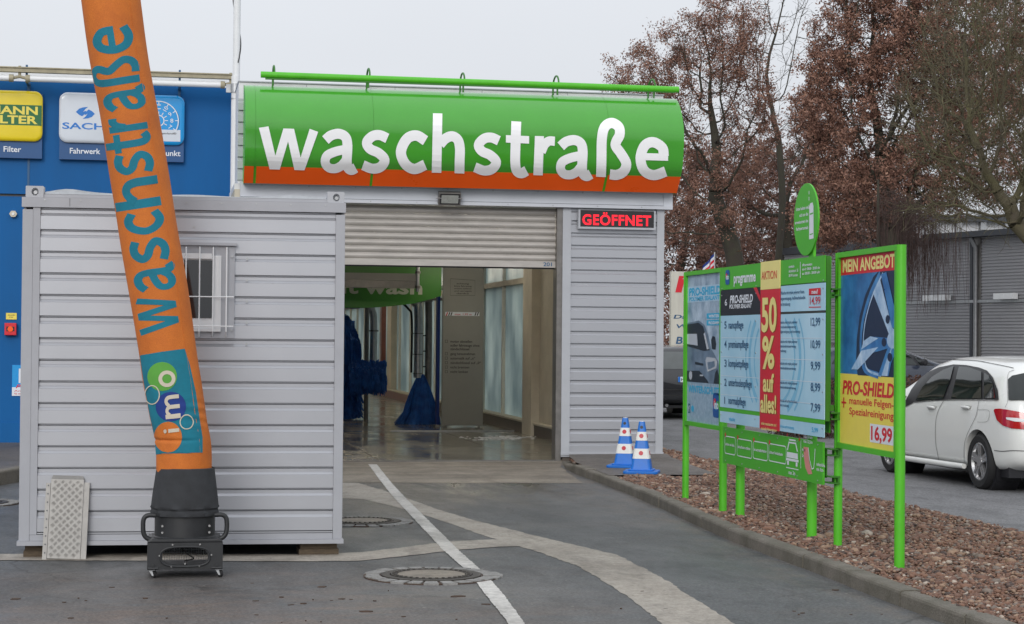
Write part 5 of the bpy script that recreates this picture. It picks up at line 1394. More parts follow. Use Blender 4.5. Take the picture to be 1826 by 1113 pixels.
for w_, m_, k_ in ((.05, rimm, 0), (.02, rimp, .05)):
    ribbon(pl, [(a*W_, b*H_) for a, b in cr([(.70+k_, .375), (.47+k_, .40), (.40+k_, .47), (.385+k_, .56), (.43+k_, .67), (.55+k_, .79), (.72+k_, .895)], 6)], w_, .0025+k_*.02, m_, rt, 'printed_rim_edge')
poly(pl, U([(.60, .80), (.72, .87), (.93, .62), (1, .60), (1, .54), (.90, .57)]), .004, rimp, rt, 'printed_spoke')
poly(pl, U([(.74, .89), (.83, .90), (1.0, .68), (1, .61), (.93, .62)]), .0045, rimm, rt, 'printed_spoke')
poly(pl, U([(.42, .53), (.56, .575), (.92, .565), (.92, .52), (.72, .50), (.40, .475)]), .004, rimm, rt, 'printed_spoke')
poly(pl, U([(.40, .505), (.44, .55), (.56, .575), (.70, .565), (.52, .53)]), .0048, rimp, rt, 'printed_spoke')
poly(pl, U([(.22, .40), (.40, .50), (.70, .52), (.52, .46), (.34, .40)]), .0042, rimp, rt, 'printed_spoke')
poly(pl, U([(.70, .375), (.84, .50), (.93, .555), (1, .55), (1, .50), (.92, .44), (.88, .375)]), .0044, rimm, rt, 'printed_spoke')
poly(pl, U([(.76, .375), (.86, .47), (.94, .53), (.90, .46), (.86, .375)]), .005, rimp, rt, 'printed_spoke')
poly(pl, U(circ(.94, .555, .09, .042)), .0052, rimp, rt, 'printed_hub')
poly(pl, U(circ(.86, .66, .035, .022)), .0054, rimd, rt, 'printed_bolt_hole'); poly(pl, U(circ(.80, .545, .04, .022)), .0056, rimd, rt, 'printed_bolt_hole'); poly(pl, U(circ(.90, .47, .04, .022)), .0056, rimd, rt, 'printed_bolt_hole')
txt(pl, 'PRO-SHIELD', .05*W_, .268*H_, .068*H_, .92*W_, .003, M['red_print'], rt, bold=.03, shear=.15)
txt(pl, 'manuelle Felgen-', .18*W_, .216*H_, .036*H_, .78*W_, .003, M['red_print'], rt, bold=.012)
txt(pl, 'Spezialreinigung', .18*W_, .160*H_, .036*H_, .78*W_, .003, M['red_print'], rt, bold=.012)
poly(pl, U([(.03, .214), (.12, .214), (.12, .224), (.03, .224)]), .003, M['red_print'], rt, 'plus_sign'); poly(pl, U([(.066, .192), (.084, .192), (.084, .246), (.066, .246)]), .0034, M['red_print'], rt, 'plus_sign')
poly(pl, U([(.56, .03), (.97, .03), (.97, .125), (.56, .125)]), .002, M['white_print'], rt, 'price_tag')
txt(pl, '16,99', .58*W_, .045*H_, .066*H_, .36*W_, .003, M['red_print'], rt, bold=.03)

# centre price board on two round posts, with a lower instruction board and round sign
pb = thing('price_board', 'large green and pale blue price board with red 50 percent strip between the cases', 'sign board', (5.33, 16, 0))
post(pb, 5.33, 17.1, 2.3, .042); post(pb, 5.36, 15.2, 2.36, .042)
mbox('cross_rail', M['green_dark'], pb, 5.26, 5.292, 14.5, 17.38, 2.0, 2.05); mbox('cross_rail', M['green_dark'], pb, 5.26, 5.292, 14.5, 17.38, 1.1, 1.15)
mbox('board_back', M['green_dark'], pb, 5.222, 5.258, 14.50, 17.385, 1.02, 2.34)
bp = Plane((5.212, 17.38, 0), (0, -1, 0), (0, 0, 1)); BW = 17.38-14.50
X5 = bp
# panels, each its own sheet: header, six rows, footer
def pxpoly(pts, h, m, par, name): return poly(bp, pts, h, m, par, name, px=True)
zz = dict(top=2.345, hd=2.12, r6=1.86, g=0.0)
def bsheet(name, a0, a1, z0, z1, m, h=0., th=.006):
    bm = BM(); pbox(bm, bp, a0, a1, z0, z1, h-th, h); return obj(name, bm, m, pb)
zl = lambda x_, y_: bp.px(x_, y_)[1]
Zt = 2.345; Zh = (zl(1290, 517)+zl(1460, 505))/2; Z6 = (zl(1290, 563)+zl(1465, 556))/2
Zg1 = (zl(1290, 729)+zl(1465, 745))/2; Zg0 = (zl(1290, 736)+zl(1465, 754))/2; Zb = (zl(1290, 755)+zl(1466, 778))/2
ar0, ar1 = bp.px(1357, 600)[0], bp.px(1392, 600)[0]
bsheet('header_sheet', 0, BW, Zh+.004, Zt, M['green_print'])
bsheet('black_field', 0, ar0, Z6, Zh, M['black_print'])
bsheet('row_sheet', ar1, BW, Z6+.012, Zh-.004, M['lightblue'])
bsheet('black_rule', ar1, BW, Z6-.004, Z6+.008, M['print_dark'])
bsheet('price_sheet', 0, ar0, Zg1, Z6-.003, M['lightblue']); bsheet('price_sheet', ar1, BW, Zg1, Z6-.008, M['lightblue'])
bsheet('green_rule', 0, BW, Zg0+.002, Zg1-.002, M['green_print'])
bsheet('footer_sheet', 0, BW, Zb, Zg0, M['lightblue'])
bsheet('red_strip', ar0+.003, ar1-.003, Zb-.004, Zt-.24, M['red_print'], .008); bsheet('yellow_header', ar0+.003, ar1-.003, Zt-.238, Zt+.006, M['pale_yellow'], .0085)
# swirls on the price sheets
ca, cz = bp.px(1380, 640)
for r_, w_ in ((.50, .06), (.58, .025), (.40, .03)):
    for a0_, a1_ in ((100, 262), (-80, 80)):
        pts = [(ca+r_*1.15*math.cos(t_)*(1.2), cz+r_*math.sin(t_)) for t_ in np.linspace(R(a0_), R(a1_), 30)]
        pts = [q for q in pts if 0 < q[0] < BW and Zg1+.04 < q[1] < Z6-.05 and not (ar0-.05 < q[0] < ar1+.05)]
        if len(pts) > 3: ribbon(bp, pts, w_, .0012, M['swirl'], pb, 'swirl_print')
a_, b_ = bp.px(1294, 508); logo(bp, a_, b_, .13, pb, .003)
txtpx(bp, 'programme', 1309, 505, 1348, 17, .003, M['white_print'], pb, bold=.03)
txtpx(bp, 'AKTION', 1360, 499, 1387, 14, .011, M['red_print'], pb, bold=.0)
for i, (s_, x0_, x1_) in enumerate((('autowäsche', 1407, 1417), ('duckwitzstr. 55', 1407, 1424), ('28199 bremen', 1407, 1423))):
    txtpx(bp, s_, x0_, 478+i*8.0, x1_, 4.6, .003, M['white_print'], pb, bold=.02)
for i, (s_, x0_, x1_) in enumerate((('öffnungszeiten', 1431, 1449), ('mo-fr: 08:00 - 20:00 uhr', 1431, 1463), ('sa: 08:00 - 20:00 uhr', 1431, 1463))):
    txtpx(bp, s_, x0_, 475+i*7.6, x1_, 4.4, .003, M['white_print'], pb, bold=.02)
pxpoly([(1427.3, 467), (1428.2, 467), (1428.2, 496), (1427.3, 496)], .003, M['white_print'], pb, 'divider_line')
txtpx(bp, '6', 1293, 545, 1297, 11, .003, M['white_print'], pb, bold=.01)
txtpx(bp, 'PRO-SHIELD', 1302, 541, 1343, 13, .003, M['white_print'], pb, bold=.035, shear=.2)
txtpx(bp, 'POLYMER SEALANT', 1301, 550.5, 1341, 7, .003, M['white_print'], pb, bold=.03, shear=.2)
pxpoly([(1344, 513), (1350, 512.5), (1356, 528), (1356, 538)], .003, M['red_print'], pb, 'corner_flash')
rows_ = [(5, 'nanopflege', 586, 1326, '12,99', 581, ('wäsche mit triple polymer', 'unterbodenkonservierung', 'felgenreinigung und trocknung')), (4, 'premiumpflege', 620, 1335, '10,99', 621, ('wäsche mit triple polymer', 'unterbodenkonservierung', 'trocknung')), (3, 'komplettpflege', 654, 1335, '9,99', 659, ('wäsche mit triple polymer', 'unterbodenkonservierung', '')), (2, 'unterbodenpflege', 688, 1341, '8,99', 697, ('wäsche mit triple polymer', 'unterbodenkonservierung', '')), (1, 'normalpflege', 720, 1330, '7,99', 733, ('wäsche mit anfeuchtschaum', 'und trocknung', ''))]
for n_, s_, y_, xr_, pr_, yp_, tx in rows_:
    txtpx(bp, str(n_), 1292, y_, 1296 if n_ > 1 else 1293.2, 12.5, .003, M['navy'], pb, bold=.01); txtpx(bp, s_, 1299.5, y_, xr_, 13, .003, M['navy'], pb, bold=.012)
    txtpx(bp, pr_, 1446, yp_, 1463, 14, .003, M['navy'], pb, bold=.012)
    for j, l_ in enumerate(tx):
        if l_: txtpx(bp, l_, 1391, y_-10+.065*(1391-1300)*(1 if y_ > 640 else .2)+j*8.2, 1391+len(l_)*1.25, 4.5, .003, M['navy'], pb, bold=.015)
    if n_ > 1:
        b0 = zl(1300, y_+17)
        for a0_, a1_ in ((.04, ar0-.02), (ar1+.02, BW-.04)): poly(bp, [(a0_, b0), (a1_, b0), (a1_, b0+.004), (a0_, b0+.004)], .0028, M['white_print'], pb, 'thin_rule')
for j, l_ in enumerate(('Wäsche mit triple polymer foam,', 'Felgenreinigung, heißwachsdusche', 'und trocknung')): txtpx(bp, l_, 1391.5, 525.5+j*10, 1391+len(l_)*1.42, 5.5, .003, M['navy'], pb, bold=.015)
pxpoly([(1443, 515), (1464, 513.3), (1464, 524.5), (1443, 526)], .003, M['red_print'], pb, 'red_tag'); txtpx(bp, 'neu!', 1448, 524, 1459, 7, .004, M['white_print'], pb, bold=.03)
ribbon(bp, [bp.px(*q) for q in ((1443, 526), (1464, 525), (1464, 547.5), (1443, 548))], .008, .003, M['red_print'], pb, 'tag_border', closed=True)
txtpx(bp, '14,99', 1445, 543, 1463, 13, .004, M['red_print'], pb, bold=.005)
txtpx(bp, 'wäsche', 1300, 750, 1311, 7, .003, M['cyan_print'], pb); txtpx(bp, '5,99', 1448, 770, 1459, 8, .003, M['cyan_print'], pb, bold=.01)
txtpx(bp, 'bürste und trocknung', 1391.5, 762, 1416, 5, .003, M['cyan_print'], pb)
sd_ = flat('letter_shadow_print', (.30, .10, .005))
for body, xl_, yb_, xr_, hp_ in (('50', 1360, 590, 1387, 56), ('%', 1361, 655, 1383, 53), ('auf', 1362.5, 697, 1382, 30), ('alles!', 1358, 734, 1386, 30)):
    txtpx(bp, body, xl_+.9, yb_+1, xr_+.9, hp_, .0095, sd_, pb, bold=.03); txtpx(bp, body, xl_, yb_, xr_, hp_, .0115, M['pale_yellow'], pb, bold=.03)
txtpx(bp, 'außer staubsaugen und', 1359, 757, 1386, 5, .0095, M['pale_yellow'], pb, bold=.02); txtpx(bp, 'manuelle felgenreinigung', 1359, 766, 1387, 5, .0095, M['pale_yellow'], pb, bold=.02)
for a_, z_ in [(a_, z_) for a_ in (.04, BW/2-.35, BW-.04) for z_ in (Zt-.2, Zh-.05, Z6-.06, 1.55, 1.25, .96)]:
    if a_ > ar0-.01 and a_ < ar1+.01: continue
    bm = BM(); cyl(bm, bp.pt(a_, z_, .002), bp.n, .007, .005, 8); obj('screw', bm, M['steel'], pb)
# brackets towards the near post and recessed side sheet
mbox('side_sheet', M['green_print'], pb, 5.31, 5.318, 14.65, 15.15, .92, 2.34)
for z_ in (2.02, 1.03, .74, .52):
    bm = BM(); box(bm, 5.27, 5.35, 14.50, 14.64, z_, z_+.012); box(bm, 5.27, 5.35, 14.50, 14.64, z_+.05, z_+.062); box(bm, 5.33, 5.342, 14.50, 14.64, z_+.0125, z_+.0495); obj('bracket', bm, M['green_dark'], pb)
# lower board
ib = thing('instruction_board', 'low green board of white printed wash instructions under the price board', 'sign board', (5.25, 16, .5))
ip2 = Plane((5.243, 17.38, 0), (0, -1, 0), (0, 0, 1))
bm = BM(); pbox(bm, ip2, 0, 17.38-14.62, .505, .845, -.02, 0); obj('board', bm, M['green_print'], ib)
bm = BM(); box(bm, 5.275, 5.287, 14.63, 17.3, .56, .79); obj('rear_channel', bm, M['green_dark'], ib)
for (xa, xb, ya_, yb_) in ((1293, 1311.5, 776.5, 810), (1315, 1341, 781, 816.5), (1343.5, 1369, 785.5, 822), (1371.5, 1402, 790, 829)):
    a0_, b0_ = ip2.px(xa, ya_+1); a1_, b1_ = ip2.px(xb, yb_+0); b1_ = ip2.px(xa, ya_+31.5)[1]
    ribbon(ip2, rrect(a0_, b1_, a1_, b0_, .03, 4), .009, .002, M['white_print'], ib, 'outline_box', closed=True)
    lines = ('verwendung', 'motor abstellen', 'bei hand aus') if xa != 1293 else ('gang einlegen', 'und bremsen')
    for j, l_ in enumerate({1293: ('anhänger und aufbau', 'abnehmen'), 1315: ('dachaufbauten entfernen', 'heckscheibenwischer', 'sichern lassen'), 1343.5: ('bei automatikschaltung', 'regen sensor aus', 'schalthebel auf'), 1371.5: ('achtung! fremdanbauten', 'sind selbst nach der', 'wäsche anlegen')}[xa]):
        bb_ = b0_-.085-j*.058
        if bb_ < b1_+.02: continue
        txt(ip2, l_, a0_+.02, bb_, .026, min((a1_-a0_)-.05, len(l_)*.0165), .002, M['white_print'], ib, bold=.02)
    poly(ip2, circ(a0_+.02, b0_+.012, .018, .022, 10), .003, M['red_print'], ib, 'red_mark')
# printed car pictogram
a0_, b0_ = ip2.px(1404, 833); s_ = .0105
def pict(P, m=M['white_print'], h=.002): poly(ip2, [(a0_+x_*.30, b0_+y_*.26) for x_, y_ in P], h, m, ib, 'pictogram')
pict([(.15, .93), (.72, .93), (.72, .88), (.15, .88)]); pict([(.12, .84), (.75, .84), (.92, .56), (.84, .55), (.70, .79), (.18, .79), (.06, .55), (-.02, .56)])
pict([(-.02, .50), (.90, .50), (.93, .32), (-.05, .32)]); pict([(-.08, .30), (.97, .30), (.97, .22), (-.08, .22)]); pict([(0, .21), (.15, .21), (.15, .08), (0, .08)]); pict([(.74, .21), (.89, .21), (.89, .08), (.74, .08)])
pict([(-.08, .0), (.97, .0), (.97, -.03), (-.08, -.03)]); pict([(1.15, .95), (1.18, .95), (1.18, .05), (1.15, .05)])
txt(ip2, 'max. 2m', a0_+.04, b0_-.055, .03, .17, .002, M['white_print'], ib, bold=.02); txt(ip2, 'max.', a0_+.38, b0_+.16, .026, .09, .002, M['white_print'], ib, bold=.02); txt(ip2, '2m', a0_+.38, b0_+.11, .026, .05, .002, M['white_print'], ib, bold=.02)
poly(ip2, circ(a0_, b0_+.275, .012, .016, 8), .003, M['red_print'], ib, 'red_mark'); poly(ip2, circ(a0_+.31, b0_+.25, .012, .016, 8), .003, M['red_print'], ib, 'red_mark')
a1_, b1_ = ip2.px(1433, 842)
pink = flat('pink_print', (.62, .25, .22))
poly(ip2, [(a1_, b1_+.21), (a1_+.12, b1_+.21), (a1_+.14, b1_+.10), (a1_+.20, b1_+.02), (a1_+.22, b1_+.0), (a1_+.12, b1_-.01), (a1_+.05, b1_+.04), (a1_+.01, b1_+.12)], .002, pink, ib, 'tyre_diagram')
ribbon(ip2, [(a1_+.12, b1_+.21), (a1_+.15, b1_+.12), (a1_+.21, b1_+.04), (a1_+.255, b1_+.05), (a1_+.275, b1_+.12), (a1_+.285, b1_+.21)], .012, .003, M['white_print'], ib, 'tyre_diagram')
txt(ip2, 'reifenbreite', a1_, b1_+.285, .026, .22, .002, M['white_print'], ib, bold=.02); txt(ip2, 'max. 32,5cm', a1_, b1_+.245, .026, .22, .002, M['white_print'], ib, bold=.02)
txt(ip2, 'reifenhöhe', a1_+.32, b1_+.075, .026, .2, .002, M['white_print'], ib, bold=.02); txt(ip2, 'min. 8cm', a1_+.32, b1_+.035, .026, .16, .002, M['white_print'], ib, bold=.02)
for a_ in np.linspace(.1, 2.65, 6):
    for z_ in (.53, .82): bm = BM(); cyl(bm, ip2.pt(a_, z_, .002), ip2.n, .007, .005, 8); obj('screw', bm, M['steel'], ib)
# round sign on top
os_ = thing('round_sign', 'round green sign with white lane and car pictogram rising above the price board', 'sign', (5.25, 15.0, 2.37))
oc = Vector((5.228, 15.0, 2.66)); bm = BM(); cyl(bm, oc, (1, 0, 0), .298, .014, 56); obj('disc', bm, M['green_print'], os_)
mbox('stem', M['green_post'], os_, 5.24, 5.262, 14.86, 14.98, 2.2, 2.62)
op = Plane((oc.x-.0075, oc.y, oc.z), (0, -1, 0), (0, 0, 1))
poly(op, [(.09, -.17), (.20, -.165), (.19, .10), (.17, .13), (.11, .125), (.09, .10)], .001, M['white_print'], os_, 'pictogram_car')
poly(op, [(.105, .03), (.185, .035), (.185, .047), (.105, .042)], .002, M['green_print'], os_, 'pictogram_window'); poly(op, [(.105, -.135), (.185, -.13), (.185, -.122), (.105, -.127)], .002, M['green_print'], os_, 'pictogram_window')
for z0_, z1_ in ((.20, .23), (.15, .18), (.08, .115)): poly(op, [(.075, z0_), (.088, z0_), (.088, z1_), (.075, z1_)], .001, M['white_print'], os_, 'lane_dash')
for j, (l_, w_) in enumerate((('bitte halten sie', .30), ('sich an die', .22), ('anweisungen des', .33), ('fachpersonals', .30))):
    txt(op, l_, .065, .085-j*.055, .026, w_, .001, M['white_print'], os_, bold=.02, right=True, slope=.0)

# ================================================================== CARS
def project_patch(tree, pts3, origin_fn, m, name, parent, lift=.005, cell=.06, local_inv=None):
    """pts3: 2D polygon; origin_fn(a,b)->(origin, dir). Grid the polygon and drop each vertex on the body."""
    bm = BM(); v = [bm.verts.new((a, b, 0)) for a, b in pts3]; bm.faces.new(v)
    xs = [p[0] for p in pts3]; ys = [p[1] for p in pts3]
    for ax, lo_, hi_ in ((0, min(xs), max(xs)), (1, min(ys), max(ys))):
        k = lo_+cell
        while k < hi_:
            no = (1, 0, 0) if ax == 0 else (0, 1, 0); co = (k, 0, 0) if ax == 0 else (0, k, 0)
            bmesh.ops.bisect_plane(bm, geom=bm.verts[:]+bm.edges[:]+bm.faces[:], plane_co=co, plane_no=no); k += cell
    bmesh.ops.triangulate(bm, faces=bm.faces[:]); dead = []
    for w in bm.verts:
        o_, d = origin_fn(w.co.x, w.co.y); h, n_, _, _ = tree.ray_cast(o_, d)
        if h is None: dead.append(w); continue
        if n_.dot(d) > 0: n_ = -n_
        w.co = h+n_*lift
    bmesh.ops.delete(bm, geom=dead, context='VERTS')
    me = bpy.data.meshes.new(name); bm.to_mesh(me); bm.free(); me.materials.append(m); me.shade_smooth()
    return link(name, me, parent, True)

def car(name, label, cat, loc, rz, paint, P):
    """local frame: y forward, x right, z up; origin on the ground at the rear left corner of the footprint's centre line"""
    t = thing(name, label, cat, loc, P.get('group')); t.rotation_euler.z = rz
    L = P['len']; HW = P['hw']
    tops = np.array(P['top']); bel = np.array(P['belt']); wid = np.array(P['width']); bot = np.array(P['bot'])
    def I(T, y): return float(np.interp(y, T[:, 0], T[:, 1]))
    ys = sorted(set([0, .02, .06, .12, .2, .3]+list(np.linspace(.4, L-.4, 30))+[L-.3, L-.2, L-.12, L-.06, L-.02, L]))
    bm = BM(); rings = []
    tf = P.get('taper', .76)
    for y in ys:
        zt_, zb_, w, z0 = I(tops, y), I(bel, y), I(wid, y), I(bot, y); zb_ = min(zb_, zt_-.02); g_ = zt_-zb_
        k = min(1, g_/.35); rt = w*(.965-(.965-tf)*k)
        sec = [(0, z0), (w*.7, z0), (w*.93, z0+.03), (w*.975, z0+.12), (w*.995, z0+(zb_-z0)*.45), (w, z0+(zb_-z0)*.62), (w*.99, zb_-.07), (w*.965, zb_),
               (w*.965+(rt-w*.965)*.35, zb_+g_*.40), (w*.965+(rt-w*.965)*.78, zb_+g_*.76), (rt*.93, zt_-.045*k-.004), (rt*.78, zt_-.012*k), (rt*.4, zt_), (0, zt_+.004)]
        full_ = [(a, b) for a, b in sec]+[(-a, b) for a, b in sec[::-1][1:-1]]
        rings.append([bm.verts.new((a, y, b)) for a, b in full_])
    n = len(rings[0])
    for r0, r1 in zip(rings, rings[1:]):
        for k in range(n): bm.faces.new((r0[k], r0[(k+1) % n], r1[(k+1) % n], r1[k]))
    bm.faces.new(rings[0][::-1]); bm.faces.new(rings[-1])
    bmesh.ops.recalc_face_normals(bm, faces=bm.faces[:])
    bmesh.ops.smooth_vert(bm, verts=bm.verts[:], factor=.25, use_axis_x=False, use_axis_y=False, use_axis_z=True)
    me = bpy.data.meshes.new('body'); bm.to_mesh(me); bm.free(); me.materials.append(paint); me.shade_smooth()
    tmp = bpy.data.objects.new('body', me); COL.objects.link(tmp)
    ss = tmp.modifiers.new('s', 'SUBSURF'); ss.levels = 1; ss.render_levels = 1
    cut = []
    for yw in P['wheels']:
        b2 = BM(); cyl(b2, (0, yw, P['wr']), (1, 0, 0), P['wr']+.045, 2*HW+.4, 40); me2 = bpy.data.meshes.new('c'); b2.to_mesh(me2); b2.free()
        c_ = bpy.data.objects.new('c', me2); COL.objects.link(c_); cut.append(c_)
        md = tmp.modifiers.new('b', 'BOOLEAN'); md.operation = 'DIFFERENCE'; md.object = c_; md.solver = 'EXACT'
    dg = bpy.context.evaluated_depsgraph_get()
    # uncut surface for the projected parts
    for md in tmp.modifiers:
        if md.type == 'BOOLEAN': md.show_viewport = False
    dg.update(); tree = BVHTree.FromObject(tmp, dg)
    for md in tmp.modifiers: md.show_viewport = True
    dg.update(); fin = bpy.data.meshes.new_from_object(tmp.evaluated_get(dg)); fin.materials.clear(); fin.materials.append(paint)
    bpy.data.objects.remove(tmp)
    for c_ in cut: bpy.data.objects.remove(c_)
    fin.shade_smooth()
    if hasattr(fin, 'set_sharp_from_angle'): fin.set_sharp_from_angle(angle=R(40))
    fin.name = 'body'; link('body', fin, t, local=True)
    r_ = P['wr']
    # wheels
    for yw in P['wheels']:
        for sg in (-1, 1):
            xo = sg*(HW-.035); w_ = .2
            bm = BM(); prof = [(r_*.66, 0), (r_*.70, .012), (r_*.90, .016), (r_*.975, -.006), (r_, -.035), (r_, -w_+.03), (r_*.95, -w_)]
            nn_ = 48; rg = []
            for rr_2, dx in prof: rg.append([bm.verts.new((xo+sg*dx, yw+rr_2*math.cos(2*math.pi*k/nn_), r_+rr_2*math.sin(2*math.pi*k/nn_))) for k in range(nn_)])
            for a_, b_ in zip(rg, rg[1:]):
                for k in range(nn_): bm.faces.new((a_[k], a_[(k+1) % nn_], b_[(k+1) % nn_], b_[k]))
            bm.faces.new(rg[-1])
            wh = obj('wheel', bm, M['rubber'], t, smooth=True, local=True)
            bm = BM(); rr_ = [(r_*.67, .004), (r_*.63, .008), (r_*.58, -.02), (r_*.55, -.07)]; rg = []
            for a2, dx in rr_: rg.append([bm.verts.new((xo+sg*dx, yw+a2*math.cos(2*math.pi*k/nn_), r_+a2*math.sin(2*math.pi*k/nn_))) for k in range(nn_)])
            for a_, b_ in zip(rg, rg[1:]):
                for k in range(nn_): bm.faces.new((a_[k], a_[(k+1) % nn_], b_[(k+1) % nn_], b_[k]))
            for s5 in range(5):
                an = 2*math.pi*s5/5+.3; ca_, sa_ = math.cos(an), math.sin(an)
                def W3(u, v, d): return (xo+sg*d, yw+u*ca_-v*sa_, r_+u*sa_+v*ca_)
                for v0, v1, v2, v3 in ((-.042, -.010, -.006, -.03), (.010, .042, .03, .006)):
                    q = [W3(.05, v0*.8, .0), W3(.05, v1*.8, .0), W3(r_*.62, v1*1.15, .006), W3(r_*.62, v0*1.15, .006)]
                    prism(bm, q, (-sg*.03, 0, 0))
                prism(bm, [W3(.05, -.012, -.012), W3(.05, .012, -.012), W3(r_*.60, .014, -.006), W3(r_*.60, -.014, -.006)], (-sg*.02, 0, 0))
            cyl(bm, (xo-sg*.008, yw, r_), (1, 0, 0), .058, .03, 20)
            obj('rim', bm, M['rim'], wh, local=True)
            bm = BM(); cyl(bm, (xo-sg*.085, yw, r_), (1, 0, 0), r_*.62, .02, 24); obj('brake_disc', bm, M['anth'], wh, local=True)
            bm = BM(); cyl(bm, (sg*(HW-.24), yw, r_), (1, 0, 0), r_+.043, .30, 32); obj('arch_liner', bm, M['black_print'], t, local=True)
    mbox('underbody', M['black_print'], t, -HW*.85, HW*.85, .25, L-.3, P.get('ub', .17), .30, local=True)
    return t, tree
def side(x_):  # cast onto the left flank
    return lambda a, b: (Vector((x_, a, b)), Vector((-math.copysign(1, x_), 0, 0)))
def rear(): return lambda a, b: (Vector((a, -3, b)), Vector((0, 1, 0)))

# white hatchback
PH = dict(len=4.36, hw=.895, wr=.318, wheels=(.80, 3.50), taper=.74,
 top=[(0, .62), (.03, .86), (.08, 1.02), (.16, 1.17), (.28, 1.34), (.40, 1.425), (.6, 1.465), (1.1, 1.49), (1.7, 1.505), (2.2, 1.495), (2.6, 1.43), (2.95, 1.295), (3.22, 1.125), (3.4, 1.045), (3.8, .97), (4.1, .88), (4.28, .74), (4.36, .55)],
 belt=[(0, .60), (.1, .93), (.4, 1.01), (1.0, 1.0), (2.9, .94), (3.4, .93), (4.36, .5)],
 width=[(0, .60), (.04, .73), (.12, .80), (.25, .845), (.5, .88), (1, .895), (3.4, .895), (3.8, .86), (4.1, .76), (4.28, .62), (4.36, .48)],
 bot=[(0, .42), (.06, .30), (.3, .22), (.8, .20), (3.6, .19), (4.2, .22), (4.36, .34)])
W0 = Vector((9.09+.895, 19.46, 0))
wc, wt = car('parked_hatchback', 'white five door hatchback on the road at the right photo edge', 'car', W0, R(0), M['white_car'], PH)
# things traced on the flank as seen: turn a pixel into a ray in the car's frame
def cpx(a, b): return (CAMP-W0, ray(a, b).normalized())
def CP(pts): return pts
def wpatch(pts, m, name, lift, cell=14, par=None): return project_patch(wt, pts, cpx, m, name, par or wc, lift, cell)
Cx = lambda x_, y_: (1540+x_/3.479, 580+y_/3.479)
def CC(*p): return [Cx(*q) for q in p]
# window surround (black) and panes
wpatch(CC((238, 520), (300, 400), (345, 340), (400, 296), (470, 264), (560, 246), (640, 250), (720, 266), (770, 284), (806, 326), (836, 404), (842, 462), (838, 466), (560, 462), (318, 478)), M['black_print'], 'window_surround', .010, 6)
wpatch(CC((330, 470), (372, 390), (430, 326), (500, 282), (566, 258), (546, 340), (500, 458)), M['car_glass'], 'door_window', .020, 6)
wpatch(CC((598, 262), (665, 268), (738, 292), (738, 456), (552, 457)), M['car_glass'], 'door_window', .019, 8)
wpatch(CC((756, 298), (784, 318), (808, 362), (826, 456), (754, 456)), M['car_glass'], 'quarter_window', .019, 8)
# bright strip under the windows and gaps
def wline(pts, w, m, name, lift=.006):
    P_ = [Cx(*q) for q in pts]; P_ = [tuple(q) for q in cr(P_, 5)]; w = w/3.479
    L_ = []; R_ = []
    for i in range(len(P_)):
        d = np.array(P_[min(i+1, len(P_)-1)])-np.array(P_[max(i-1, 0)]); d = d/(np.linalg.norm(d)+1e-9); q = np.array((-d[1], d[0]))*w/2
        L_.append(np.array(P_[i])+q); R_.append(np.array(P_[i])-q)
    bm = BM(); pr_ = None
    for a_, b_ in zip(L_, R_):
        row = []
        for p_ in (a_, b_):
            o_, d = cpx(*p_); h, n_, _, _ = wt.ray_cast(o_, d)
            if h is None: row = None; break
            if n_.dot(d) > 0: n_ = -n_
            row.append(bm.verts.new(h+n_*lift))
        if row and pr_: bm.faces.new((pr_[0], row[0], row[1], pr_[1]))
        pr_ = row
    obj(name, bm, m, wc, local=True)
wline([(318, 480), (420, 469), (560, 464), (700, 465), (838, 468)], 4, M['chrome'], 'belt_trim', .010)
wline([(498, 470), (470, 520), (452, 580), (447, 660), (450, 740), (462, 800), (468, 842)], 2.2, M['grey_seam'], 'door_gap')
wline([(718, 470), (700, 560), (672, 620), (640, 690), (626, 760), (626, 850)], 2.2, M['grey_seam'], 'door_gap')
wline([(246, 828), (400, 836), (560, 848), (634, 858)], 2.0, M['grey_seam'], 'door_gap')
wline([(712, 524), (722, 526), (776, 528), (782, 560), (770, 596), (730, 602), (708, 600)], 1.8, M['grey_seam'], 'filler_flap_gap')
wline([(812, 776), (860, 782), (920, 778), (1000, 780)], 4, M['seam'], 'bumper_gap')
wline([(556, 216), (700, 222), (800, 240), (880, 256), (932, 268)], 3, M['seam'], 'roof_gutter')
wline([(936, 280), (900, 300), (893, 380), (895, 470), (880, 510)], 1.8, M['grey_seam'], 'tailgate_gap')
# lamp, rear window
wpatch(CC((812, 530), (818, 520), (850, 518), (900, 526), (1040, 552), (1060, 655), (990, 646), (920, 640), (868, 622), (832, 590)), M['red_lamp'], 'tail_lamp', .012, 8)
wpatch(CC((890, 572), (960, 578), (1010, 588), (1010, 602), (940, 598), (892, 584)), M['white_paint'], 'lamp_lens', .017, 8)
wpatch(CC((900, 340), (925, 318), (1000, 302), (1300, 300), (1300, 470), (904, 468)), M['car_glass'], 'rear_window', .016, 6)
for hx_ in (392, 606):
    for i_, (pts, m_) in enumerate((([(0, 14), (8, 2), (30, -2), (56, 0), (62, 6), (52, 22), (30, 34), (8, 28)], 'grey_seam'),)):
        wpatch([Cx(hx_+a_+4, 500+b_*.8) for a_, b_ in pts], mat('handle_shade_grey', (.42, .42, .40), .4, var=.02), 'handle_shade_patch', .004, 6)  # flat grey patch imitating the shade behind the handle
    o_, d = cpx(*Cx(hx_+36, 510)); h, n_, _, _ = wt.ray_cast(o_, d)
    if h: bm = BM(); tube(bm, [h+Vector((-.02, -.10, 0)), h+Vector((-.04, -.06, .006)), h+Vector((-.04, .06, .006)), h+Vector((-.02, .10, 0))], .013, 8); obj('door_handle', bm, M['white_car'], wc, smooth=True, local=True)
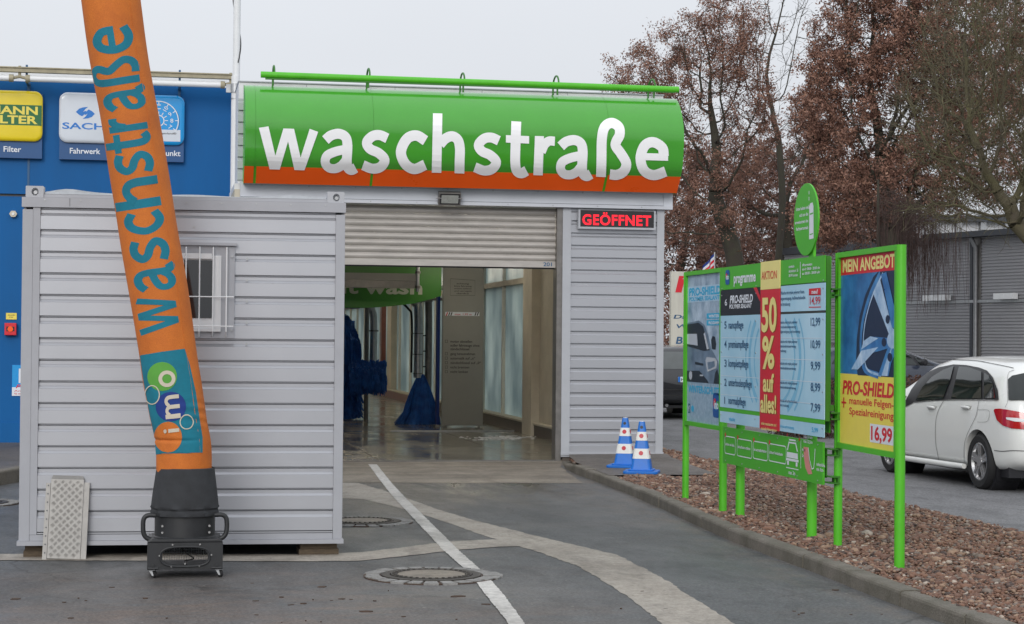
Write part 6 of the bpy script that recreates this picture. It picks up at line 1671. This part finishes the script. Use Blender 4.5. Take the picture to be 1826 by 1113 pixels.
# sill, mirror, plate
bm = BM(); tube(bm, [(-.885, 1.16, .24), (-.90, 1.5, .235), (-.90, 2.8, .225), (-.885, 3.14, .225)], [.03, .035, .035, .03], 12); obj('side_sill', bm, M['white_car'], wc, smooth=True, local=True)
bm = BM(); 
for i_, (dx, s_) in enumerate(((0, .9), (.05, 1), (.10, .85), (.14, .5))): pass
rg = [[bm.verts.new((-.93-.085+.10*math.cos(a_)*k_, 2.98+dy, 1.01+.07*math.sin(a_)*k_)) for a_ in np.linspace(0, 2*math.pi, 20, endpoint=False)] for dy, k_ in ((0, .92), (.03, 1), (.09, .9), (.13, .55))]
for a_, b_ in zip(rg, rg[1:]):
    for k in range(20): bm.faces.new((a_[k], a_[(k+1) % 20], b_[(k+1) % 20], b_[k]))
bm.faces.new(rg[-1]); mi_ = obj('door_mirror', bm, M['white_car'], wc, smooth=True, local=True)
bm = BM(); v_ = [bm.verts.new((-.93-.085+.086*math.cos(a_), 2.985, 1.01+.058*math.sin(a_))) for a_ in np.linspace(0, 2*math.pi, 20, endpoint=False)]; bm.faces.new(v_); obj('mirror_glass', bm, M['car_glass'], mi_, local=True)
mbox('mirror_arm', M['black_print'], wc, -.95, -.84, 3.0, 3.05, .94, .99, local=True)

# black estate seen from behind
PS = dict(len=4.6, hw=.93, wr=.34, wheels=(.85, 3.6), taper=.80, ub=.24,
 top=[(0, .80), (.03, .98), (.06, 1.08), (.18, 1.35), (.26, 1.49), (.4, 1.53), (1.2, 1.56), (2.0, 1.55), (2.5, 1.45), (3.1, 1.15), (3.3, 1.07), (4.0, 1.0), (4.4, .85), (4.6, .6)],
 belt=[(0, .78), (.1, 1.0), (.4, 1.05), (3.2, 1.0), (4.6, .6)], width=[(0, .82), (.05, .87), (.2, .91), (.5, .93), (3.8, .93), (4.3, .85), (4.6, .6)], bot=[(0, .42), (.1, .36), (.4, .28), (3.8, .26), (4.6, .4)])
bcx = at(1226, 660, 38.8).x
sc_, stree = car('parked_estate_car', 'black car seen from behind between the grey wall and narrow poster case', 'car', (bcx, 38.6, 0), R(0), M['black_car'], PS)
pj_ = rear()
project_patch(stree, [(-.70, 1.06), (-.62, 1.42), (.62, 1.42), (.70, 1.06)], pj_, mat('tinted_rear_glass', (.09, .10, .10), .08, var=.1, coat=.5), 'rear_window', sc_, .008, .1)
for sg in (-1, 1): project_patch(stree, [(sg*.60, .88), (sg*.60, 1.0), (sg*.90, 1.0), (sg*.90, .86)][::1], pj_, M['red_lamp'], 'tail_lamp', sc_, .01, .08)
for z_ in (.62, .50): project_patch(stree, [(-.86, z_), (.86, z_), (.86, z_+.02), (-.86, z_+.02)], pj_, M['seam'], 'bumper_gap', sc_, .006, .1)
kp_ = Plane((-.26, -.012, .80), (1, 0, 0), (0, 0, 1))
o_ = mbox('number_plate', M['white_print'], sc_, -.26, .26, -.012, .02, .79, .90, local=True)
bm = BM(); box(bm, -.262, -.215, -.015, -.013, .79, .90); obj('plate_band', bm, M['cone_blue'], sc_, local=True)
co_, tr_ = text_mesh('HB·AL 417', .02, 0, 1.); x0_, x1_ = co_[:, 0].min(), co_[:, 0].max()
me = bpy.data.meshes.new('lettering'); me.from_pydata([(-.20+(x_-x0_)*.43/(x1_-x0_), -.016, .812+y_*.09) for x_, y_, _ in co_], [], tr_); me.materials.append(M['black_print']); link('lettering', me, sc_, local=True)
bm = BM()
for sg in (-1, 1): cyl(bm, (sg*.5, .05, .30), (0, 1, 0), .035, .12, 14)
obj('exhaust', bm, M['chrome'], sc_, local=True)

# dark blue car parked in front of the warehouse, facing right
PD = dict(PS); PD = dict(len=4.3, hw=.88, wr=.31, wheels=(.8, 3.35), taper=.74,
 top=[(0, .80), (.05, .98), (.2, 1.15), (.5, 1.33), (1.0, 1.43), (1.6, 1.46), (2.2, 1.40), (2.7, 1.22), (3.15, 1.02), (3.4, .95), (3.9, .85), (4.2, .70), (4.3, .5)],
 belt=[(0, .78), (.2, .96), (1.0, .98), (3.2, .92), (4.3, .5)], width=[(0, .60), (.1, .78), (.4, .86), (3.4, .88), (3.9, .8), (4.3, .5)], bot=[(0, .35), (.3, .22), (4.0, .2), (4.3, .35)])
dp = at(1612, 640, 38.0)
lift_ = 1.65-1.47-.02
dc_loc = Vector((dp.x-2.3, 38.6, lift_+.04))
dc, dtree = car('parked_saloon', 'dark blue car parked behind the white hatchback before the warehouse', 'car', dc_loc, R(-83), M['blue_car'], PD)
inv = dc.matrix_basis.inverted() if False else (Matrix.Translation(dc_loc) @ Matrix.Rotation(R(-83), 4, 'Z')).inverted()
sd2 = lambda a, b: (Vector((3, a, b)), Vector((-1, 0, 0)))
project_patch(dtree, [(.55, 1.0), (.75, 1.22), (1.2, 1.36), (1.75, 1.39), (2.2, 1.32), (2.62, 1.16), (2.98, .97)], sd2, M['black_print'], 'window_surround', dc, .004, .1)
project_patch(dtree, [(.75, 1.02), (.9, 1.20), (1.3, 1.33), (1.66, 1.35), (1.66, 1.0)], sd2, M['car_glass'], 'door_window', dc, .01, .1)
project_patch(dtree, [(1.74, 1.0), (1.74, 1.35), (2.15, 1.29), (2.42, 1.18), (2.55, .98)], sd2, M['car_glass'], 'door_window', dc, .01, .1)
project_patch(dtree, [(2.62, .98), (2.52, 1.15), (2.62, 1.12), (2.86, .98)], sd2, M['car_glass'], 'quarter_window', dc, .01, .1)
bm = BM(); tube(bm, [(.9, 2.62, 1.02), (1.02, 2.62, 1.05), (1.06, 2.62, 1.05)], [.04, .08, .05], 12); obj('door_mirror', bm, M['black_print'], dc, smooth=True, local=True)
sheet('parking_area', [(14.5, 20), (60, 20), (60, 160), (14.5, 160)], .003, M['road'])

# ================================================================== BACKGROUND BUILDINGS
A0 = CAMP+ray(1735, 612)*60; wd = Vector((-math.sin(R(15.5)), math.cos(R(15.5)), 0)); wn = Vector((-wd.y, wd.x, 0))
wo = Vector((A0.x, A0.y, 0)); ZE = 5.0
wh_ = thing('warehouse', 'long grey corrugated warehouse with dark gutter and downpipe at right edge', 'building', wo)
def wq(s_, h_, z_): return wo+wd*s_+wn*h_+Vector((0, 0, z_))
def wbox(name, m, s0, s1, h0, h1, z0, z1, **k):
    bm = BM(); v = [bm.verts.new(wq(s_, h_, z_)) for z_ in (z0, z1) for s_, h_ in ((s0, h0), (s1, h0), (s1, h1), (s0, h1))]
    for f in ((3, 2, 1, 0), (4, 5, 6, 7), (0, 1, 5, 4), (1, 2, 6, 5), (2, 3, 7, 6), (3, 0, 4, 7)): bm.faces.new([v[i] for i in f])
    return obj(name, bm, m, wh_, **k)
for s0, s1 in ((-30, -.42), (.12, 6.5), (6.85, 10.5)):
    bm = BM(); pr_ = None; z = .2; rows = []
    while z < ZE-.1:
        for dz, h_ in ((0, 0), (.035, 0), (.05, .028), (.085, .028)): rows.append((z+dz, h_))
        z += .10
    for z_, h_ in rows:
        r_ = (bm.verts.new(wq(s0, h_, z_)), bm.verts.new(wq(s1, h_, z_)))
        if pr_: bm.faces.new((pr_[0], pr_[1], r_[1], r_[0]))
        pr_ = r_
    o_ = obj('corrugated_wall', bm, M['ware'], wh_); o_['kind'] = 'stuff'
wbox('dark_pilaster', M['anth'], -.02, .11, -.1, .05, 0, ZE); wbox('dark_pilaster', M['anth'], 6.52, 6.84, -.1, .03, 0, ZE)
wbox('wall_core', M['anth'], -30, 10.5, -8, -.101, 0, ZE)
bm = BM(); tube(bm, [wq(-.2, .08, 0), wq(-.2, .08, ZE-.35), wq(-.2, .2, ZE-.15), wq(-.2, .3, ZE-.02)], .07, 12); obj('downpipe', bm, M['steel'], wh_, smooth=True)
wbox('joint_strip', M['steel_dark'], -.41, -.03, -.09, .02, 0, ZE)
wbox('gutter', M['anth'], -30, 2, .02, .42, ZE-.02, ZE+.16); wbox('eave_board', M['steel_dark'], -30, 2.0, -.2, .019, ZE-.08, ZE+.14)
wbox('eave_board', M['anth'], 2.05, 10.5, -.2, .12, ZE-.18, ZE+.06)
wbox('roof', M['steel_dark'], -30, 10.5, -8, -.201, ZE+.001, ZE+.12)
wbox('mid_rail', M['steel'], -30, 10.5, .03, .055, 2.93, 3.02)
for px_ in (1801, 1678):
    # where the wall passes under that pixel
    best = min(np.linspace(-25, 30, 1101), key=lambda s_: abs((lambda d: FPX*d.dot(_r)/d.dot(_f)+IW/2)(wq(s_, 0, 3.1)-CAMP)-px_))
    wbox('wall_light', M['tube_white'], best-.45 if px_ > 1750 else best-.6, best+.45 if px_ > 1750 else best+.6, .06, .26, 3.02, 3.2)

# pale hall far behind the trees
hl = thing('pale_hall', 'pale columned hall glimpsed through the branches behind the warehouse', 'building', (36, 95, 0))
ho = CAMP+ray(1480, 612)*98; he = CAMP+ray(1760, 612)*98
bm = BM(); box(bm, ho.x, he.x+8, ho.y, ho.y+6, 0, 8.0); obj('wall', bm, M['skin_hall'], hl)
for k in range(9):
    xk = ho.x+k*1.35; mbox('column', M['steel'], hl, xk, xk+.3, ho.y-.3, ho.y-.01, 0, 8.0)
mbox('roof_edge', M['anth'], hl, ho.x-.3, he.x+8.3, ho.y-.5, ho.y+6.3, 8.001, 8.3)

# tall advertising totem behind the poster case
ra, rb_ = at(1197, 484, 46), at(1280, 628, 46)
rs = thing('banner_sign', 'tall cream advertising board with red and blue lettering behind the narrow case', 'sign', (ra.x, 46, 0))
mbox('panel', mat('cream_sign_face', (.56, .54, .47), .5, var=.12, vs=1.5, stretch=(3, 1, .4)), rs, ra.x, ra.x+2.6, 46, 46.15, .9, ra.z)
for x_ in (ra.x+.2, ra.x+2.2): mbox('leg', M['steel_dark'], rs, x_, x_+.12, 46.02, 46.12, 0, .899)
rp = Plane((0, 45.995, 0), (1, 0, 0), (0, 0, 1))
txt(rp, 'rewe', at(1204, 520, 46).x, at(1204, 519, 46).z, .52, 1.9, .002, M['red_print'], rs, bold=.045, shear=.2)
for s_, x_, y_, w_, h_ in (('Danke für Ihren', 1201, 568, 1.9, .09), ('Wir freuen uns', 1206, 585, 1.8, .09), ('Bitte beachten', 1205, 613, 1.9, .17)):
    q = at(x_, y_, 46); txt(rp, s_, q.x, q.z, h_, w_, .002, M['navy'], rs, bold=.02, shear=.15)
q = at(1202, 628, 46); poly(rp, [(q.x, q.z), (q.x+2.1, q.z), (q.x+2.1, q.z+.17), (q.x, q.z+.17)], .002, M['navy_plate'], rs, 'blue_strip')
poly(rp, circ(q.x+.22, q.z+.085, .075), .003, M['fab_white'], rs, 'round_mark'); poly(rp, circ(q.x+.22, q.z+.085, .045), .004, M['red_print'], rs, 'round_mark')
# flag
fo = at(1250, 468, 52); fg = thing('flag', 'red white and blue flag peeking over the cream advertising board', 'flag', (fo.x, 52, 0))
bm = BM(); tube(bm, [(fo.x+.4, 52, 0), (fo.x+.4, 52, fo.z+.3)], .02, 8); obj('flag_pole', bm, M['steel'], fg)
for i, m_ in enumerate(('fab_blue', 'white_print', 'red_print', 'white_print', 'red_print')):
    bm = BM(); pr_ = None
    for k in range(9):
        x_ = fo.x+.38-k*.04; z_ = fo.z+.25-k*.045; y_ = 52+.08*math.sin(k*1.1); w_ = .08
        r_ = (bm.verts.new((x_, y_, z_-i*w_)), bm.verts.new((x_, y_, z_-(i+1)*w_)))
        if pr_: bm.faces.new((pr_[0], pr_[1], r_[1], r_[0]))
        pr_ = r_
    obj('stripe', bm, M[m_], fg)

# ================================================================== TREES
def colonise(root, trunk, attract, step=.35, kill=.7, infl=3.0, maxit=140, jit=.12):
    pos = [np.array(root, float)]; par = [-1]
    for p in trunk: par.append(len(pos)-1); pos.append(np.array(p, float))
    A = attract.copy(); P = np.array(pos); 
    D = np.full(len(A), 1e9); I_ = np.zeros(len(A), int)
    def upd(i0):
        nonlocal D, I_
        if len(A) == 0: return
        N_ = np.array(pos[i0:]); d = np.linalg.norm(A[:, None]-N_[None], axis=2); j = d.argmin(1); m_ = d[np.arange(len(A)), j]
        b = m_ < D; D[b] = m_[b]; I_[b] = j[b]+i0
    upd(0)
    for it in range(maxit):
        if len(A) == 0: break
        act = D < infl
        if not act.any():
            act = D <= D.min()*1.05
        idx = I_[act]; P = np.array(pos); v = A[act]-P[idx]; v /= np.linalg.norm(v, axis=1)[:, None]+1e-9
        acc = {}
        for i, w in zip(idx, v): acc[i] = acc.get(i, 0)+w
        i0 = len(pos)
        for i, w in acc.items():
            w = w/(np.linalg.norm(w)+1e-9)+rng.normal(0, jit, 3); w /= np.linalg.norm(w)
            pos.append(pos[i]+w*step); par.append(i)
        upd(i0)
        keep = D > kill; A = A[keep]; D = D[keep]; I_ = I_[keep]
        if len(pos) > 9000: break
    return np.array(pos), np.array(par)
def radii(par, tip, expo, base):
    n = len(par); r = np.zeros(n); acc = np.zeros(n)
    for i in range(n-1, -1, -1):
        v = max(acc[i], tip**expo); r[i] = v**(1/expo)
        if par[i] >= 0: acc[par[i]] += v
    r *= 1
    k = base/r[0]; 
    return r*(1+(k-1)*np.clip((r-tip)/(r[0]-tip+1e-9), 0, 1))
def seg_mesh(name, p0, p1, r0, r1, m, parent, n=4):
    p0, p1 = np.asarray(p0), np.asarray(p1); d = p1-p0; L = np.linalg.norm(d, axis=1)[:, None]+1e-9; d = d/L
    a = np.where(np.abs(d[:, 2:3]) < .9, np.array([[0, 0, 1.]]), np.array([[1., 0, 0]])); x = np.cross(a, d); x /= np.linalg.norm(x, axis=1)[:, None]+1e-9; y = np.cross(d, x)
    an = 2*np.pi*np.arange(n)/n; c, s_ = np.cos(an), np.sin(an)
    ring = x[:, None]*c[None, :, None]+y[:, None]*s_[None, :, None]
    V = np.concatenate([p0[:, None]+ring*np.asarray(r0)[:, None, None], p1[:, None]+ring*np.asarray(r1)[:, None, None]], 1)
    k = np.arange(n); F = np.stack([k, (k+1) % n, (k+1) % n+n, k+n], 1); N_ = len(p0)
    F = (F[None]+2*n*np.arange(N_)[:, None, None]).reshape(-1, 4); V = V.reshape(-1, 3)
    me = bpy.data.meshes.new(name); me.vertices.add(len(V)); me.vertices.foreach_set('co', V.ravel().astype(np.float32))
    me.loops.add(len(F)*4); me.loops.foreach_set('vertex_index', F.ravel().astype(np.int32)); me.polygons.add(len(F))
    me.polygons.foreach_set('loop_start', np.arange(0, len(F)*4, 4, dtype=np.int32)); me.polygons.foreach_set('loop_total', np.full(len(F), 4, np.int32))
    me.polygons.foreach_set('use_smooth', np.ones(len(F), bool)); me.materials.append(m); me.update(calc_edges=True); return link(name, me, parent)
def leaf_mesh(name, C_, size, m, parent):
    n = len(C_); q = rng.normal(size=(n, 3)); q /= np.linalg.norm(q, axis=1)[:, None]; w = rng.normal(size=(n, 3)); w -= q*(w*q).sum(1)[:, None]; w /= np.linalg.norm(w, axis=1)[:, None]
    nn_ = np.cross(q, w); s_ = size*rng.uniform(.6, 1.3, n)[:, None]
    V = np.stack([C_-q*s_, C_-w*s_*.38+nn_*s_*.12, C_+q*s_*.9, C_+w*s_*.38+nn_*s_*.12], 1).reshape(-1, 3)
    F = np.array([(0, 1, 2), (0, 2, 3)]); F = (F[None]+4*np.arange(n)[:, None, None]).reshape(-1, 3)
    me = bpy.data.meshes.new(name); me.vertices.add(len(V)); me.vertices.foreach_set('co', V.ravel().astype(np.float32))
    me.loops.add(len(F)*3); me.loops.foreach_set('vertex_index', F.ravel().astype(np.int32)); me.polygons.add(len(F))
    me.polygons.foreach_set('loop_start', np.arange(0, len(F)*3, 3, dtype=np.int32)); me.polygons.foreach_set('loop_total', np.full(len(F), 3, np.int32))
    me.materials.append(m); me.update(calc_edges=True); return link(name, me, parent)
def ell(c, r, n, hollow=0.):
    out = []
    while len(out) < n:
        v = rng.uniform(-1, 1, 3); l = np.linalg.norm(v)
        if l < 1 and l > hollow: out.append(np.array(c)+v*np.array(r))
    return np.array(out)
def tree(name, label, base, lobes, n_att, base_r, bark, step=.35, kill=.6, twigs=3, twig_len=.5, leaves=0, leaf=.06, leaf_m='leaf', trunk_pts=None, group=None, cat='tree', tip=.009, jit=.13, droop=0., leaf_clump=.10, mask=None, expo=2.4):
    t = thing(name, label, cat, (base[0], base[1], 0), group); ORG[t.name] = Vector((base[0], base[1], 0))
    att = np.concatenate([ell(c, r, max(8, int(n_att*w))) for c, r, w in lobes])
    tp = trunk_pts or [(base[0], base[1], .4*k) for k in range(1, 6)]
    pos, par = colonise((base[0], base[1], -.1), tp, att, step, kill, jit=jit)
    r_ = radii(par, tip, expo, base_r)
    ch = par >= 0; p1, p0 = pos[ch], pos[par[ch]]; r1, r0 = r_[ch], r_[par[ch]]
    r0 = np.minimum(r0, r1*1.7)
    big = r1 > .05
    if big.any(): seg_mesh('trunk', p0[big], p1[big], r0[big], r1[big], bark, t, 9)
    if (~big).any(): o_ = seg_mesh('branches', p0[~big], p1[~big], r0[~big], r1[~big], bark, t, 5); o_['kind'] = 'stuff'
    thin = np.where(r_ < .03)[0]
    # twigs: short wandering runs from every thin node
    a0 = []; a1 = []; ends = []
    if twigs:
        for rep_ in range(twigs):
            st = pos[thin]; d = rng.normal(size=(len(thin), 3)); d[:, 2] += .25; 
            pd = pos[thin]-pos[np.maximum(par[thin], 0)]; pd /= np.linalg.norm(pd, axis=1)[:, None]+1e-9; d = d/np.linalg.norm(d, axis=1)[:, None]*.8+pd*.7
            d /= np.linalg.norm(d, axis=1)[:, None]; cur = st
            for k in range(3):
                nx = cur+d*(twig_len/3)*rng.uniform(.6, 1.3, (len(thin), 1)); a0.append(cur); a1.append(nx); ends.append(nx); cur = nx
                d = d+rng.normal(0, .35, d.shape); d[:, 2] -= droop; d /= np.linalg.norm(d, axis=1)[:, None]
        a0 = np.concatenate(a0); a1 = np.concatenate(a1)
        o_ = seg_mesh('twigs', a0, a1, np.full(len(a0), tip*.55), np.full(len(a0), tip*.3), bark if leaves == 0 else bark, t, 3); o_['kind'] = 'stuff'
    if leaves:
        E_ = np.concatenate(ends) if len(ends) else pos[thin]
        # clumps: keep only part of the ends so that gaps stay open
        dens = np.sin(E_[:, 0]*1.9+1.3*np.sin(E_[:, 2]*1.3))+np.sin(E_[:, 2]*2.3+E_[:, 1]*1.7)+rng.normal(0, .5, len(E_))
        E_ = E_[dens > (-.75 if mask is None else mask)]
        C_ = E_[rng.integers(0, len(E_), leaves)]+rng.normal(0, leaf_clump, (leaves, 3))*np.array([1, 1, .7])
        o_ = leaf_mesh('crown', C_, leaf, M[leaf_m], t); o_['kind'] = 'stuff'
    return t
def W(px_, py_, D): 
    p_ = CAMP+ray(px_, py_)*D; return (p_.x, p_.y, p_.z)
def lobe(px_, py_, D, rx_, ry_, rd, w): # centre pixel, radii in pixels at that distance, depth radius in metres
    s_ = D/FPX; return (W(px_, py_, D), (rx_*s_, rd, ry_*s_), w)
# 1 oak with thin brown leaves beside the sign
D1 = 58
b1 = W(1318, 640, D1)
tree('oak_tree', 'oak with sparse brown leaves just right of the green fascia sign', b1,
     [lobe(1240, 120, D1, 120, 95, 2.2, .36), lobe(1170, 150, D1, 110, 75, 1.8, .2), lobe(1290, 70, D1, 100, 80, 2.2, .2), lobe(1270, 260, D1, 110, 90, 2.2, .22), lobe(1330, 210, D1, 60, 90, 2, .1), lobe(1240, 400, D1, 90, 60, 1.8, .14)], 1500, .27, M['bark'],
     step=.30, kill=.5, twigs=3, twig_len=.42, leaves=46000, leaf=.045, leaf_m='leaf', tip=.008, trunk_pts=[W(1316, 560, D1), W(1314, 500, D1), W(1308, 450, D1), W(1297, 410, D1), W(1283, 375, D1)], mask=-.35)
# 2 bare tall tree
D2 = 66
b2 = W(1392, 640, D2)
tree('bare_tree', 'bare leafless tree against the sky between the two brown oaks', b2,
     [lobe(1370, 60, D2, 70, 110, 2.0, .45), lobe(1410, 20, D2, 55, 100, 2, .3), lobe(1330, 150, D2, 60, 70, 1.6, .12), lobe(1400, 240, D2, 60, 90, 2, .25)], 800, .12, M['bark'],
     step=.34, kill=.62, twigs=2, twig_len=.5, tip=.010, trunk_pts=[W(1391+4*math.sin(y_/45), y_, D2) for y_ in range(600, 240, -35)])
# 3 second trunk, brown, behind
D3 = 70
tree('slender_oak', 'slender oak with low brown leaves behind the round green sign', W(1412, 640, D3),
     [lobe(1400, 330, D3, 110, 80, 2, .4), lobe(1350, 440, D3, 110, 55, 2, .3), lobe(1440, 250, D3, 70, 80, 2, .3)], 700, .22, M['bark'],
     step=.34, kill=.55, twigs=3, twig_len=.45, leaves=22000, leaf=.055, leaf_m='leaf_dark', trunk_pts=[W(1408-(k*.6), 600-k*22, D3) for k in range(12)], mask=-.5)
# 4 big dense oak
D4 = 52
tree('dense_oak', 'large oak thick with reddish brown leaves in the upper right', W(1590, 660, D4),
     [lobe(1560, 90, D4, 130, 120, 2.6, .28), lobe(1500, 190, D4, 90, 110, 2.2, .2), lobe(1650, 120, D4, 130, 150, 2.8, .24), lobe(1530, 340, D4, 100, 80, 2.2, .18), lobe(1640, 300, D4, 120, 90, 2.4, .16), lobe(1490, 400, D4, 80, 50, 1.6, .08), lobe(1600, -80, D4, 160, 120, 2.8, .22), lobe(1740, 230, D4, 90, 160, 2.4, .22), lobe(1790, 90, D4, 110, 170, 2.4, .26)], 2400, .36, M['bark'],
     step=.30, kill=.48, twigs=3, twig_len=.42, leaves=175000, leaf=.050, leaf_m='leaf', trunk_pts=[W(1592, y_, D4) for y_ in (600, 560, 520, 480, 440, 410)], mask=-1.1)
# 5 mossy tree at the right edge
D5 = 40
tree('mossy_tree', 'mossy green limbed leafless tree leaning in from the right edge', W(1930, 700, D5),
     [lobe(1770, 80, D5, 120, 150, 2.2, .36), lobe(1710, 200, D5, 120, 120, 2, .30), lobe(1790, 300, D5, 90, 110, 1.6, .3), lobe(1690, 370, D5, 90, 40, 1.2, .1), lobe(1900, 150, D5, 110, 200, 2, .3)], 3600, .19, M['bark_moss'],
     step=.20, kill=.32, twigs=4, twig_len=.55, tip=.0095, trunk_pts=[W(1930, 640, D5), W(1925, 590, D5), W(1915, 540, D5), W(1895, 490, D5), W(1868, 450, D5), W(1838, 425, D5), W(1812, 398, D5)], jit=.2)
# 6 far backdrop of more trees, low brown thicket
for i_, (px_, D_, lab) in enumerate(((1215, 78, 'far brown tree seen low between the grey wall and banner'), (1320, 84, 'far brown tree showing under the oak beside the sign'), (1440, 80, 'far brown tree above the price board'), (1560, 76, 'far brown tree above the wheel poster case'))):
    tree('background_tree', lab, W(px_, 640, D_), [lobe(px_, 440, D_, 75, 90, 2.4, .6), lobe(px_+20, 330, D_, 70, 90, 2.4, .4)], 520, .2, M['bark'], step=.4, kill=.65, twigs=3, twig_len=.6, leaves=15000, leaf=.085, leaf_m='leaf_dark', mask=-1.0, group='distant brown trees', trunk_pts=[W(px_, 600-25*k, D_) for k in range(4)])
# 7 birch with hanging twigs before the warehouse
D7 = 47
t = thing('weeping_birch', 'weeping birch twigs hanging in front of the grey warehouse wall', 'tree', W(1560, 640, D7)[:2]+(0,))
tp_ = [W(1566, y_, D7) for y_ in range(680, 300, -30)]
bm = BM(); tube(bm, tp_, [.085-.005*k for k in range(len(tp_))], 10); obj('trunk', bm, M['bark'], t, smooth=True)
a0, a1, rr0 = [], [], []
for k in range(30):
    px_ = random.gauss(1655, 45); py_ = random.uniform(380, 450)
    p_ = [np.array(W(1566, random.uniform(330, 400), D7)), np.array(W((1566+px_)/2, py_-40, D7)), np.array(W(px_, py_, D7))]
    C_ = cr(p_, 6)
    for a_, b_ in zip(C_, C_[1:]): a0.append(a_); a1.append(b_); rr0.append(.008)
    for c_ in C_[5:]:
        for q in range(3):
            cur = np.array(c_)+rng.normal(0, .12, 3); Ln = random.uniform(.4, 1.9); dx = rng.normal(0, .06, 3)
            for s5 in range(6):
                nx = cur+np.array((dx[0]+rng.normal(0, .03), dx[1], -1))*Ln/6; a0.append(cur); a1.append(nx); rr0.append(.0042); cur = nx
o_ = seg_mesh('hanging_twigs', np.array(a0), np.array(a1), np.array(rr0), np.array(rr0)*.8, M['twig'], t, 3); o_['kind'] = 'stuff'
# hedge before the parked blue car
h0 = at(1560, 700, 31); hd = thing('hedge', 'low brown beech hedge between the white hatchback and blue car', 'hedge', (h0.x, 31.5, 0))
C_ = np.stack([rng.uniform(h0.x-1.5, h0.x+12, 26000), rng.uniform(31, 32.4, 26000), rng.uniform(0, 1.0, 26000)], 1)
C_[:, 2] = C_[:, 2]*(1+.08*np.sin(C_[:, 0]*3))
o_ = leaf_mesh('foliage', C_, .045, M['hedge'], hd); o_['kind'] = 'stuff'
sg0 = np.stack([rng.uniform(h0.x-1.5, h0.x+12, 2500), rng.uniform(31.1, 32.3, 2500), np.zeros(2500)], 1); sg1 = sg0+np.stack([rng.normal(0, .12, 2500), rng.normal(0, .12, 2500), rng.uniform(.7, 1.08, 2500)], 1)
o_ = seg_mesh('stems', sg0, sg1, np.full(2500, .007), np.full(2500, .004), M['twig'], hd, 3); o_['kind'] = 'stuff'
# brown thicket along the far side (reads as one mass)
C_ = np.concatenate([rng.uniform(-1, 1, (60000, 3))]); tx = rng.uniform(-60, 60, 60000)
C_ = np.stack([30+tx, 100+rng.uniform(-2, 2, 60000), np.abs(rng.normal(0, 1, 60000))*1.6+rng.uniform(0, 3.2, 60000)], 1)
top(leaf_mesh('far_thicket', C_, .16, M['leaf_dark'], None), kind='stuff')

# the board group stands on the gravel surface: settle every member to its measured footing
for t_ in (lt_, rt, pb, ib, os_):
    t_.location = Vector((t_.location.x*.953, t_.location.y*.953, t_.location.z*.953+.0776)); t_.scale = (.953, .953, .953)
rt.location.x, rt.location.y = 5.078, 13.20
rt.rotation_euler.z = R(-2.2)
